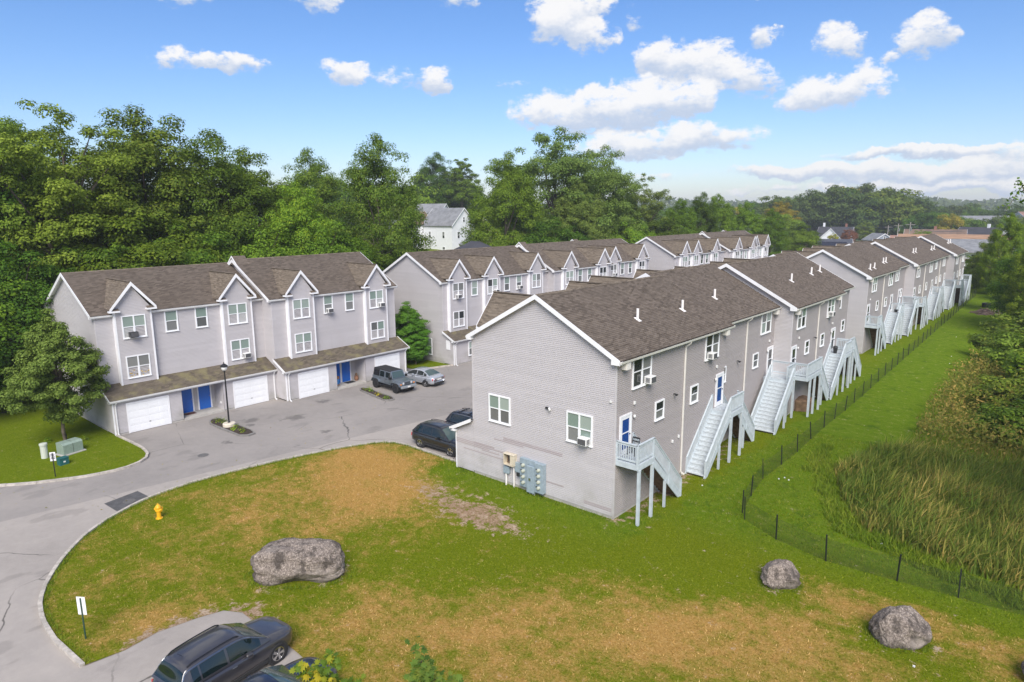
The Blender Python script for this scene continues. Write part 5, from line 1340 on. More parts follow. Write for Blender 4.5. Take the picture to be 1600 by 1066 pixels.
for q in (1, -1):
    for a, b in ((-.95,-.25), (-.12,.62)):
        f = lambda x, z: (x, q*(.762-(z-1.12)*.178+.012), z)
        MB().hexa([f(a-.06,1.10), (a-.06,q*.60,1.10), (b+.06,q*.60,1.10), f(b+.06,1.10), f(a-.05,1.70), (a-.05,q*.60,1.70), (b-.03 if b > 0 else b+.05,q*.60,1.70), f(b-.03 if b > 0 else b+.05,1.70)]).build('door_frame', JEEPP, t, bevel=.01)
        g = lambda x, z: (x, q*(.762-(z-1.12)*.178+.016), z)
        MB().quad(g(a+.03,1.17), g(b-.03,1.17), g(b-.08,1.63), g(a+.03,1.63)).build('side_window', DGLASS, t)
        MB().box(a+.05,a+.2,q*.77,q*.80,.98,1.02).build('door_handle', PLAST, t)
        MB().box(a-.06,a-.045,q*.775,q*.783,.60,1.08).build('door_seam', BLACK, t)
    MB().quad((-1.85,q*.755,1.2),(-1.08,q*.755,1.2),(-1.08,q*.685,1.62),(-1.82,q*.685,1.62)).build('side_window', mat('tinted_vinyl', (.02,.02,.022), .25), t)
    MB().box(.62,.80,q*.80,q*.98,1.12,1.32).build('wing_mirror', BLACK, t, bevel=.02)
    for wx, xa, xb in ((1.42, .85, 2.05), (-1.48, -2.02, -.95)):
        mb = MB(); pr = [(xa-.08,.62),(xa+.10,.90),(xa+.28,.95),(xb-.25,.95),(xb-.05,.86),(xb+.02,.70)]
        for i in range(len(pr)-1):
            (a, za), (b, zb) = pr[i], pr[i+1]; mb.hexa([(a,q*.60,za-.05),(a,q*.94,za-.05),(b,q*.94,zb-.05),(b,q*.60,zb-.05),(a,q*.60,za),(a,q*.94,za),(b,q*.94,zb),(b,q*.60,zb)])
        mb.build('fender', JEEPP if wx > 0 or True else PLAST, t, bevel=.012)
        wheel(t, wx, q*.80, .42, .26, q, BLACK)
        MB().box(wx-.5, wx+.5, q*.30, q*.70, .35, .8).build('wheel_well', BLACK, t)
    MB().box(-.9,.85,q*.72,q*.86,.40,.47).build('side_step', BLACK, t, bevel=.02)
    o = MB().lathe([(.115,0),(.115,.03),(.09,.05)], n=18).build('headlight', CLEARL, t); o.matrix_local = Matrix.Translation((2.01,q*.43,.90)) @ Matrix.Rotation(R_(90), 4, 'Y')
    MB().box(2.0,2.08,q*.62,q*.78,.80,.86).build('indicator', AMBER, t)
MB().hexa([(.80,-.70,1.12),(.84,-.70,1.12),(.84,.70,1.12),(.80,.70,1.12),(.50,-.62,1.74),(.56,-.62,1.76),(.56,.62,1.76),(.50,.62,1.74)]).build('windscreen_frame', JEEPP, t, bevel=.01)
MB().quad((.836,-.62,1.18),(.836,.62,1.18),(.592,.55,1.69),(.592,-.55,1.69)).build('windscreen', WSGLASS, t)
mb = MB().box(1.99,2.05,-.56,.56,.62,1.04); mb.build('grille', JEEPP, t, bevel=.02)
mb = MB()
for i in range(7): mb.box(2.045,2.056,-.30+i*.092,-.252+i*.092,.68,.98)
mb.build('grille_slot', BLACK, t)
MB().box(2.10,2.30,-.80,.80,.50,.70).box(1.95,2.12,-.35,.35,.50,.62).build('bumper', mat('grey_bumper', (.25,.27,.29), .5), t, bevel=.03)
MB().box(2.302,2.312,-.18,.12,.55,.67).build('licence_plate', ACW, t)
MB().box(-2.25,-2.03,-.78,.78,.50,.68).build('bumper', PLAST, t, bevel=.03)
o = MB().lathe([(.2,-.12),(.36,-.12),(.40,-.08),(.40,.08),(.36,.12),(.2,.1)], n=22).build('spare_wheel', RUBBER, t); o.matrix_local = Matrix.Translation((-2.2,0,1.0)) @ Matrix.Rotation(R_(90), 4, 'Y')
MB().box(-1.9,1.9,-.5,.5,.32,.56).build('chassis', BLACK, t)
# ------------------------------------------------------------------ vegetation
def leaf_fn(stops, trans=.35, patch=.25, hue=0.0):
    def fn(t, b, out):
        g = t('ShaderNodeNewGeometry'); oi = t('ShaderNodeObjectInfo')
        P = t('ShaderNodeTexCoord').outputs['Object']
        f = t.math('ADD', t.math('MULTIPLY', g.outputs['Random Per Island'], .62), t.math('MULTIPLY', t.noise(P, .35, 3), .30))
        c = t.ramp(f, stops)
        hs = t('ShaderNodeHueSaturation', {'Hue': t.math('ADD', .484, t.math('MULTIPLY', oi.outputs['Random'], .03)), 'Saturation': 1.0, 'Value': t.math('ADD', .74, t.math('MULTIPLY', t.math('FRACT', t.math('MULTIPLY', oi.outputs['Random'], 7.3)), .42)), 'Color': c})
        t.l.new(hs.outputs[0], b.inputs['Base Color'])
        tr = t('ShaderNodeBsdfTranslucent', {0: t.mix(1.0, hs.outputs[0], (1.25, 1.3, .5), blend='MULTIPLY')})
        mx = t('ShaderNodeMixShader', {0: trans, 1: b.outputs[0], 2: tr.outputs[0]}); t.l.new(mx.outputs[0], out.inputs[0])
    return fn
def leafmat(name, stops, trans=.3): return mat(name, rough=.6, spec=.12, fn=leaf_fn(stops, trans))
LF_MID = leafmat('leaf_green', [(.12, (0.062,0.121,0.008)), (.5, (0.125,0.218,0.017)), (.88, (0.237,0.333,0.032))], .30)
LF_DARK = leafmat('leaf_deep_green', [(.12, (0.044,0.094,0.008)), (.5, (0.090,0.170,0.015)), (.88, (0.181,0.270,0.028))], .30)
LF_LIGHT = leafmat('leaf_light_green', [(.12, (0.106,0.172,0.017)), (.5, (0.194,0.287,0.032)), (.88, (0.325,0.425,0.059))], .30)
LF_YEL = leafmat('leaf_yellow_green', [(.1, (0.091,0.176,0.016)), (.5, (0.176,0.286,0.023)), (.9, (0.338,0.403,0.026))])
LF_GOLD = leafmat('leaf_turning_gold', [(.1, (0.182,0.208,0.026)), (.5, (0.364,0.325,0.033)), (.9, (0.546,0.403,0.039))])
LF_GREY = leafmat('leaf_grey_green', [(.12, (0.075,0.121,0.021)), (.5, (0.144,0.207,0.038)), (.88, (0.250,0.310,0.066))], .30)
LF_OLIVE = leafmat('leaf_olive', [(.1, (0.074,0.128,0.014)), (.5, (0.155,0.230,0.025)), (.92, (0.284,0.317,0.045)), (1, (0.365,0.257,0.054))], .30)
LF_RUST = leafmat('leaf_rust', [(.1, (0.156,0.065,0.039)), (.5, (0.260,0.104,0.058)), (.9, (0.351,0.156,0.078))])
LF_FAR = leafmat('leaf_far_green', [(.1, (0.048,0.086,0.020)), (.5, (0.090,0.144,0.030)), (.9, (0.162,0.213,0.048))], .30)
BARK = mat('bark', (.13, .105, .08), .95, var=.35, vscale=3, bump=.8, bscale=8)

TONES = {}
def leaves_mesh(name, C, Nn, S, mt, aspect=.62, r=None):
    """one rhombic leaf card per point"""
    r = r or rng; n = len(C)
    Nn = Nn/np.maximum(1e-6, np.linalg.norm(Nn, axis=1, keepdims=True))
    a = r.normal(size=(n, 3)); u = np.cross(Nn, a); u /= np.maximum(1e-6, np.linalg.norm(u, axis=1, keepdims=True)); v = np.cross(Nn, u)
    S = S[:, None]
    V = np.stack([C-u*S*.5, C+v*S*.5*aspect+Nn*S*.06, C+u*S*.5, C-v*S*.5*aspect+Nn*S*.06], 1).reshape(-1, 3)
    me = bpy.data.meshes.new(name)
    me.vertices.add(4*n); me.vertices.foreach_set('co', V.astype(np.float32).ravel())
    me.loops.add(4*n); me.loops.foreach_set('vertex_index', np.arange(4*n, dtype=np.int32))
    me.polygons.add(n); me.polygons.foreach_set('loop_start', np.arange(0, 4*n, 4, dtype=np.int32)); me.polygons.foreach_set('loop_total', np.full(n, 4, dtype=np.int32))
    me.update(calc_edges=True); me.materials.append(mt)
    if n in TONES:
        at = me.attributes.new('tone', 'FLOAT', 'FACE'); at.data.foreach_set('value', TONES[n].astype(np.float32))
    return me
def rdir(n, r):
    d = r.normal(size=(n, 3)); return d/np.linalg.norm(d, axis=1, keepdims=True)
def crown(seed, H, z0, Rw, nc, nl, ls, cr=(.17, .27), shape='round', gap=0.0, inner=.25, mt=None):
    """crown of leaf clumps; returns mesh and the clump centres"""
    r = np.random.default_rng(seed); cs = []; rad = []
    hz = (H-z0)/2; zc = z0+hz
    lob = [(r.uniform(0, 6.28), r.uniform(-.6, .8), r.uniform(.06, .17)) for _ in range(7)]
    while len(cs) < nc:
        d = rdir(1, r)[0]; q = r.uniform(inner, 1)**.55
        zz = d[2]*q
        if shape == 'round': wr = 1.0 if zz < 0 else 1-.15*zz
        elif shape == 'cone': wr = max(.08, (1-(zz+1)/2)**.8*1.25)
        elif shape == 'egg': wr = 1.12-.42*(zz+1)/2
        elif shape == 'drop': zn = (zz+1)/2; wr = min(1.15, .62+zn*2.2) if zn < .25 else 1.15-1.0*((zn-.25)/.75)**1.05
        elif shape == 'vase': wr = .72+.4*(zz+1)/2
        az_ = math.atan2(d[1], d[0])
        k = 1+sum(a*math.exp(-((((az_-t0+math.pi) % (2*math.pi))-math.pi)/.55)**2-((zz-z1)/.35)**2) for t0, z1, a in lob)
        k *= r.uniform(.88, 1.06)
        p = np.array([d[0]*q*wr*Rw*k, d[1]*q*wr*Rw*k, zc+zz*hz*.93*(1+(k-1)*.5)])
        cs.append(p); rad.append(Rw*r.uniform(*cr)*(1 if zz < .6 else .8))
    cs = np.array(cs); rad = np.array(rad)
    C, Nn, S, TN = [], [], [], []
    for c, ra in zip(cs, rad):
        tone = r.normal()*.5
        m = int(nl*(ra/(Rw*np.mean(cr)))**2*r.uniform(.75, 1.2)); d = rdir(m, r)
        d[:, 2] = np.where((d[:, 2] < -.25) & (r.random(m) < .7), -d[:, 2], d[:, 2])
        q = r.uniform(.25, 1.08, m)**.5
        bump = 1+.25*np.sin(d[:, 0]*5+c[0]*3)*np.cos(d[:, 1]*6+c[1]*2)
        P = c+d*(q*bump)[:, None]*ra*np.array([1.1, 1.1, .72])
        out = (c-np.array([0, 0, zc]))/np.array([Rw, Rw, hz]); 
        nn = d*1.2+out*.5+np.array([0, 0, .55])+r.normal(size=(m, 3))*.42
        C.append(P); Nn.append(nn); S.append(r.uniform(.65, 1.35, m)*ls); TN.append(np.full(m, tone))
    C, Nn, S = np.concatenate(C), np.concatenate(Nn), np.concatenate(S)
    TONES[len(C)] = np.concatenate(TN)
    return C, Nn, S, cs
def trunk_mb(H, z0, r0, cs, seed, nb=9, lean=(0, 0), fork=None):
    r = random.Random(seed); mb = MB(); zt = z0+(H-z0)*.72
    P = [(0, 0, -.3), (0, 0, .4), (lean[0]*.3+.1, lean[1]*.3, z0*.6), (lean[0]*.7, lean[1]*.7+.1, z0+(H-z0)*.25), (lean[0], lean[1], zt)]
    mb.tube(P, [r0*1.35, r0, r0*.85, r0*.6, r0*.16], 9)
    idx = list(range(len(cs))); r.shuffle(idx)
    for i in idx[:nb]:
        c = cs[i]; t0 = r.uniform(.35, .8); zb = z0*.7+(zt-z0*.7)*t0*.8
        if c[2] < zb: zb = max(z0*.6, c[2]-1.5)
        b = (lean[0]*t0, lean[1]*t0, zb); m_ = ((b[0]+c[0])/2+r.uniform(-.4, .4), (b[1]+c[1])/2+r.uniform(-.4, .4), (b[2]*.45+c[2]*.55)+.3)
        mb.tube([b, m_, tuple(c)], [r0*.42, r0*.26, r0*.07], 6)
    return mb
PROTO = {}
def proto(key, seed, H, z0, Rw, nc, nl, ls, mt, r0=.35, nb=9, lean=(0,0), **kw):
    C, Nn, S, cs = crown(seed, H, z0, Rw, nc, nl, ls, **kw)
    PROTO[key] = (leaves_mesh('crown', C, Nn, S, mt, r=np.random.default_rng(seed+1)), trunk_mb(H, z0, r0, cs, seed, nb, lean), H, [None])
def tree(key, label, x, y, h, wscale=1.0, name='tree', group='trees behind the townhouses', mt=None, rz=None, cat='tree', z=None):
    cm, tm, H, tr = PROTO[key]
    z = terrain_z(x, y) if z is None else z
    s = (h-z)/H if h > z else h/H
    t = thing(name, label, cat, (x, y, z), random.uniform(0, 6.28) if rz is None else rz, group)
    t.scale = (s*wscale, s*wscale, s)
    c = bpy.data.objects.new('crown', cm); COL.objects.link(c); c.parent = t
    if mt: c.material_slots[0].link = 'OBJECT'; c.material_slots[0].material = mt
    if tr[0] is None:
        o = tm.build('trunk', BARK, t, smooth=True); tr[0] = o.data
    else:
        o = bpy.data.objects.new('trunk', tr[0]); COL.objects.link(o); o.parent = t
    return t
proto('maple', 3, 24, 2.5, 7.6, 250, 330, 0.25, LF_MID, .42, shape='egg', cr=(.11,.19))
proto('maple2', 8, 24, 2.0, 7.8, 250, 330, 0.25, LF_DARK, .42, shape='egg', cr=(.13,.22), inner=.4)
proto('loose', 12, 26, 5.5, 6.6, 150, 330, 0.24, LF_LIGHT, .40, nb=22, lean=(1.5,.5), shape='vase', cr=(.11,.19), inner=.1)
proto('spread', 21, 24, 3, 8.6, 240, 320, 0.26, LF_GREY, .45, nb=16, shape='round', cr=(.09,.19), inner=.15)
proto('bushy', 31, 15, .6, 6.2, 170, 330, 0.25, LF_MID, .3, shape='round', cr=(.15,.24), inner=.4)
LF_YOUNG = leafmat('leaf_young_tree', [(.1, (0.098,0.143,0.024)), (.5, (0.189,0.254,0.046)), (.9, (0.312,0.377,0.083))])
proto('pearlike', 17, 9.4, 1.2, 3.15, 210, 250, .15, LF_YOUNG, .14, nb=14, shape='drop', cr=(.11,.18), inner=.15)
proto('far', 41, 14, .3, 6.5, 70, 150, .55, LF_FAR, .3, nb=3, shape='round', cr=(.2,.32))
proto('shrub', 51, 3.6, .05, 2.0, 60, 150, .19, LF_MID, .06, shape='round', cr=(.18,.28))
proto('slim', 61, 18, 3, 4.2, 130, 280, 0.25, LF_MID, .3, shape='egg', cr=(.14,.24))

T = [('bushy','green tree low behind the left roof step',-66.5,43,15.5,.95,LF_MID),
 ('bushy','low green tree between the leaning light maple trunks',-69,25,17,1.1,LF_MID),
 ('maple2','tall green maple filling between the rusty topped one and its neighbour',-80,31,24.5,.85,LF_MID),
 ('maple','green maple behind the light green one at far left',-80,20,25.5,.9,LF_MID),
 ('bushy','green tree at the left edge above the iron fence',-66,9,14.5,1.1,LF_MID),
 ('loose','light green loose maple standing tall at far left, trunks showing',-70.5,19.6,26.6,1.05,LF_LIGHT),
 ('maple2','dark tree filling the far left edge behind the light green maple',-75,12,26.0,1.0,LF_DARK),
 ('loose','pale tree cut off by the top left edge',-73,14.2,26.3,.9,LF_LIGHT),
 ('maple','tall maple with a rusty top above the left roof end',-74,28.6,27.3,1.0,LF_OLIVE),
 ('maple2','deep green maple right of the rusty topped one',-72,34.6,24.2,.92,LF_DARK),
 ('maple','rounded green tree above the step of the left roof',-76,40.5,24.0,.95,LF_MID),
 ('maple','bright yellow green maple above the right dormer of the left townhouses',-67.5,42.0,19.8,.78,LF_YEL),
 ('maple2','green tree behind the yellow green maple',-85,55,24.3,.8,LF_OLIVE),
 ('maple2','broad dark conical tree between the left and middle townhouses',-71,56.2,25.4,.76,LF_OLIVE),
 ('bushy','low dark tree under the left edge trees beside the roof end',-67,22.5,14,1.0,LF_DARK),
 ('bushy','low dark tree behind the left gable',-66,14,13.5,1.0,LF_DARK),
 ('bushy','low deep green tree behind the left ridge',-67,29,15,1.0,LF_DARK),
 ('bushy','low green tree behind the left ridge above the garages',-67,36,15.5,1.0,LF_MID),
 ('bushy','low tree filling under the dark conical tree',-68,50.5,13,.9,LF_DARK),
 ('bushy','low tree at the foot of the hill left of the white house',-73,59.5,12.6,.62,LF_MID),
 ('bushy','dark shrubby tree at the far left edge of the grass',-68,6.5,15,1.2,LF_DARK),
 ('maple2','tree beyond the white house roof, deep green',-160,150,34,.9,LF_DARK),
 ('slim','narrow dark tree with a reddish tip above the white house',-151,152,32.5,1.15,LF_MID),
 ('bushy','faint green tree left of the white house gap',-120,96,22,.9,LF_GREY),
 ('slim','slim green tree right of the white house',-81,95,24.5,.85,LF_DARK),
 ('maple2','dark crown left of the great spreading tree',-74,84.5,25.0,.82,LF_MID),
 ('spread','great spreading grey green tree, tallest in the middle',-75,99.5,31.3,.98,LF_GREY),
 ('spread','right shoulder of the great tree with thin outer boughs',-72,109.5,28.6,.80,LF_GREY),
 ('maple','grey green tree in front of the great spreading tree',-68,97,21.5,.86,LF_GREY),
 ('loose','airy tree right of the great spreading tree',-69,119.5,24.0,.95,LF_GREY),
 ('bushy','light shrubby tree below the great tree',-65.5,110,14.5,.9,LF_YEL),
 ('bushy','low dark tree behind the middle ridge left',-66,86,15,1.0,LF_DARK),
 ('bushy','low dark tree at the foot of the airy tree',-65,120,15,1.0,LF_DARK),
 ('maple','rounded maple left above the farthest row',-65,129,18.8,.74,LF_MID),
 ('maple2','rounded maple behind the middle of the farthest row',-64.5,137.5,19.3,.70,LF_DARK),
 ('maple','bushy maple above the farthest roofs',-65,146.5,20,.78,LF_MID),
 ('maple','green maple at the right of the rounded row',-62.5,157,18.3,.80,LF_MID),
 ('maple2','last maple of the rounded row by the end wall',-58,161.5,15.8,.82,LF_MID),
 ('bushy','round dark green tree right of the farthest row',-65.5,200,12.4,1.5,LF_DARK),
 ('bushy','lower round tree by the dark round one',-60,190,10.6,1.2,LF_MID),
 ('maple','turning yellow tree beyond the farthest row',-91,262,19.3,1.35,LF_GOLD),
 ('bushy','yellow green tree below the golden one',-84,240,15,1.5,LF_YEL),
 ('maple','olive tree with a golden top in the distance',-112,384,18.5,.95,LF_OLIVE),
 ('slim','small bright tree between the golden one and the roofs',-103,386,14.5,.95,LF_YEL),
]
for k, lb, x, y, h, ws, mt_ in T: tree(k, lb, x, y, h, ws, 'tree', mt=mt_)
tree('pearlike', 'young olive green tree in a mulch ring before the left gable', -52.4, 13.3, 9.6, 1.0, 'young_tree', 'young trees', z=0)
# arborvitae
C, Nn, S, cs = crown(71, 6.4, .1, 1.35, 170, 190, .13, shape='egg', cr=(.22,.34), inner=.5)
ARB = leafmat('leaf_arborvitae', [(.1, (.07,.16,.015)), (.5, (.12,.25,.025)), (.9, (.20,.34,.045))])
me = leaves_mesh('crown', C, Nn, S, ARB)
for x, y, s, lb in ((-52.6, 44.6, 1.0, 'tall narrow evergreen at the corner of the left townhouses'), (-51.4, 44.5, .80, 'fuller bright evergreen in front of the tall narrow one')):
    t = thing('evergreen_shrub', lb, 'shrub', (x, y, 0), random.random()*6, 'evergreens between the buildings'); t.scale = (s*1.25, s*1.25, s)
    c = bpy.data.objects.new('crown', me); COL.objects.link(c); c.parent = t
    MB().tube([(0,0,-.1),(0,0,3)], [.09,.03], 6).build('trunk', BARK, t)
# right edge
Rr = [('shrub','tangled olive brown bush standing in the weed thicket',-3.2,64,3.0,1.5,LF_OLIVE),('shrub','low dark bush in the weeds behind the reeds',-2.6,56.5,2.4,1.5,LF_DARK),('shrub','bush at the top of the weed thicket below the shrubs',-5.0,86,3.2,1.6,LF_OLIVE),('bushy','big dark leafy tree at the right edge beside the grass',-4.6,108,11.5,1.0,LF_MID),('maple','yellowing tree behind the right edge tree',-9.5,124,15.6,.62,LF_YEL),
 ('maple','golden green tree leaning in from the right edge',-4.5,101,13.8,.70,LF_YEL),('bushy','small round tree past the end of the distant row',-16.5,158,7.2,.85,LF_MID),('bushy','olive tree behind the small round one at right',-13.5,150,10.3,.8,LF_OLIVE),
 ('shrub','leafy shrub at right above the brown weeds',-3.4,80,4.2,1.2,LF_LIGHT),('shrub','yellow tinged shrub at the right edge',-1.2,72,5.0,1.2,LF_YEL),('shrub','olive shrub at the right edge by the reeds',.9,60,4.2,1.2,LF_OLIVE),
 ('shrub','low bush at right below the big dark tree',-3.6,95,4.6,1.6,LF_OLIVE),('shrub','bush at the right edge over the brown weeds',1.6,51,3.4,1.1,LF_LIGHT),('bushy','tree beyond the fence end at right',-7.5,140,9.5,.8,LF_MID)]
for k, lb, x, y, h, ws, mt_ in Rr: tree(k, lb, x, y, h, ws, 'tree' if k != 'shrub' else 'shrub', 'trees and shrubs along the right edge', mt=mt_, cat='tree' if k != 'shrub' else 'shrub', z=-.6)

# far woods: trees one can still tell apart on the skyline
FT = [(-33,13,'wooded ridge'),]
def pol(azd, d): a = R_(azd); return d*math.sin(a), d*math.cos(a)
far_trees = []
rs = random.Random(5)
for i in range(58):      # wooded hill right of centre, az -21.. -11
    azd = -21.8+11.5*i/58; d = 405+rs.uniform(-25, 80)
    peak = 21.5+11.5*math.exp(-((azd+14.0)/3.4)**2)+3*math.exp(-((azd+19)/1.5)**2)
    far_trees.append((azd, d, peak*rs.uniform(.62, 1.0)+0, rs.choice([LF_FAR, LF_FAR, LF_FAR, LF_DARK, LF_OLIVE, LF_GOLD])))
for i in range(26): far_trees.append((-36+14*i/26, 420+rs.uniform(-60, 120), rs.uniform(17, 20.5), rs.choice([LF_FAR, LF_FAR, LF_MID, LF_DARK])))
for i in range(26): far_trees.append((-10.8+11*i/26, 375+rs.uniform(-40, 60), rs.uniform(11.5, 15.5), rs.choice([LF_FAR, LF_MID, LF_OLIVE, LF_DARK])))
for i in range(22): far_trees.append((-9.0+9*i/22, 460+rs.uniform(-30, 60), rs.uniform(15.5, 21), rs.choice([LF_FAR, LF_FAR, LF_MID])))
for i in range(14): far_trees.append((-58+16*i/14, 240+rs.uniform(-40, 60), rs.uniform(24, 31), rs.choice([LF_FAR, LF_MID])))
kinds = {LF_FAR: 'hazy green', LF_MID: 'mid green', LF_DARK: 'dark green', LF_OLIVE: 'olive', LF_GOLD: 'golden'}
zones = lambda a, d=0: 'left of the white house' if a < -42 else 'on the skyline behind the rounded maples' if a < -22 else 'on the wooded hill' if a < -10.8 else 'beyond the brown roofs at right'
for azd, d, h, mt_ in far_trees:
    x, y = pol(azd, d); sc = rs.uniform(.8, 1.35)
    fine = ('at its left end' if azd < -18 else 'left of the crest' if azd < -15.5 else 'on the crest' if azd < -13 else 'at its right end') if -22 <= azd < -10.8 else ('on the left' if azd < (-52 if azd < -42 else -29 if azd < -22 else -7) else 'on the right')
    lb = '%s%s tree %s, %s%s' % ('low ' if h < 14 else 'tall ' if h > 21 else '', kinds[mt_], zones(azd), fine, ', farther back' if d > 380 else '')
    t = tree('far', lb, x, y, h, sc*max(1, 14/h)*.95, 'distant_tree', lb.replace(' tree ', ' trees '), mt=mt_, z=terrain_z(x, y)-.5)
# the last wooded ridge on the horizon reads as one mass
C = []; 
for i in range(9000):
    a = R_(rng.uniform(-75, 15)); d = rng.uniform(900, 1500); hgt = (9+5*math.sin(a*23)+3*math.sin(a*61))*rng.random()**.5
    C.append((d*math.sin(a), d*math.cos(a), terrain_z(d*math.sin(a), d*math.cos(a))+hgt-3))
C = np.array(C); tag(bpy.data.objects.new('far_wood', leaves_mesh('far_wood', C, rng.normal(size=C.shape)+np.array([0,-.6,.6]), rng.uniform(5, 11, len(C)), LF_FAR)), 'dark band of woodland along the horizon', 'woodland', kind='stuff')
COL.objects.link(bpy.data.objects['far_wood'])

# ---------- reeds, weeds, grass
def blades(name, pts, hts, wds, leanv, mt, lab, cat, seg=3, zf=lawn_z):
    n = len(pts); V = np.zeros((n, seg+1, 2, 3)); a = rng.uniform(0, math.pi, n); dx, dy = np.cos(a), np.sin(a)
    z0 = np.array([zf(p[0], p[1]) for p in pts])
    for k in range(seg+1):
        t = k/seg; w_ = wds*(1-t)**.6*.5 if k < seg else wds*.02
        cx = pts[:, 0]+leanv[:, 0]*hts*t**1.8; cy = pts[:, 1]+leanv[:, 1]*hts*t**1.8; cz = z0+hts*t*(1-.25*t*np.minimum(1, np.hypot(leanv[:, 0], leanv[:, 1])))
        V[:, k, 0] = np.stack([cx-dx*w_, cy-dy*w_, cz], 1); V[:, k, 1] = np.stack([cx+dx*w_, cy+dy*w_, cz], 1)
    V = V.reshape(-1, 3); b = (np.arange(n)*(seg+1)*2)[:, None, None]
    F = np.array([[2*k, 2*k+1, 2*k+3, 2*k+2] for k in range(seg)])[None]+b
    F = F.reshape(-1)
    me = bpy.data.meshes.new(name); me.vertices.add(len(V)); me.vertices.foreach_set('co', V.astype(np.float32).ravel())
    m_ = n*seg; me.loops.add(4*m_); me.loops.foreach_set('vertex_index', F.astype(np.int32))
    me.polygons.add(m_); me.polygons.foreach_set('loop_start', np.arange(0, 4*m_, 4, dtype=np.int32)); me.polygons.foreach_set('loop_total', np.full(m_, 4, dtype=np.int32))
    me.update(calc_edges=True); me.materials.append(mt)
    o = bpy.data.objects.new(name, me); COL.objects.link(o); return tag(o, lab, cat, kind='stuff')
def reed_fn(a, b_, c_):
    def fn(t, b, out):
        g = t('ShaderNodeNewGeometry'); P = g.outputs['Position']
        f = t.math('ADD', t.math('MULTIPLY', g.outputs['Random Per Island'], .55), t.math('MULTIPLY', t.noise(P, .32, 3), .9))
        z = t('ShaderNodeSeparateXYZ', {0: P}).outputs[2]
        f = t.math('SUBTRACT', f, .30)
        c = t.ramp(f, [(.12, a), (.40, tuple((x+y)/2 for x, y in zip(a, b_))), (.55, b_), (.85, c_)])
        t.l.new(c, b.inputs['Base Color'])
        tr = t('ShaderNodeBsdfTranslucent', {0: c}); mx = t('ShaderNodeMixShader', {0: .25, 1: b.outputs[0], 2: tr.outputs[0]}); t.l.new(mx.outputs[0], out.inputs[0])
    return fn
REED = mat('reed_blade', rough=.7, spec=.1, fn=reed_fn((0.109,0.188,0.025), (0.256,0.275,0.051), (0.640,0.463,0.145)))
WEED = mat('weed_leaf', rough=.8, spec=.1, fn=reed_fn((0.128,0.175,0.025), (0.282,0.237,0.051), (0.512,0.325,0.102)))
LUSH = mat('tall_grass_blade', rough=.7, spec=.1, fn=reed_fn((0.099,0.175,0.010), (0.187,0.258,0.021), (0.308,0.331,0.042)))
def scatter(n, x0, x1, y0, y1, test):
    out = []
    while sum(len(o) for o in out) < n:
        p = np.stack([rng.uniform(x0, x1, n), rng.uniform(y0, y1, n)], 1)
        k = np.array([test(a, b) for a, b in p]); out.append(p[k])
    return np.concatenate(out)[:n]
WB = [(-10.2,41.4),(-8.6,37.3),(-6.8,34.3),(-3.7,33.3),(-1,32.6),(9,32),(14,50),(-3.5,49.5),(-7.6,49.3),(-9.4,46.8)]
p = scatter(34000, -11, 12, 31, 52, lambda a, b: inside(a, b, WB) and a < b*.10+2)
nz = np.array([noise.noise(Vector((a*.35, b*.35, 3))) for a, b in p]); nz2 = np.array([noise.noise(Vector((a*.9, b*.9, 9))) for a, b in p])
edge = np.array([min(1, .45+.4*seg_dist(a, b, WB)) for a, b in p])
hts = (1.75+.7*nz+.5*nz2)*rng.uniform(.55, 1.15, len(p))*edge
ld = np.stack([.35+.5*nz2, -.2+.5*nz], 1)*rng.uniform(.1, 1.2, (len(p), 1))+rng.normal(size=(len(p), 2))*.24
blades('reeds', p, hts, rng.uniform(.05, .12, len(p)), ld, REED, 'tall green and straw coloured reeds filling the wet hollow', 'reeds')
WW = [(-7.4,49.5),(-8.0,53.6),(-8.0,60),(-8.2,70),(-7.5,82),(-4.5,90),(3,96),(8,50),(-1,49)]
p = scatter(26000, -9, 8, 49, 97, lambda a, b: inside(a, b, WW) and a < b*.06)
nz = np.array([noise.noise(Vector((a*.3, b*.3, 5))) for a, b in p])
C = np.stack([p[:, 0], p[:, 1], -.65+(2.2+2.2*nz)*rng.random(len(p))**.6], 1)
o = bpy.data.objects.new('weeds', leaves_mesh('weeds', C, rng.normal(size=C.shape)+np.array([0,-.3,.8]), rng.uniform(.12, .34, len(p)), WEED, aspect=.4)); COL.objects.link(o)
tag(o, 'brownish thicket of dying weeds between the reeds and the far bushes', 'weeds', kind='stuff')
p2 = p[:9000]; blades('weed_stalks', p2, (1.2+.9*nz[:9000])*rng.uniform(.5, 1.2, 9000), rng.uniform(.02, .045, 9000), rng.normal(size=(9000, 2))*.3, WEED, 'thin brown stalks standing in the weed thicket', 'weeds', seg=2)
# bright tall grass at the foot of the reeds and tussocks along the fence
WE = WET[:7]
def ntest(a, b):
    return seg_dist(a, b, [(-12,45),(-10.6,41),(-9,36.8),(-7.1,33.8),(-3.9,32.6),(-1,31.6),(4,31.4)], False) < .75*(1+1.2*noise.noise(Vector((a*.8,b*.8,2)))) and a < 3
p = scatter(7000, -12, 4, 30.8, 46, ntest)
blades('tall_grass', p, rng.uniform(.12, .6, len(p))**1.2, rng.uniform(.02, .05, len(p)), rng.normal(size=(len(p), 2))*.5, LUSH, 'bright tall grass along the foot of the reeds', 'grass', seg=2)
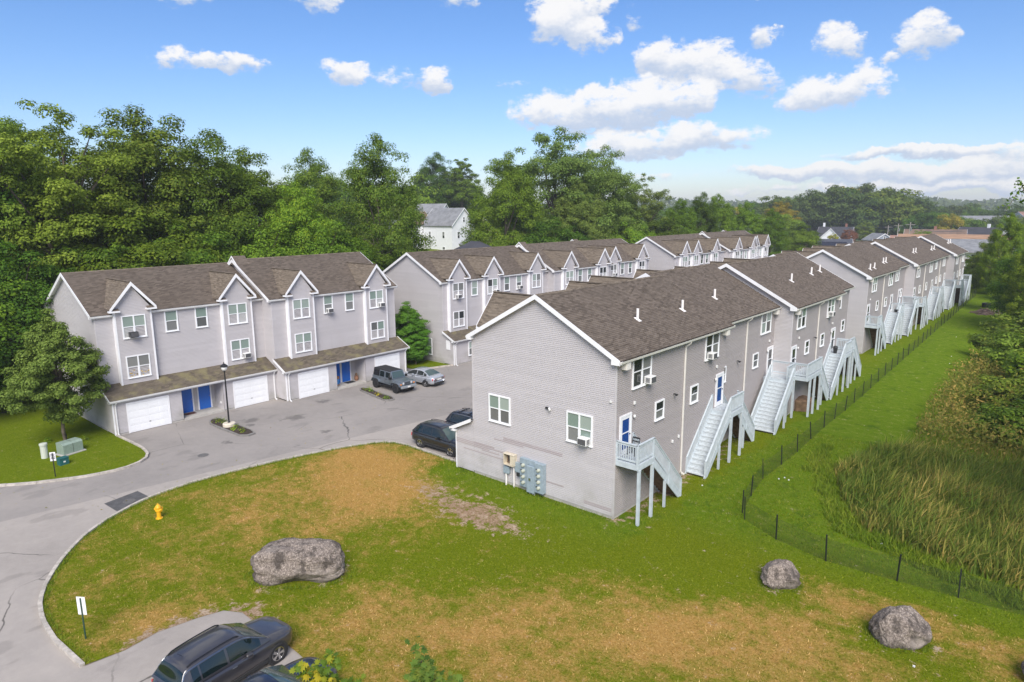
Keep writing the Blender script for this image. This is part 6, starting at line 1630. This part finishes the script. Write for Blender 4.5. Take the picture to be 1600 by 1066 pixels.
# mown turf blades on the near lawns
def ltest(a, b): return inside(a, b, LAWN) and not (-28.1 < a < -16.2 and b > 27.3) and seg_dist(a, b, KERB, False) > .12 and not (a > -25.2 and b < 11.6)
p = scatter(110000, -38.3, 3, 6, 48, ltest)
TURF = mat('turf_blade', rough=.8, fn=None or (lambda t, b, out: None), spec=.1)
def turf_fn(t, b, out):
    dry = t('ShaderNodeAttribute', attribute_name='dry').outputs['Fac']; g = t('ShaderNodeNewGeometry')
    P = g.outputs['Position']; nb = t.noise(P, .42, 6, .68); nm = t.noise(P, 1.9, 5, .68)
    k = t.math('ADD', dry, t.math('ADD', t.math('MULTIPLY', t.math('SUBTRACT', nb, .5), 1.9), t.math('ADD', t.math('MULTIPLY', t.math('SUBTRACT', nm, .5), 1.6), t.math('MULTIPLY', t.math('SUBTRACT', g.outputs['Random Per Island'], .5), .7))))
    gr = t.ramp(g.outputs['Random Per Island'], [(0, (.075,.115,.004)), (.6, (.145,.19,.010)), (1, (.24,.27,.03))])
    br = t.ramp(g.outputs['Random Per Island'], [(0, (.27,.15,.04)), (.6, (.47,.28,.085)), (1, (.60,.41,.17))])
    t.l.new(t.mix(t.sstep(k, .08, 1.1), gr, br), b.inputs['Base Color'])
MATS.pop('turf_blade'); TURF = mat('turf_blade', rough=.9, spec=0.0, fn=turf_fn)
dr = np.array([dirtf(a, b) for a, b in p]); keep = (dr < .38) | (rng.random(len(p)) < .15); p = p[keep]
dv = np.array([dryf(a, b) for a, b in p])
lu = np.array([lushf(a, b) for a, b in p])
o = blades('turf', p, rng.uniform(.04, .10, len(p))*(1+.5*lu), rng.uniform(.018, .04, len(p)), rng.normal(size=(len(p), 2))*.5, TURF, 'short lawn grass round the boulders', 'grass', seg=1)
at = o.data.attributes.new('dry', 'FLOAT', 'POINT'); at.data.foreach_set('value', np.repeat(dv, 4).astype(np.float32))

# longer tufts where the mower cannot reach
rings = []
for bx, by, a_, b_, rz_, n_ in ((-24.35,14.1,2.0,1.0,43,700),(-8.25,26.75,.78,.62,40,300),(-3.65,25.85,.95,.78,40,380)):
    th = rng.uniform(0, 6.283, n_); rr_ = rng.uniform(.98, 1.22, n_); u = np.cos(th)*a_*rr_; v = np.sin(th)*b_*rr_; c_, s_ = math.cos(R_(rz_)), math.sin(R_(rz_))
    rings.append(np.stack([bx+u*c_-v*s_, by+u*s_+v*c_], 1))
u = rng.uniform(-28, -16.8, 900); rings.append(np.stack([u, 27.2-rng.random(900)**2*.35], 1))
k_ = np.array(KERB); i_ = rng.integers(0, len(k_)-1, 2600); f_ = rng.random(2600)[:, None]; rings.append(k_[i_]*(1-f_)+k_[i_+1]*f_+(np.array([-27.0, 17.0])-k_[i_])/np.linalg.norm(np.array([-27.0, 17.0])-k_[i_], axis=1)[:, None]*rng.uniform(.1, .3, (2600, 1)))
p = np.concatenate(rings)
blades('grass_tufts', p, rng.uniform(.07, .24, len(p)), rng.uniform(.012, .03, len(p)), rng.normal(size=(len(p), 2))*.5, LUSH, 'longer grass tufts round the boulders, wall foot and kerb', 'grass', seg=2)
p = np.concatenate([scatter(500, -38, 0, 7, 40, lambda a, b: inside(a, b, LAWN) and not (-28.1 < a < -16.2 and b > 27.3)), scatter(160, -47, -37, 2, 40, lambda a, b: not inside(a, b, LAWN) and not inside(a, b, LAWN2))])
C = np.stack([p[:, 0], p[:, 1], np.array([.085 if inside(a, b, LAWN) else .02 for a, b in p])], 1)
o = bpy.data.objects.new('fallen_leaves', leaves_mesh('fallen_leaves', C, rng.normal(size=C.shape)*.25+np.array([0,0,1]), rng.uniform(.05, .12, len(p)), LF_GOLD)); COL.objects.link(o); tag(o, 'scattered fallen yellow leaves on the lawn and road', 'leaves', kind='stuff')
# brush pile
mb = MB(); rr = random.Random(4)
for i in range(130):
    a = rr.uniform(0, 6.28); r_ = rr.uniform(0, 1.7); x, y = r_*math.cos(a), r_*math.sin(a)*1.2; z = max(.05, .75-.4*r_)*rr.uniform(.3, 1); b = rr.uniform(0, 3.14); l = rr.uniform(.3, .9)
    mb.bar((x-l*math.cos(b), y-l*math.sin(b), z), (x+l*math.cos(b), y+l*math.sin(b), z+rr.uniform(-.2, .2)), .07, .07)
tag(mb.build('brush_pile', mat('dead_wood', (.17,.12,.10), .9, var=.4), loc=(-10.9, 121, 0)), 'heap of dead brushwood on the grass beyond the fence', 'brush pile')
tag(MB().lathe([(.55,0),(.6,.5),(.55,.7),(.4,.72)], n=12).build('drain_pipe', PLAST, loc=(-11.6, 129, .0)), 'short black drain pipe end behind the brush pile', 'pipe')

# plants in the islands and mulch ring
def herb(lb, x, y, h, s, mt_, n=50, grp='small plants in the mulch'):
    r = np.random.default_rng(int(abs(x*100+y*10))); d = rdir(n, r); d[:, 2] = np.abs(d[:, 2])
    C = d*np.array([s, s, h])*r.uniform(.3, 1, (n, 1)); me = leaves_mesh('foliage', C, d+np.array([0,0,.6]), r.uniform(.10, .2, n), mt_, r=r, aspect=.45)
    t = thing('garden_plant', lb, 'plant', (x, y, .1), 0, grp); o = bpy.data.objects.new('foliage', me); COL.objects.link(o); o.parent = t
for x, y, h, s, m_, lb in ((-48.3,22.15,.35,.5,LF_YEL,'low yellow green plant at the left tip of the lamp post island'),(-47.4,22.2,.55,.3,LF_LIGHT,'pale leafy plant left of the lamp post base'),(-45.6,22.1,.5,.45,LF_YEL,'grassy clump right of the lamp post base'),(-44.6,22.1,.4,.3,LF_LIGHT,'small pale plant at the right tip of the lamp post island'),
    (-47.0,34.85,.35,.5,LF_OLIVE,'low olive plant in the second island'),(-46.3,34.8,.45,.35,LF_LIGHT,'white green plant in the middle of the second island'),(-44.9,34.5,.4,.45,LF_GOLD,'yellowish plant in the second island'),(-43.5,34.3,.4,.4,LF_LIGHT,'bright plant at the right tip of the second island'),
    (-53.0,12.4,.5,.35,LF_YEL,'yellow green hosta left of the green cabinet'),(-51.4,14.2,.5,.35,LF_YEL,'yellow green hosta right of the green cabinet'),):
    herb(lb, x, y, h, s, m_)
# foreground saplings: real lobed leaves
def maple_leaf_poly():
    pts = []
    for k, (a, r_) in enumerate([(0,1),(14,.55),(32,.86),(50,.45),(74,.72),(100,.36),(128,.42),(165,.16)]): pts.append((a, r_))
    L = [(r_*math.cos(R_(a)), r_*math.sin(R_(a))) for a, r_ in pts]; return L+[(x, -y) for x, y in reversed(L[1:])]
LP = maple_leaf_poly()
SAP = leafmat('sapling_leaf', [(.05, (0.078,0.150,0.020)), (.4, (0.156,0.237,0.030)), (.62, (0.338,0.350,0.030)), (.82, (0.546,0.400,0.030)), (1, (0.494,0.163,0.030))], .35)
SAPG = leafmat('sapling_leaf_green', [(.05, (0.076,0.150,0.028)), (.5, (0.170,0.255,0.044)), (.8, (0.289,0.315,0.055)), (1, (0.646,0.300,0.055))], .35)
def sapling(lb, x, y, h, spread, seed, mt_, n=420):
    r = random.Random(seed); t = thing('maple_sapling', lb, 'tree', (x, y, 0), 0, 'young maples at the bottom edge'); mb = MB(); tr = MB()
    tr.tube([(0,0,-.2),(.1,0,h*.5),(0,.05,h*.97)], [.07,.05,.012], 7)
    tips = []
    for i in range(22):
        z = h*(.35+.62*i/22); a = r.uniform(0, 6.28); l = spread*(1-.72*(i/22))*r.uniform(.7, 1.1); e = (l*math.cos(a), l*math.sin(a), z+l*.75)
        tr.tube([(0,0,z), (e[0]*.5,e[1]*.5,z+l*.3), e], [.02,.014,.005], 5); tips.append(((0,0,z), e))
    tips.append(((0,0,h*.6),(0,.03,h)))
    for i in range(n):
        b, e = tips[i % len(tips)]; f = r.uniform(.25, 1.05); c = Vector(b).lerp(Vector(e), f)+Vector((r.gauss(0,.09), r.gauss(0,.09), r.gauss(0,.06)))
        nrm = Vector((r.gauss(0,.5), r.gauss(0,.5)-.25, 1)).normalized(); u = nrm.orthogonal().normalized(); u.rotate(Matrix.Rotation(r.uniform(0,6.28), 3, nrm)); v = nrm.cross(u); s = r.uniform(.08, .14)
        fold = r.uniform(.1, .4)
        o = len(mb.v); mb.v.append(tuple(c))
        for px, py in LP: mb.v.append(tuple(c+u*px*s+v*py*s-nrm*abs(py)*s*fold-nrm*px*px*s*.2))
        k = len(LP)
        for j in range(k): mb.f.append((o, o+1+j, o+1+(j+1) % k))
    mb.build('foliage', mt_, t); tr.build('trunk', BARK, t, smooth=True)
sapling('young maple with yellowing leaves poking up at the bottom edge beside the dark car', -9.3, 5.75, 7.8, 1.7, 3, SAP, 2100)
sapling('greener young maple tip at the bottom edge right of the other one', -8.1, 6.85, 7.95, 1.35, 9, SAPG, 1600)
# tall tree just outside the right edge; one of its boughs reaches into the picture
t = thing('tree', 'tree at the right edge whose leafy bough hangs into the sky', 'tree', (6.5, 36.0, -.6), 0, 'trees and shrubs along the right edge')
cm, tm, H, tr = PROTO['loose']
for nm, me_ in (('crown', cm), ('trunk', tr[0])):
    o = bpy.data.objects.new(nm, me_); COL.objects.link(o); o.parent = t; o.scale = (.68, .68, .95)
    if nm == 'crown': o.material_slots[0].link = 'OBJECT'; o.material_slots[0].material = LF_DARK
off = Vector((6.5, 36.0, -.6)); tb = MB(); C = []
rr = random.Random(2)
A_, B_2, C_2, D_3 = Vector((6.6, 36.1, 12.5))-off, Vector((3.0, 33.2, 15.6))-off, Vector((-.2, 31.2, 16.2))-off, Vector((-2.35, 30.0, 16.3))-off
tb.tube([A_, B_2, C_2, D_3], [.13, .09, .05, .01], 6)
for i in range(34):
    f = rr.random()**.8; b = (A_.lerp(B_2, f*3) if f < .333 else B_2.lerp(C_2, f*3-1) if f < .667 else C_2.lerp(D_3, f*3-2)); e = b+Vector((rr.uniform(-.7, .4), rr.uniform(-.5, .5), rr.uniform(-.95, .45)))
    tb.tube([b, e], [.02, .006], 4)
    for k in range(26): C.append(tuple(b.lerp(e, rr.uniform(.2, 1.1))+Vector((rr.gauss(0, .1), rr.gauss(0, .1), rr.gauss(0, .09)))))
tb.build('bough', BARK, t); C = np.array(C)
o = bpy.data.objects.new('foliage', leaves_mesh('foliage', C, rng.normal(size=C.shape)+np.array([0,0,.7]), rng.uniform(.09, .18, len(C)), LF_DARK)); COL.objects.link(o); o.parent = t

# ------------------------------------------------------------------ houses beyond
def house(lb, x, y, z, rz, L, D, hw, rise, wall, roof, wins=(), chim=None, oh=.3, name='house', group=None):
    """gabled house, ridge along local x, gable ends at +-L/2; wins: (face, u, z, w, h)"""
    t = thing(name, lb, 'house', (x, y, z), rz, group); a, b = L/2, D/2
    MB().add([(-a,-b,-3),(a,-b,-3),(a,b,-3),(-a,b,-3),(-a,-b,hw),(a,-b,hw),(a,b,hw),(-a,b,hw),(-a,0,hw+rise),(a,0,hw+rise)],
             [(0,1,5,4),(2,3,7,6),(1,2,6,9,5),(3,0,4,8,7),(0,3,2,1)]).build('wall', wall, t)
    k = rise/b
    for q in (1, -1):
        y1 = q*(b+oh); z1 = hw-oh*k
        MB().hexa([(-a-oh,y1,z1),(a+oh,y1,z1),(a+oh,0,hw+rise),(-a-oh,0,hw+rise),(-a-oh,y1,z1+.14),(a+oh,y1,z1+.14),(a+oh,0,hw+rise+.14),(-a-oh,0,hw+rise+.14)]).build('roof', roof, t)
        for e in (-a-oh, a+oh):
            s_ = .04 if e > 0 else -.04
            MB().hexa([(e,y1,z1-.12),(e+s_,y1,z1-.12),(e+s_,0,hw+rise-.12),(e,0,hw+rise-.12),(e,y1,z1+.16),(e+s_,y1,z1+.16),(e+s_,0,hw+rise+.16),(e,0,hw+rise+.16)]).build('rake_board', TRIM, t)
    for f, u, zz, w_, h_ in wins:
        lx, ly, rot = {'x': (a, u, 0), '-x': (-a, u, math.pi), 'y': (u, b, math.pi/2), '-y': (u, -b, -math.pi/2)}[f]
        fr = MB().box(0,.05,-w_/2,w_/2,0,h_).build('window', FRAME, t, loc=(lx, ly, zz)); fr.rotation_euler = (0,0,rot)
        for q in (0, 1):
            p = bpy.data.objects.new('pane', pane_mesh(w_-.24, h_/2-.14)); COL.objects.link(p); p.parent = fr; p.location = (.056, 0, h_*(.27+.46*q))
            p.material_slots[0].link = 'OBJECT'; p.material_slots[0].material = PANE_GREY if q else PANE_DARK
    for c in (chim or ()): MB().box(c[0]-.4,c[0]+.4,c[1]-.35,c[1]+.35,hw-1,c[2]).build('chimney', c[3], t)
    return t
WHITE = mat('white_clapboard', (.74,.75,.78), .6, var=.04); GROOF = mat('grey_shingle', (.20,.205,.215), .9, var=.2, vscale=.8); DROOF = mat('dark_slate_roof', (.045,.045,.055), .8, var=.2, vscale=.6)
TANW = mat('tan_wall', (.45,.38,.28), .7, var=.08); BROOF = mat('brown_roof', (.17,.115,.085), .9, var=.25, vscale=.6); OROOF = mat('orange_brown_roof', (.36,.21,.12), .9, var=.2, vscale=.4)
PINKR = mat('reddish_roof', (.26,.15,.115), .9, var=.2, vscale=.4); BLUEW = mat('blue_grey_wall', (.27,.31,.37), .7, var=.06); BRICK = mat('brick_chimney', (.25,.12,.09), .9, var=.25, vscale=5)
house('tall white clapboard house with grey roof among the trees', -120.3, 116.2, 4.8, 0, 10.4, 8.0, 7.5, 3.9, WHITE, GROOF, [('x',-1.9,4.3,.9,1.7),('x',2.0,4.3,.9,1.7),('x',0,8.1,.8,1.3),('-y',2.3,4.3,.9,1.7),('-y',2.3,1.0,1.0,1.4),('-y',-2.5,4.3,.9,1.7)])
t = thing('porch', 'small grey roofed porch on the end of the tall white house', 'porch', (-115.05, 116.9, 4.8))
MB().hexa([(0,-2.6,3.0),(2.4,-2.6,2.4),(2.4,2.8,2.4),(0,2.8,3.0),(0,-2.6,3.15),(2.5,-2.7,2.5),(2.5,2.9,2.5),(0,2.8,3.15)]).build('roof', GROOF, t)
MB().box(0.02,2.2,-2.5,.6,-.5,2.42).build('wall', WHITE, t)
for yy in (1.4, 2.7): MB().box(2.1,2.25,yy-.07,yy+.07,-.5,2.42).build('post', TRIM, t)
MB().box(.03,.1,1.1,2.0,0,2.0).build('door', PLAST, t)
house('small white gabled house behind the tall white one', -141, 130, 9, R_(20), 8, 6, 6.2, 2.3, WHITE, GROOF, [('-y',0,5.0,.8,1.2),('x',0,4.5,.8,1.2),('-x',1,4.5,.8,1.2)])
house('white house with a brown roof glimpsed behind the dark conical tree', -129, 111, 8.2, R_(80), 9, 7, 4.4, 2.8, WHITE, BROOF, [('-y',-2,2,1,1.2),('-y',2,2,1,1.2)])
house('pale cream house side glimpsed right of the tall white house', -125, 128.5, 4.8, 0, 9, 7, 6.6, 2.6, TANW, GROOF, [('x',0,3.5,.9,1.5)])
t = thing('hip_roof_shed', 'dark hipped roof just behind the middle townhouse ridge', 'shed', (-68.5, 71.5, 1))
MB().box(-4,4,-4,4,-1,7.6).build('wall', WHITE, t); MB().add([(-4.6,-4.6,7.6),(4.6,-4.6,7.6),(4.6,4.6,7.6),(-4.6,4.6,7.6),(-.8,0,10.2),(.8,0,10.2)], [(0,1,5,4),(1,2,5),(2,3,4,5),(3,0,4)]).build('roof', DROOF, t)
house('small white gable beside the dark hipped roof', -69.5, 66.6, 1, R_(90), 3, 4.2, 7.7, 1.3, WHITE, GROOF)
t = thing('blue_tarpaulin', 'blue covered stack right of the tall white house porch', 'tarpaulin', (-84, 89.5, 6.8), R_(20)); MB().box(-1.6,1.6,-1.2,1.2,-2,2.3).build('cover', mat('blue_tarp', (.01,.05,.30), .4), t, bevel=.2); MB().box(-1.3,1.3,-1.0,1.0,2.3,2.5).build('lid', mat('navy_tarp', (.01,.02,.10), .4), t)
house('white dormered house with a dark roof beyond the near ridge', -86, 318.5, 0, R_(4), 13.5, 11, 3.4, 4.3, WHITE, DROOF, [('-y',-3,1,1.2,1.4),('x',0,2,1,1.2)], chim=[(-5.2,1,9.5,WHITE),(3.8,1,9.2,BRICK)])
house('white front gable of the dark roofed house', -86.4, 315.2, 0, R_(94), 9, 8.5, 3.0, 4.2, WHITE, DROOF, [('-x',-1.6,1.4,1,1.4),('-x',1.6,1.4,1,1.4)])
SOLAR = mat('solar_panel', (.012,.014,.03), .25, spec=.6)
hs = house('house with dark solar panels on its roof beyond the near ridge', -57.5, 210, 0, R_(16), 10, 9, 3.8, 3.0, TANW, mat('slate_blue_roof', (.06,.065,.085), .8, var=.15), [('-y',0,1,1.2,1.3)])
for i in range(7): MB().hexa([(-4+i*1.12,-3.9,4.35),(-2.92+i*1.12,-3.9,4.35),(-2.92+i*1.12,-1.2,6.15),(-4+i*1.12,-1.2,6.15),(-4+i*1.12,-3.9,4.40),(-2.92+i*1.12,-3.9,4.40),(-2.92+i*1.12,-1.2,6.20),(-4+i*1.12,-1.2,6.20)]).build('solar_panel', SOLAR, hs)
house('tan roofed garage below the solar panelled house', -52, 190, 0, R_(16), 11, 7, 3.2, 1.9, TANW, mat('tan_roof', (.25,.20,.15), .9, var=.2))
house('small blue grey house with a pale gable beyond the distant row', -61.5, 284, 0, R_(-52), 9, 7.5, 3.9, 2.4, BLUEW, GROOF, [('-x',0,4.2,.9,1.2),('-x',-2,1.5,.9,1.3),('-x',2,1.5,.9,1.3),('x',0,4.2,.9,1.2),('-y',0,1.5,1,1.3)])
house('white house at far right with a navy gabled roof', -31, 300, 0, R_(-20), 15, 11, 4.6, 3.9, WHITE, DROOF, [('-y',-3,1.5,1,1.3),('-y',3,1.5,1,1.3)], chim=[(2,0,9.8,WHITE)])
house('long reddish roof behind the distant row', -33, 250, 0, R_(6), 30, 14, 4.4, 2.9, PINKR, PINKR)
house('long brown roof on the skyline right of the poles', -42, 275, 0, R_(8), 18, 11, 5.0, 3.2, TANW, BROOF, chim=[(0,0,9.4,BRICK)])
house('dark reddish roofed house left of the utility poles', -48.5, 268, 0, R_(10), 11, 9, 3.9, 2.3, TANW, PINKR)
t = thing('warehouse', 'low white warehouse with a grey apron roof at the end of the distant row', 'warehouse', (-26.5, 204, 0), R_(9))
MB().box(-13,13,-6,12,-1,5.0).build('wall', WHITE, t); MB().hexa([(-13.5,-7,4.7),(13.5,-7,4.7),(13.5,2,7.6),(-13.5,2,7.6),(-13.5,-7,4.9),(13.5,-7,4.9),(13.5,2,7.8),(-13.5,2,7.8)]).build('roof', GROOF, t)
MB().hexa([(-13,2.05,7.3),(12,2.05,7.3),(12,12,8.4),(-13,12,8.4),(-13,2.05,7.9),(12,2.05,7.9),(12,12,8.6),(-13,12,8.6)]).build('upper_roof', OROOF, t)
MB().box(-13.02,13.02,-6.06,-6.0,2.6,3.3).build('band', BROOF, t); MB().box(-13.02,13.02,-6.08,-6.0,.8,1.3).build('band', BROOF, t)
for i in range(8): MB().box(-11.5+i*3,-9.7+i*3,-6.09,-6.0,3.5,4.3).build('window', PANE_DARK, t)
house('white flat fronted building far off at right', -44, 402, 0, R_(15), 24, 12, 9.5, 2.2, WHITE, GROOF)
house('pale roof between the far trees at right', -33, 360, 0, R_(10), 16, 10, 7.2, 2.2, WHITE, GROOF)
for (x, y, s) in ((-125, 430, 1), (-150, 520, 1.2), (-20, 420, 1)): house({-125:'cream building on the skyline left of the golden tree',-150:'white building on the horizon above the rounded maples',-20:'pale building on the far right skyline'}[x], x, y, 0, R_(25), 20*s, 12, 11.5*s, 2, WHITE, PINKR)
tree('bushy', 'rust red tree beside the dark roofed white house', -76, 300, 7.8, 1.0, 'tree', 'small trees among the far houses', mt=LF_RUST, z=0)
tree('bushy', 'golden shrub left of the rust red tree', -79, 290, 6.2, .8, 'tree', 'small trees among the far houses', mt=LF_GOLD, z=0)
tree('bushy', 'ochre tree right of the dark roofed white house', -78, 335, 10.5, .9, 'tree', 'small trees among the far houses', mt=LF_OLIVE, z=0)
tree('bushy', 'green tree among the roofs beside the utility poles', -43.5, 262, 8.8, 1.1, 'tree', 'small trees among the far houses', mt=LF_YEL, z=0)
tree('bushy', 'fresh green tree left of the utility poles', -58, 310, 7.6, 1.0, 'tree', 'small trees among the far houses', mt=LF_MID, z=0)
tree('far', 'orange tree among the green ones at far right', -47, 345, 14.5, .8, 'tree', 'small trees among the far houses', mt=LF_GOLD, z=0)
# utility poles and wires
PW = mat('weathered_pole', (.34,.31,.27), .9)
pts = []
for i, (x, y, h, lb) in enumerate(((-49.6,255,10.6,'tallest pale utility pole among the far roofs'),(-42.7,236,11.4,'utility pole nearest the distant row end'),(-60.6,294,9.2,'small utility pole left of the others'))):
    t = thing('utility_pole', lb, 'utility pole', (x, y, 0), 0, 'utility poles'); MB().tube([(0,0,0),(0,0,h)], [.2,.13], 7).build('pole', PW, t)
    MB().bar((-1.3,0,h-.7),(1.3,.2,h-.7),.12,.14).build('crossarm', PW, t); MB().lathe([(.22,h-2.6),(.22,h-1.5)], c=(.35,0), n=8).build('transformer_can', CHROME, t); pts.append(Vector((x,y,h-.6)))
t = thing('power_lines', 'thin power lines strung between the far utility poles', 'power lines', (0, 0, 0))
A = Vector((-95, 345, 9.6)); Bq = Vector((-20, 170, 11))
for a, b in ((A, pts[2]), (pts[2], pts[0]), (pts[0], pts[1]), (pts[1], Bq)):
    for o_ in (-1.1, 0, 1.1):
        mb = MB(); mb.tube([a.lerp(b, k/8)+Vector((o_, 0, -1.2*math.sin(math.pi*k/8))) for k in range(9)], .03, 3); mb.build('wire', BLACK, t)

# ------------------------------------------------------------------ haze
HAZE = True
if HAZE:
    hz = MB().box(-3300, 3300, -3300, 3300, -4, 60).build('haze', mat('air', (1,1,1))); hz['kind'] = 'stuff'; hz['label'] = 'thin pale haze over the distance'
    mt = hz.data.materials[0]; nt = NT(mt.node_tree); nt.n.clear(); out = nt('ShaderNodeOutputMaterial')
    v = nt('ShaderNodeVolumePrincipled', {'Color': (.86,.92,1,1), 'Density': .0003}); nt.l.new(v.outputs[0], out.inputs[1])

for o_ in bpy.data.objects:
    if o_.parent and o_.name.startswith('housing') and str(o_.parent.get('label', '')).startswith('black window'):
        o_.material_slots[0].link = 'OBJECT'; o_.material_slots[0].material = PLAST
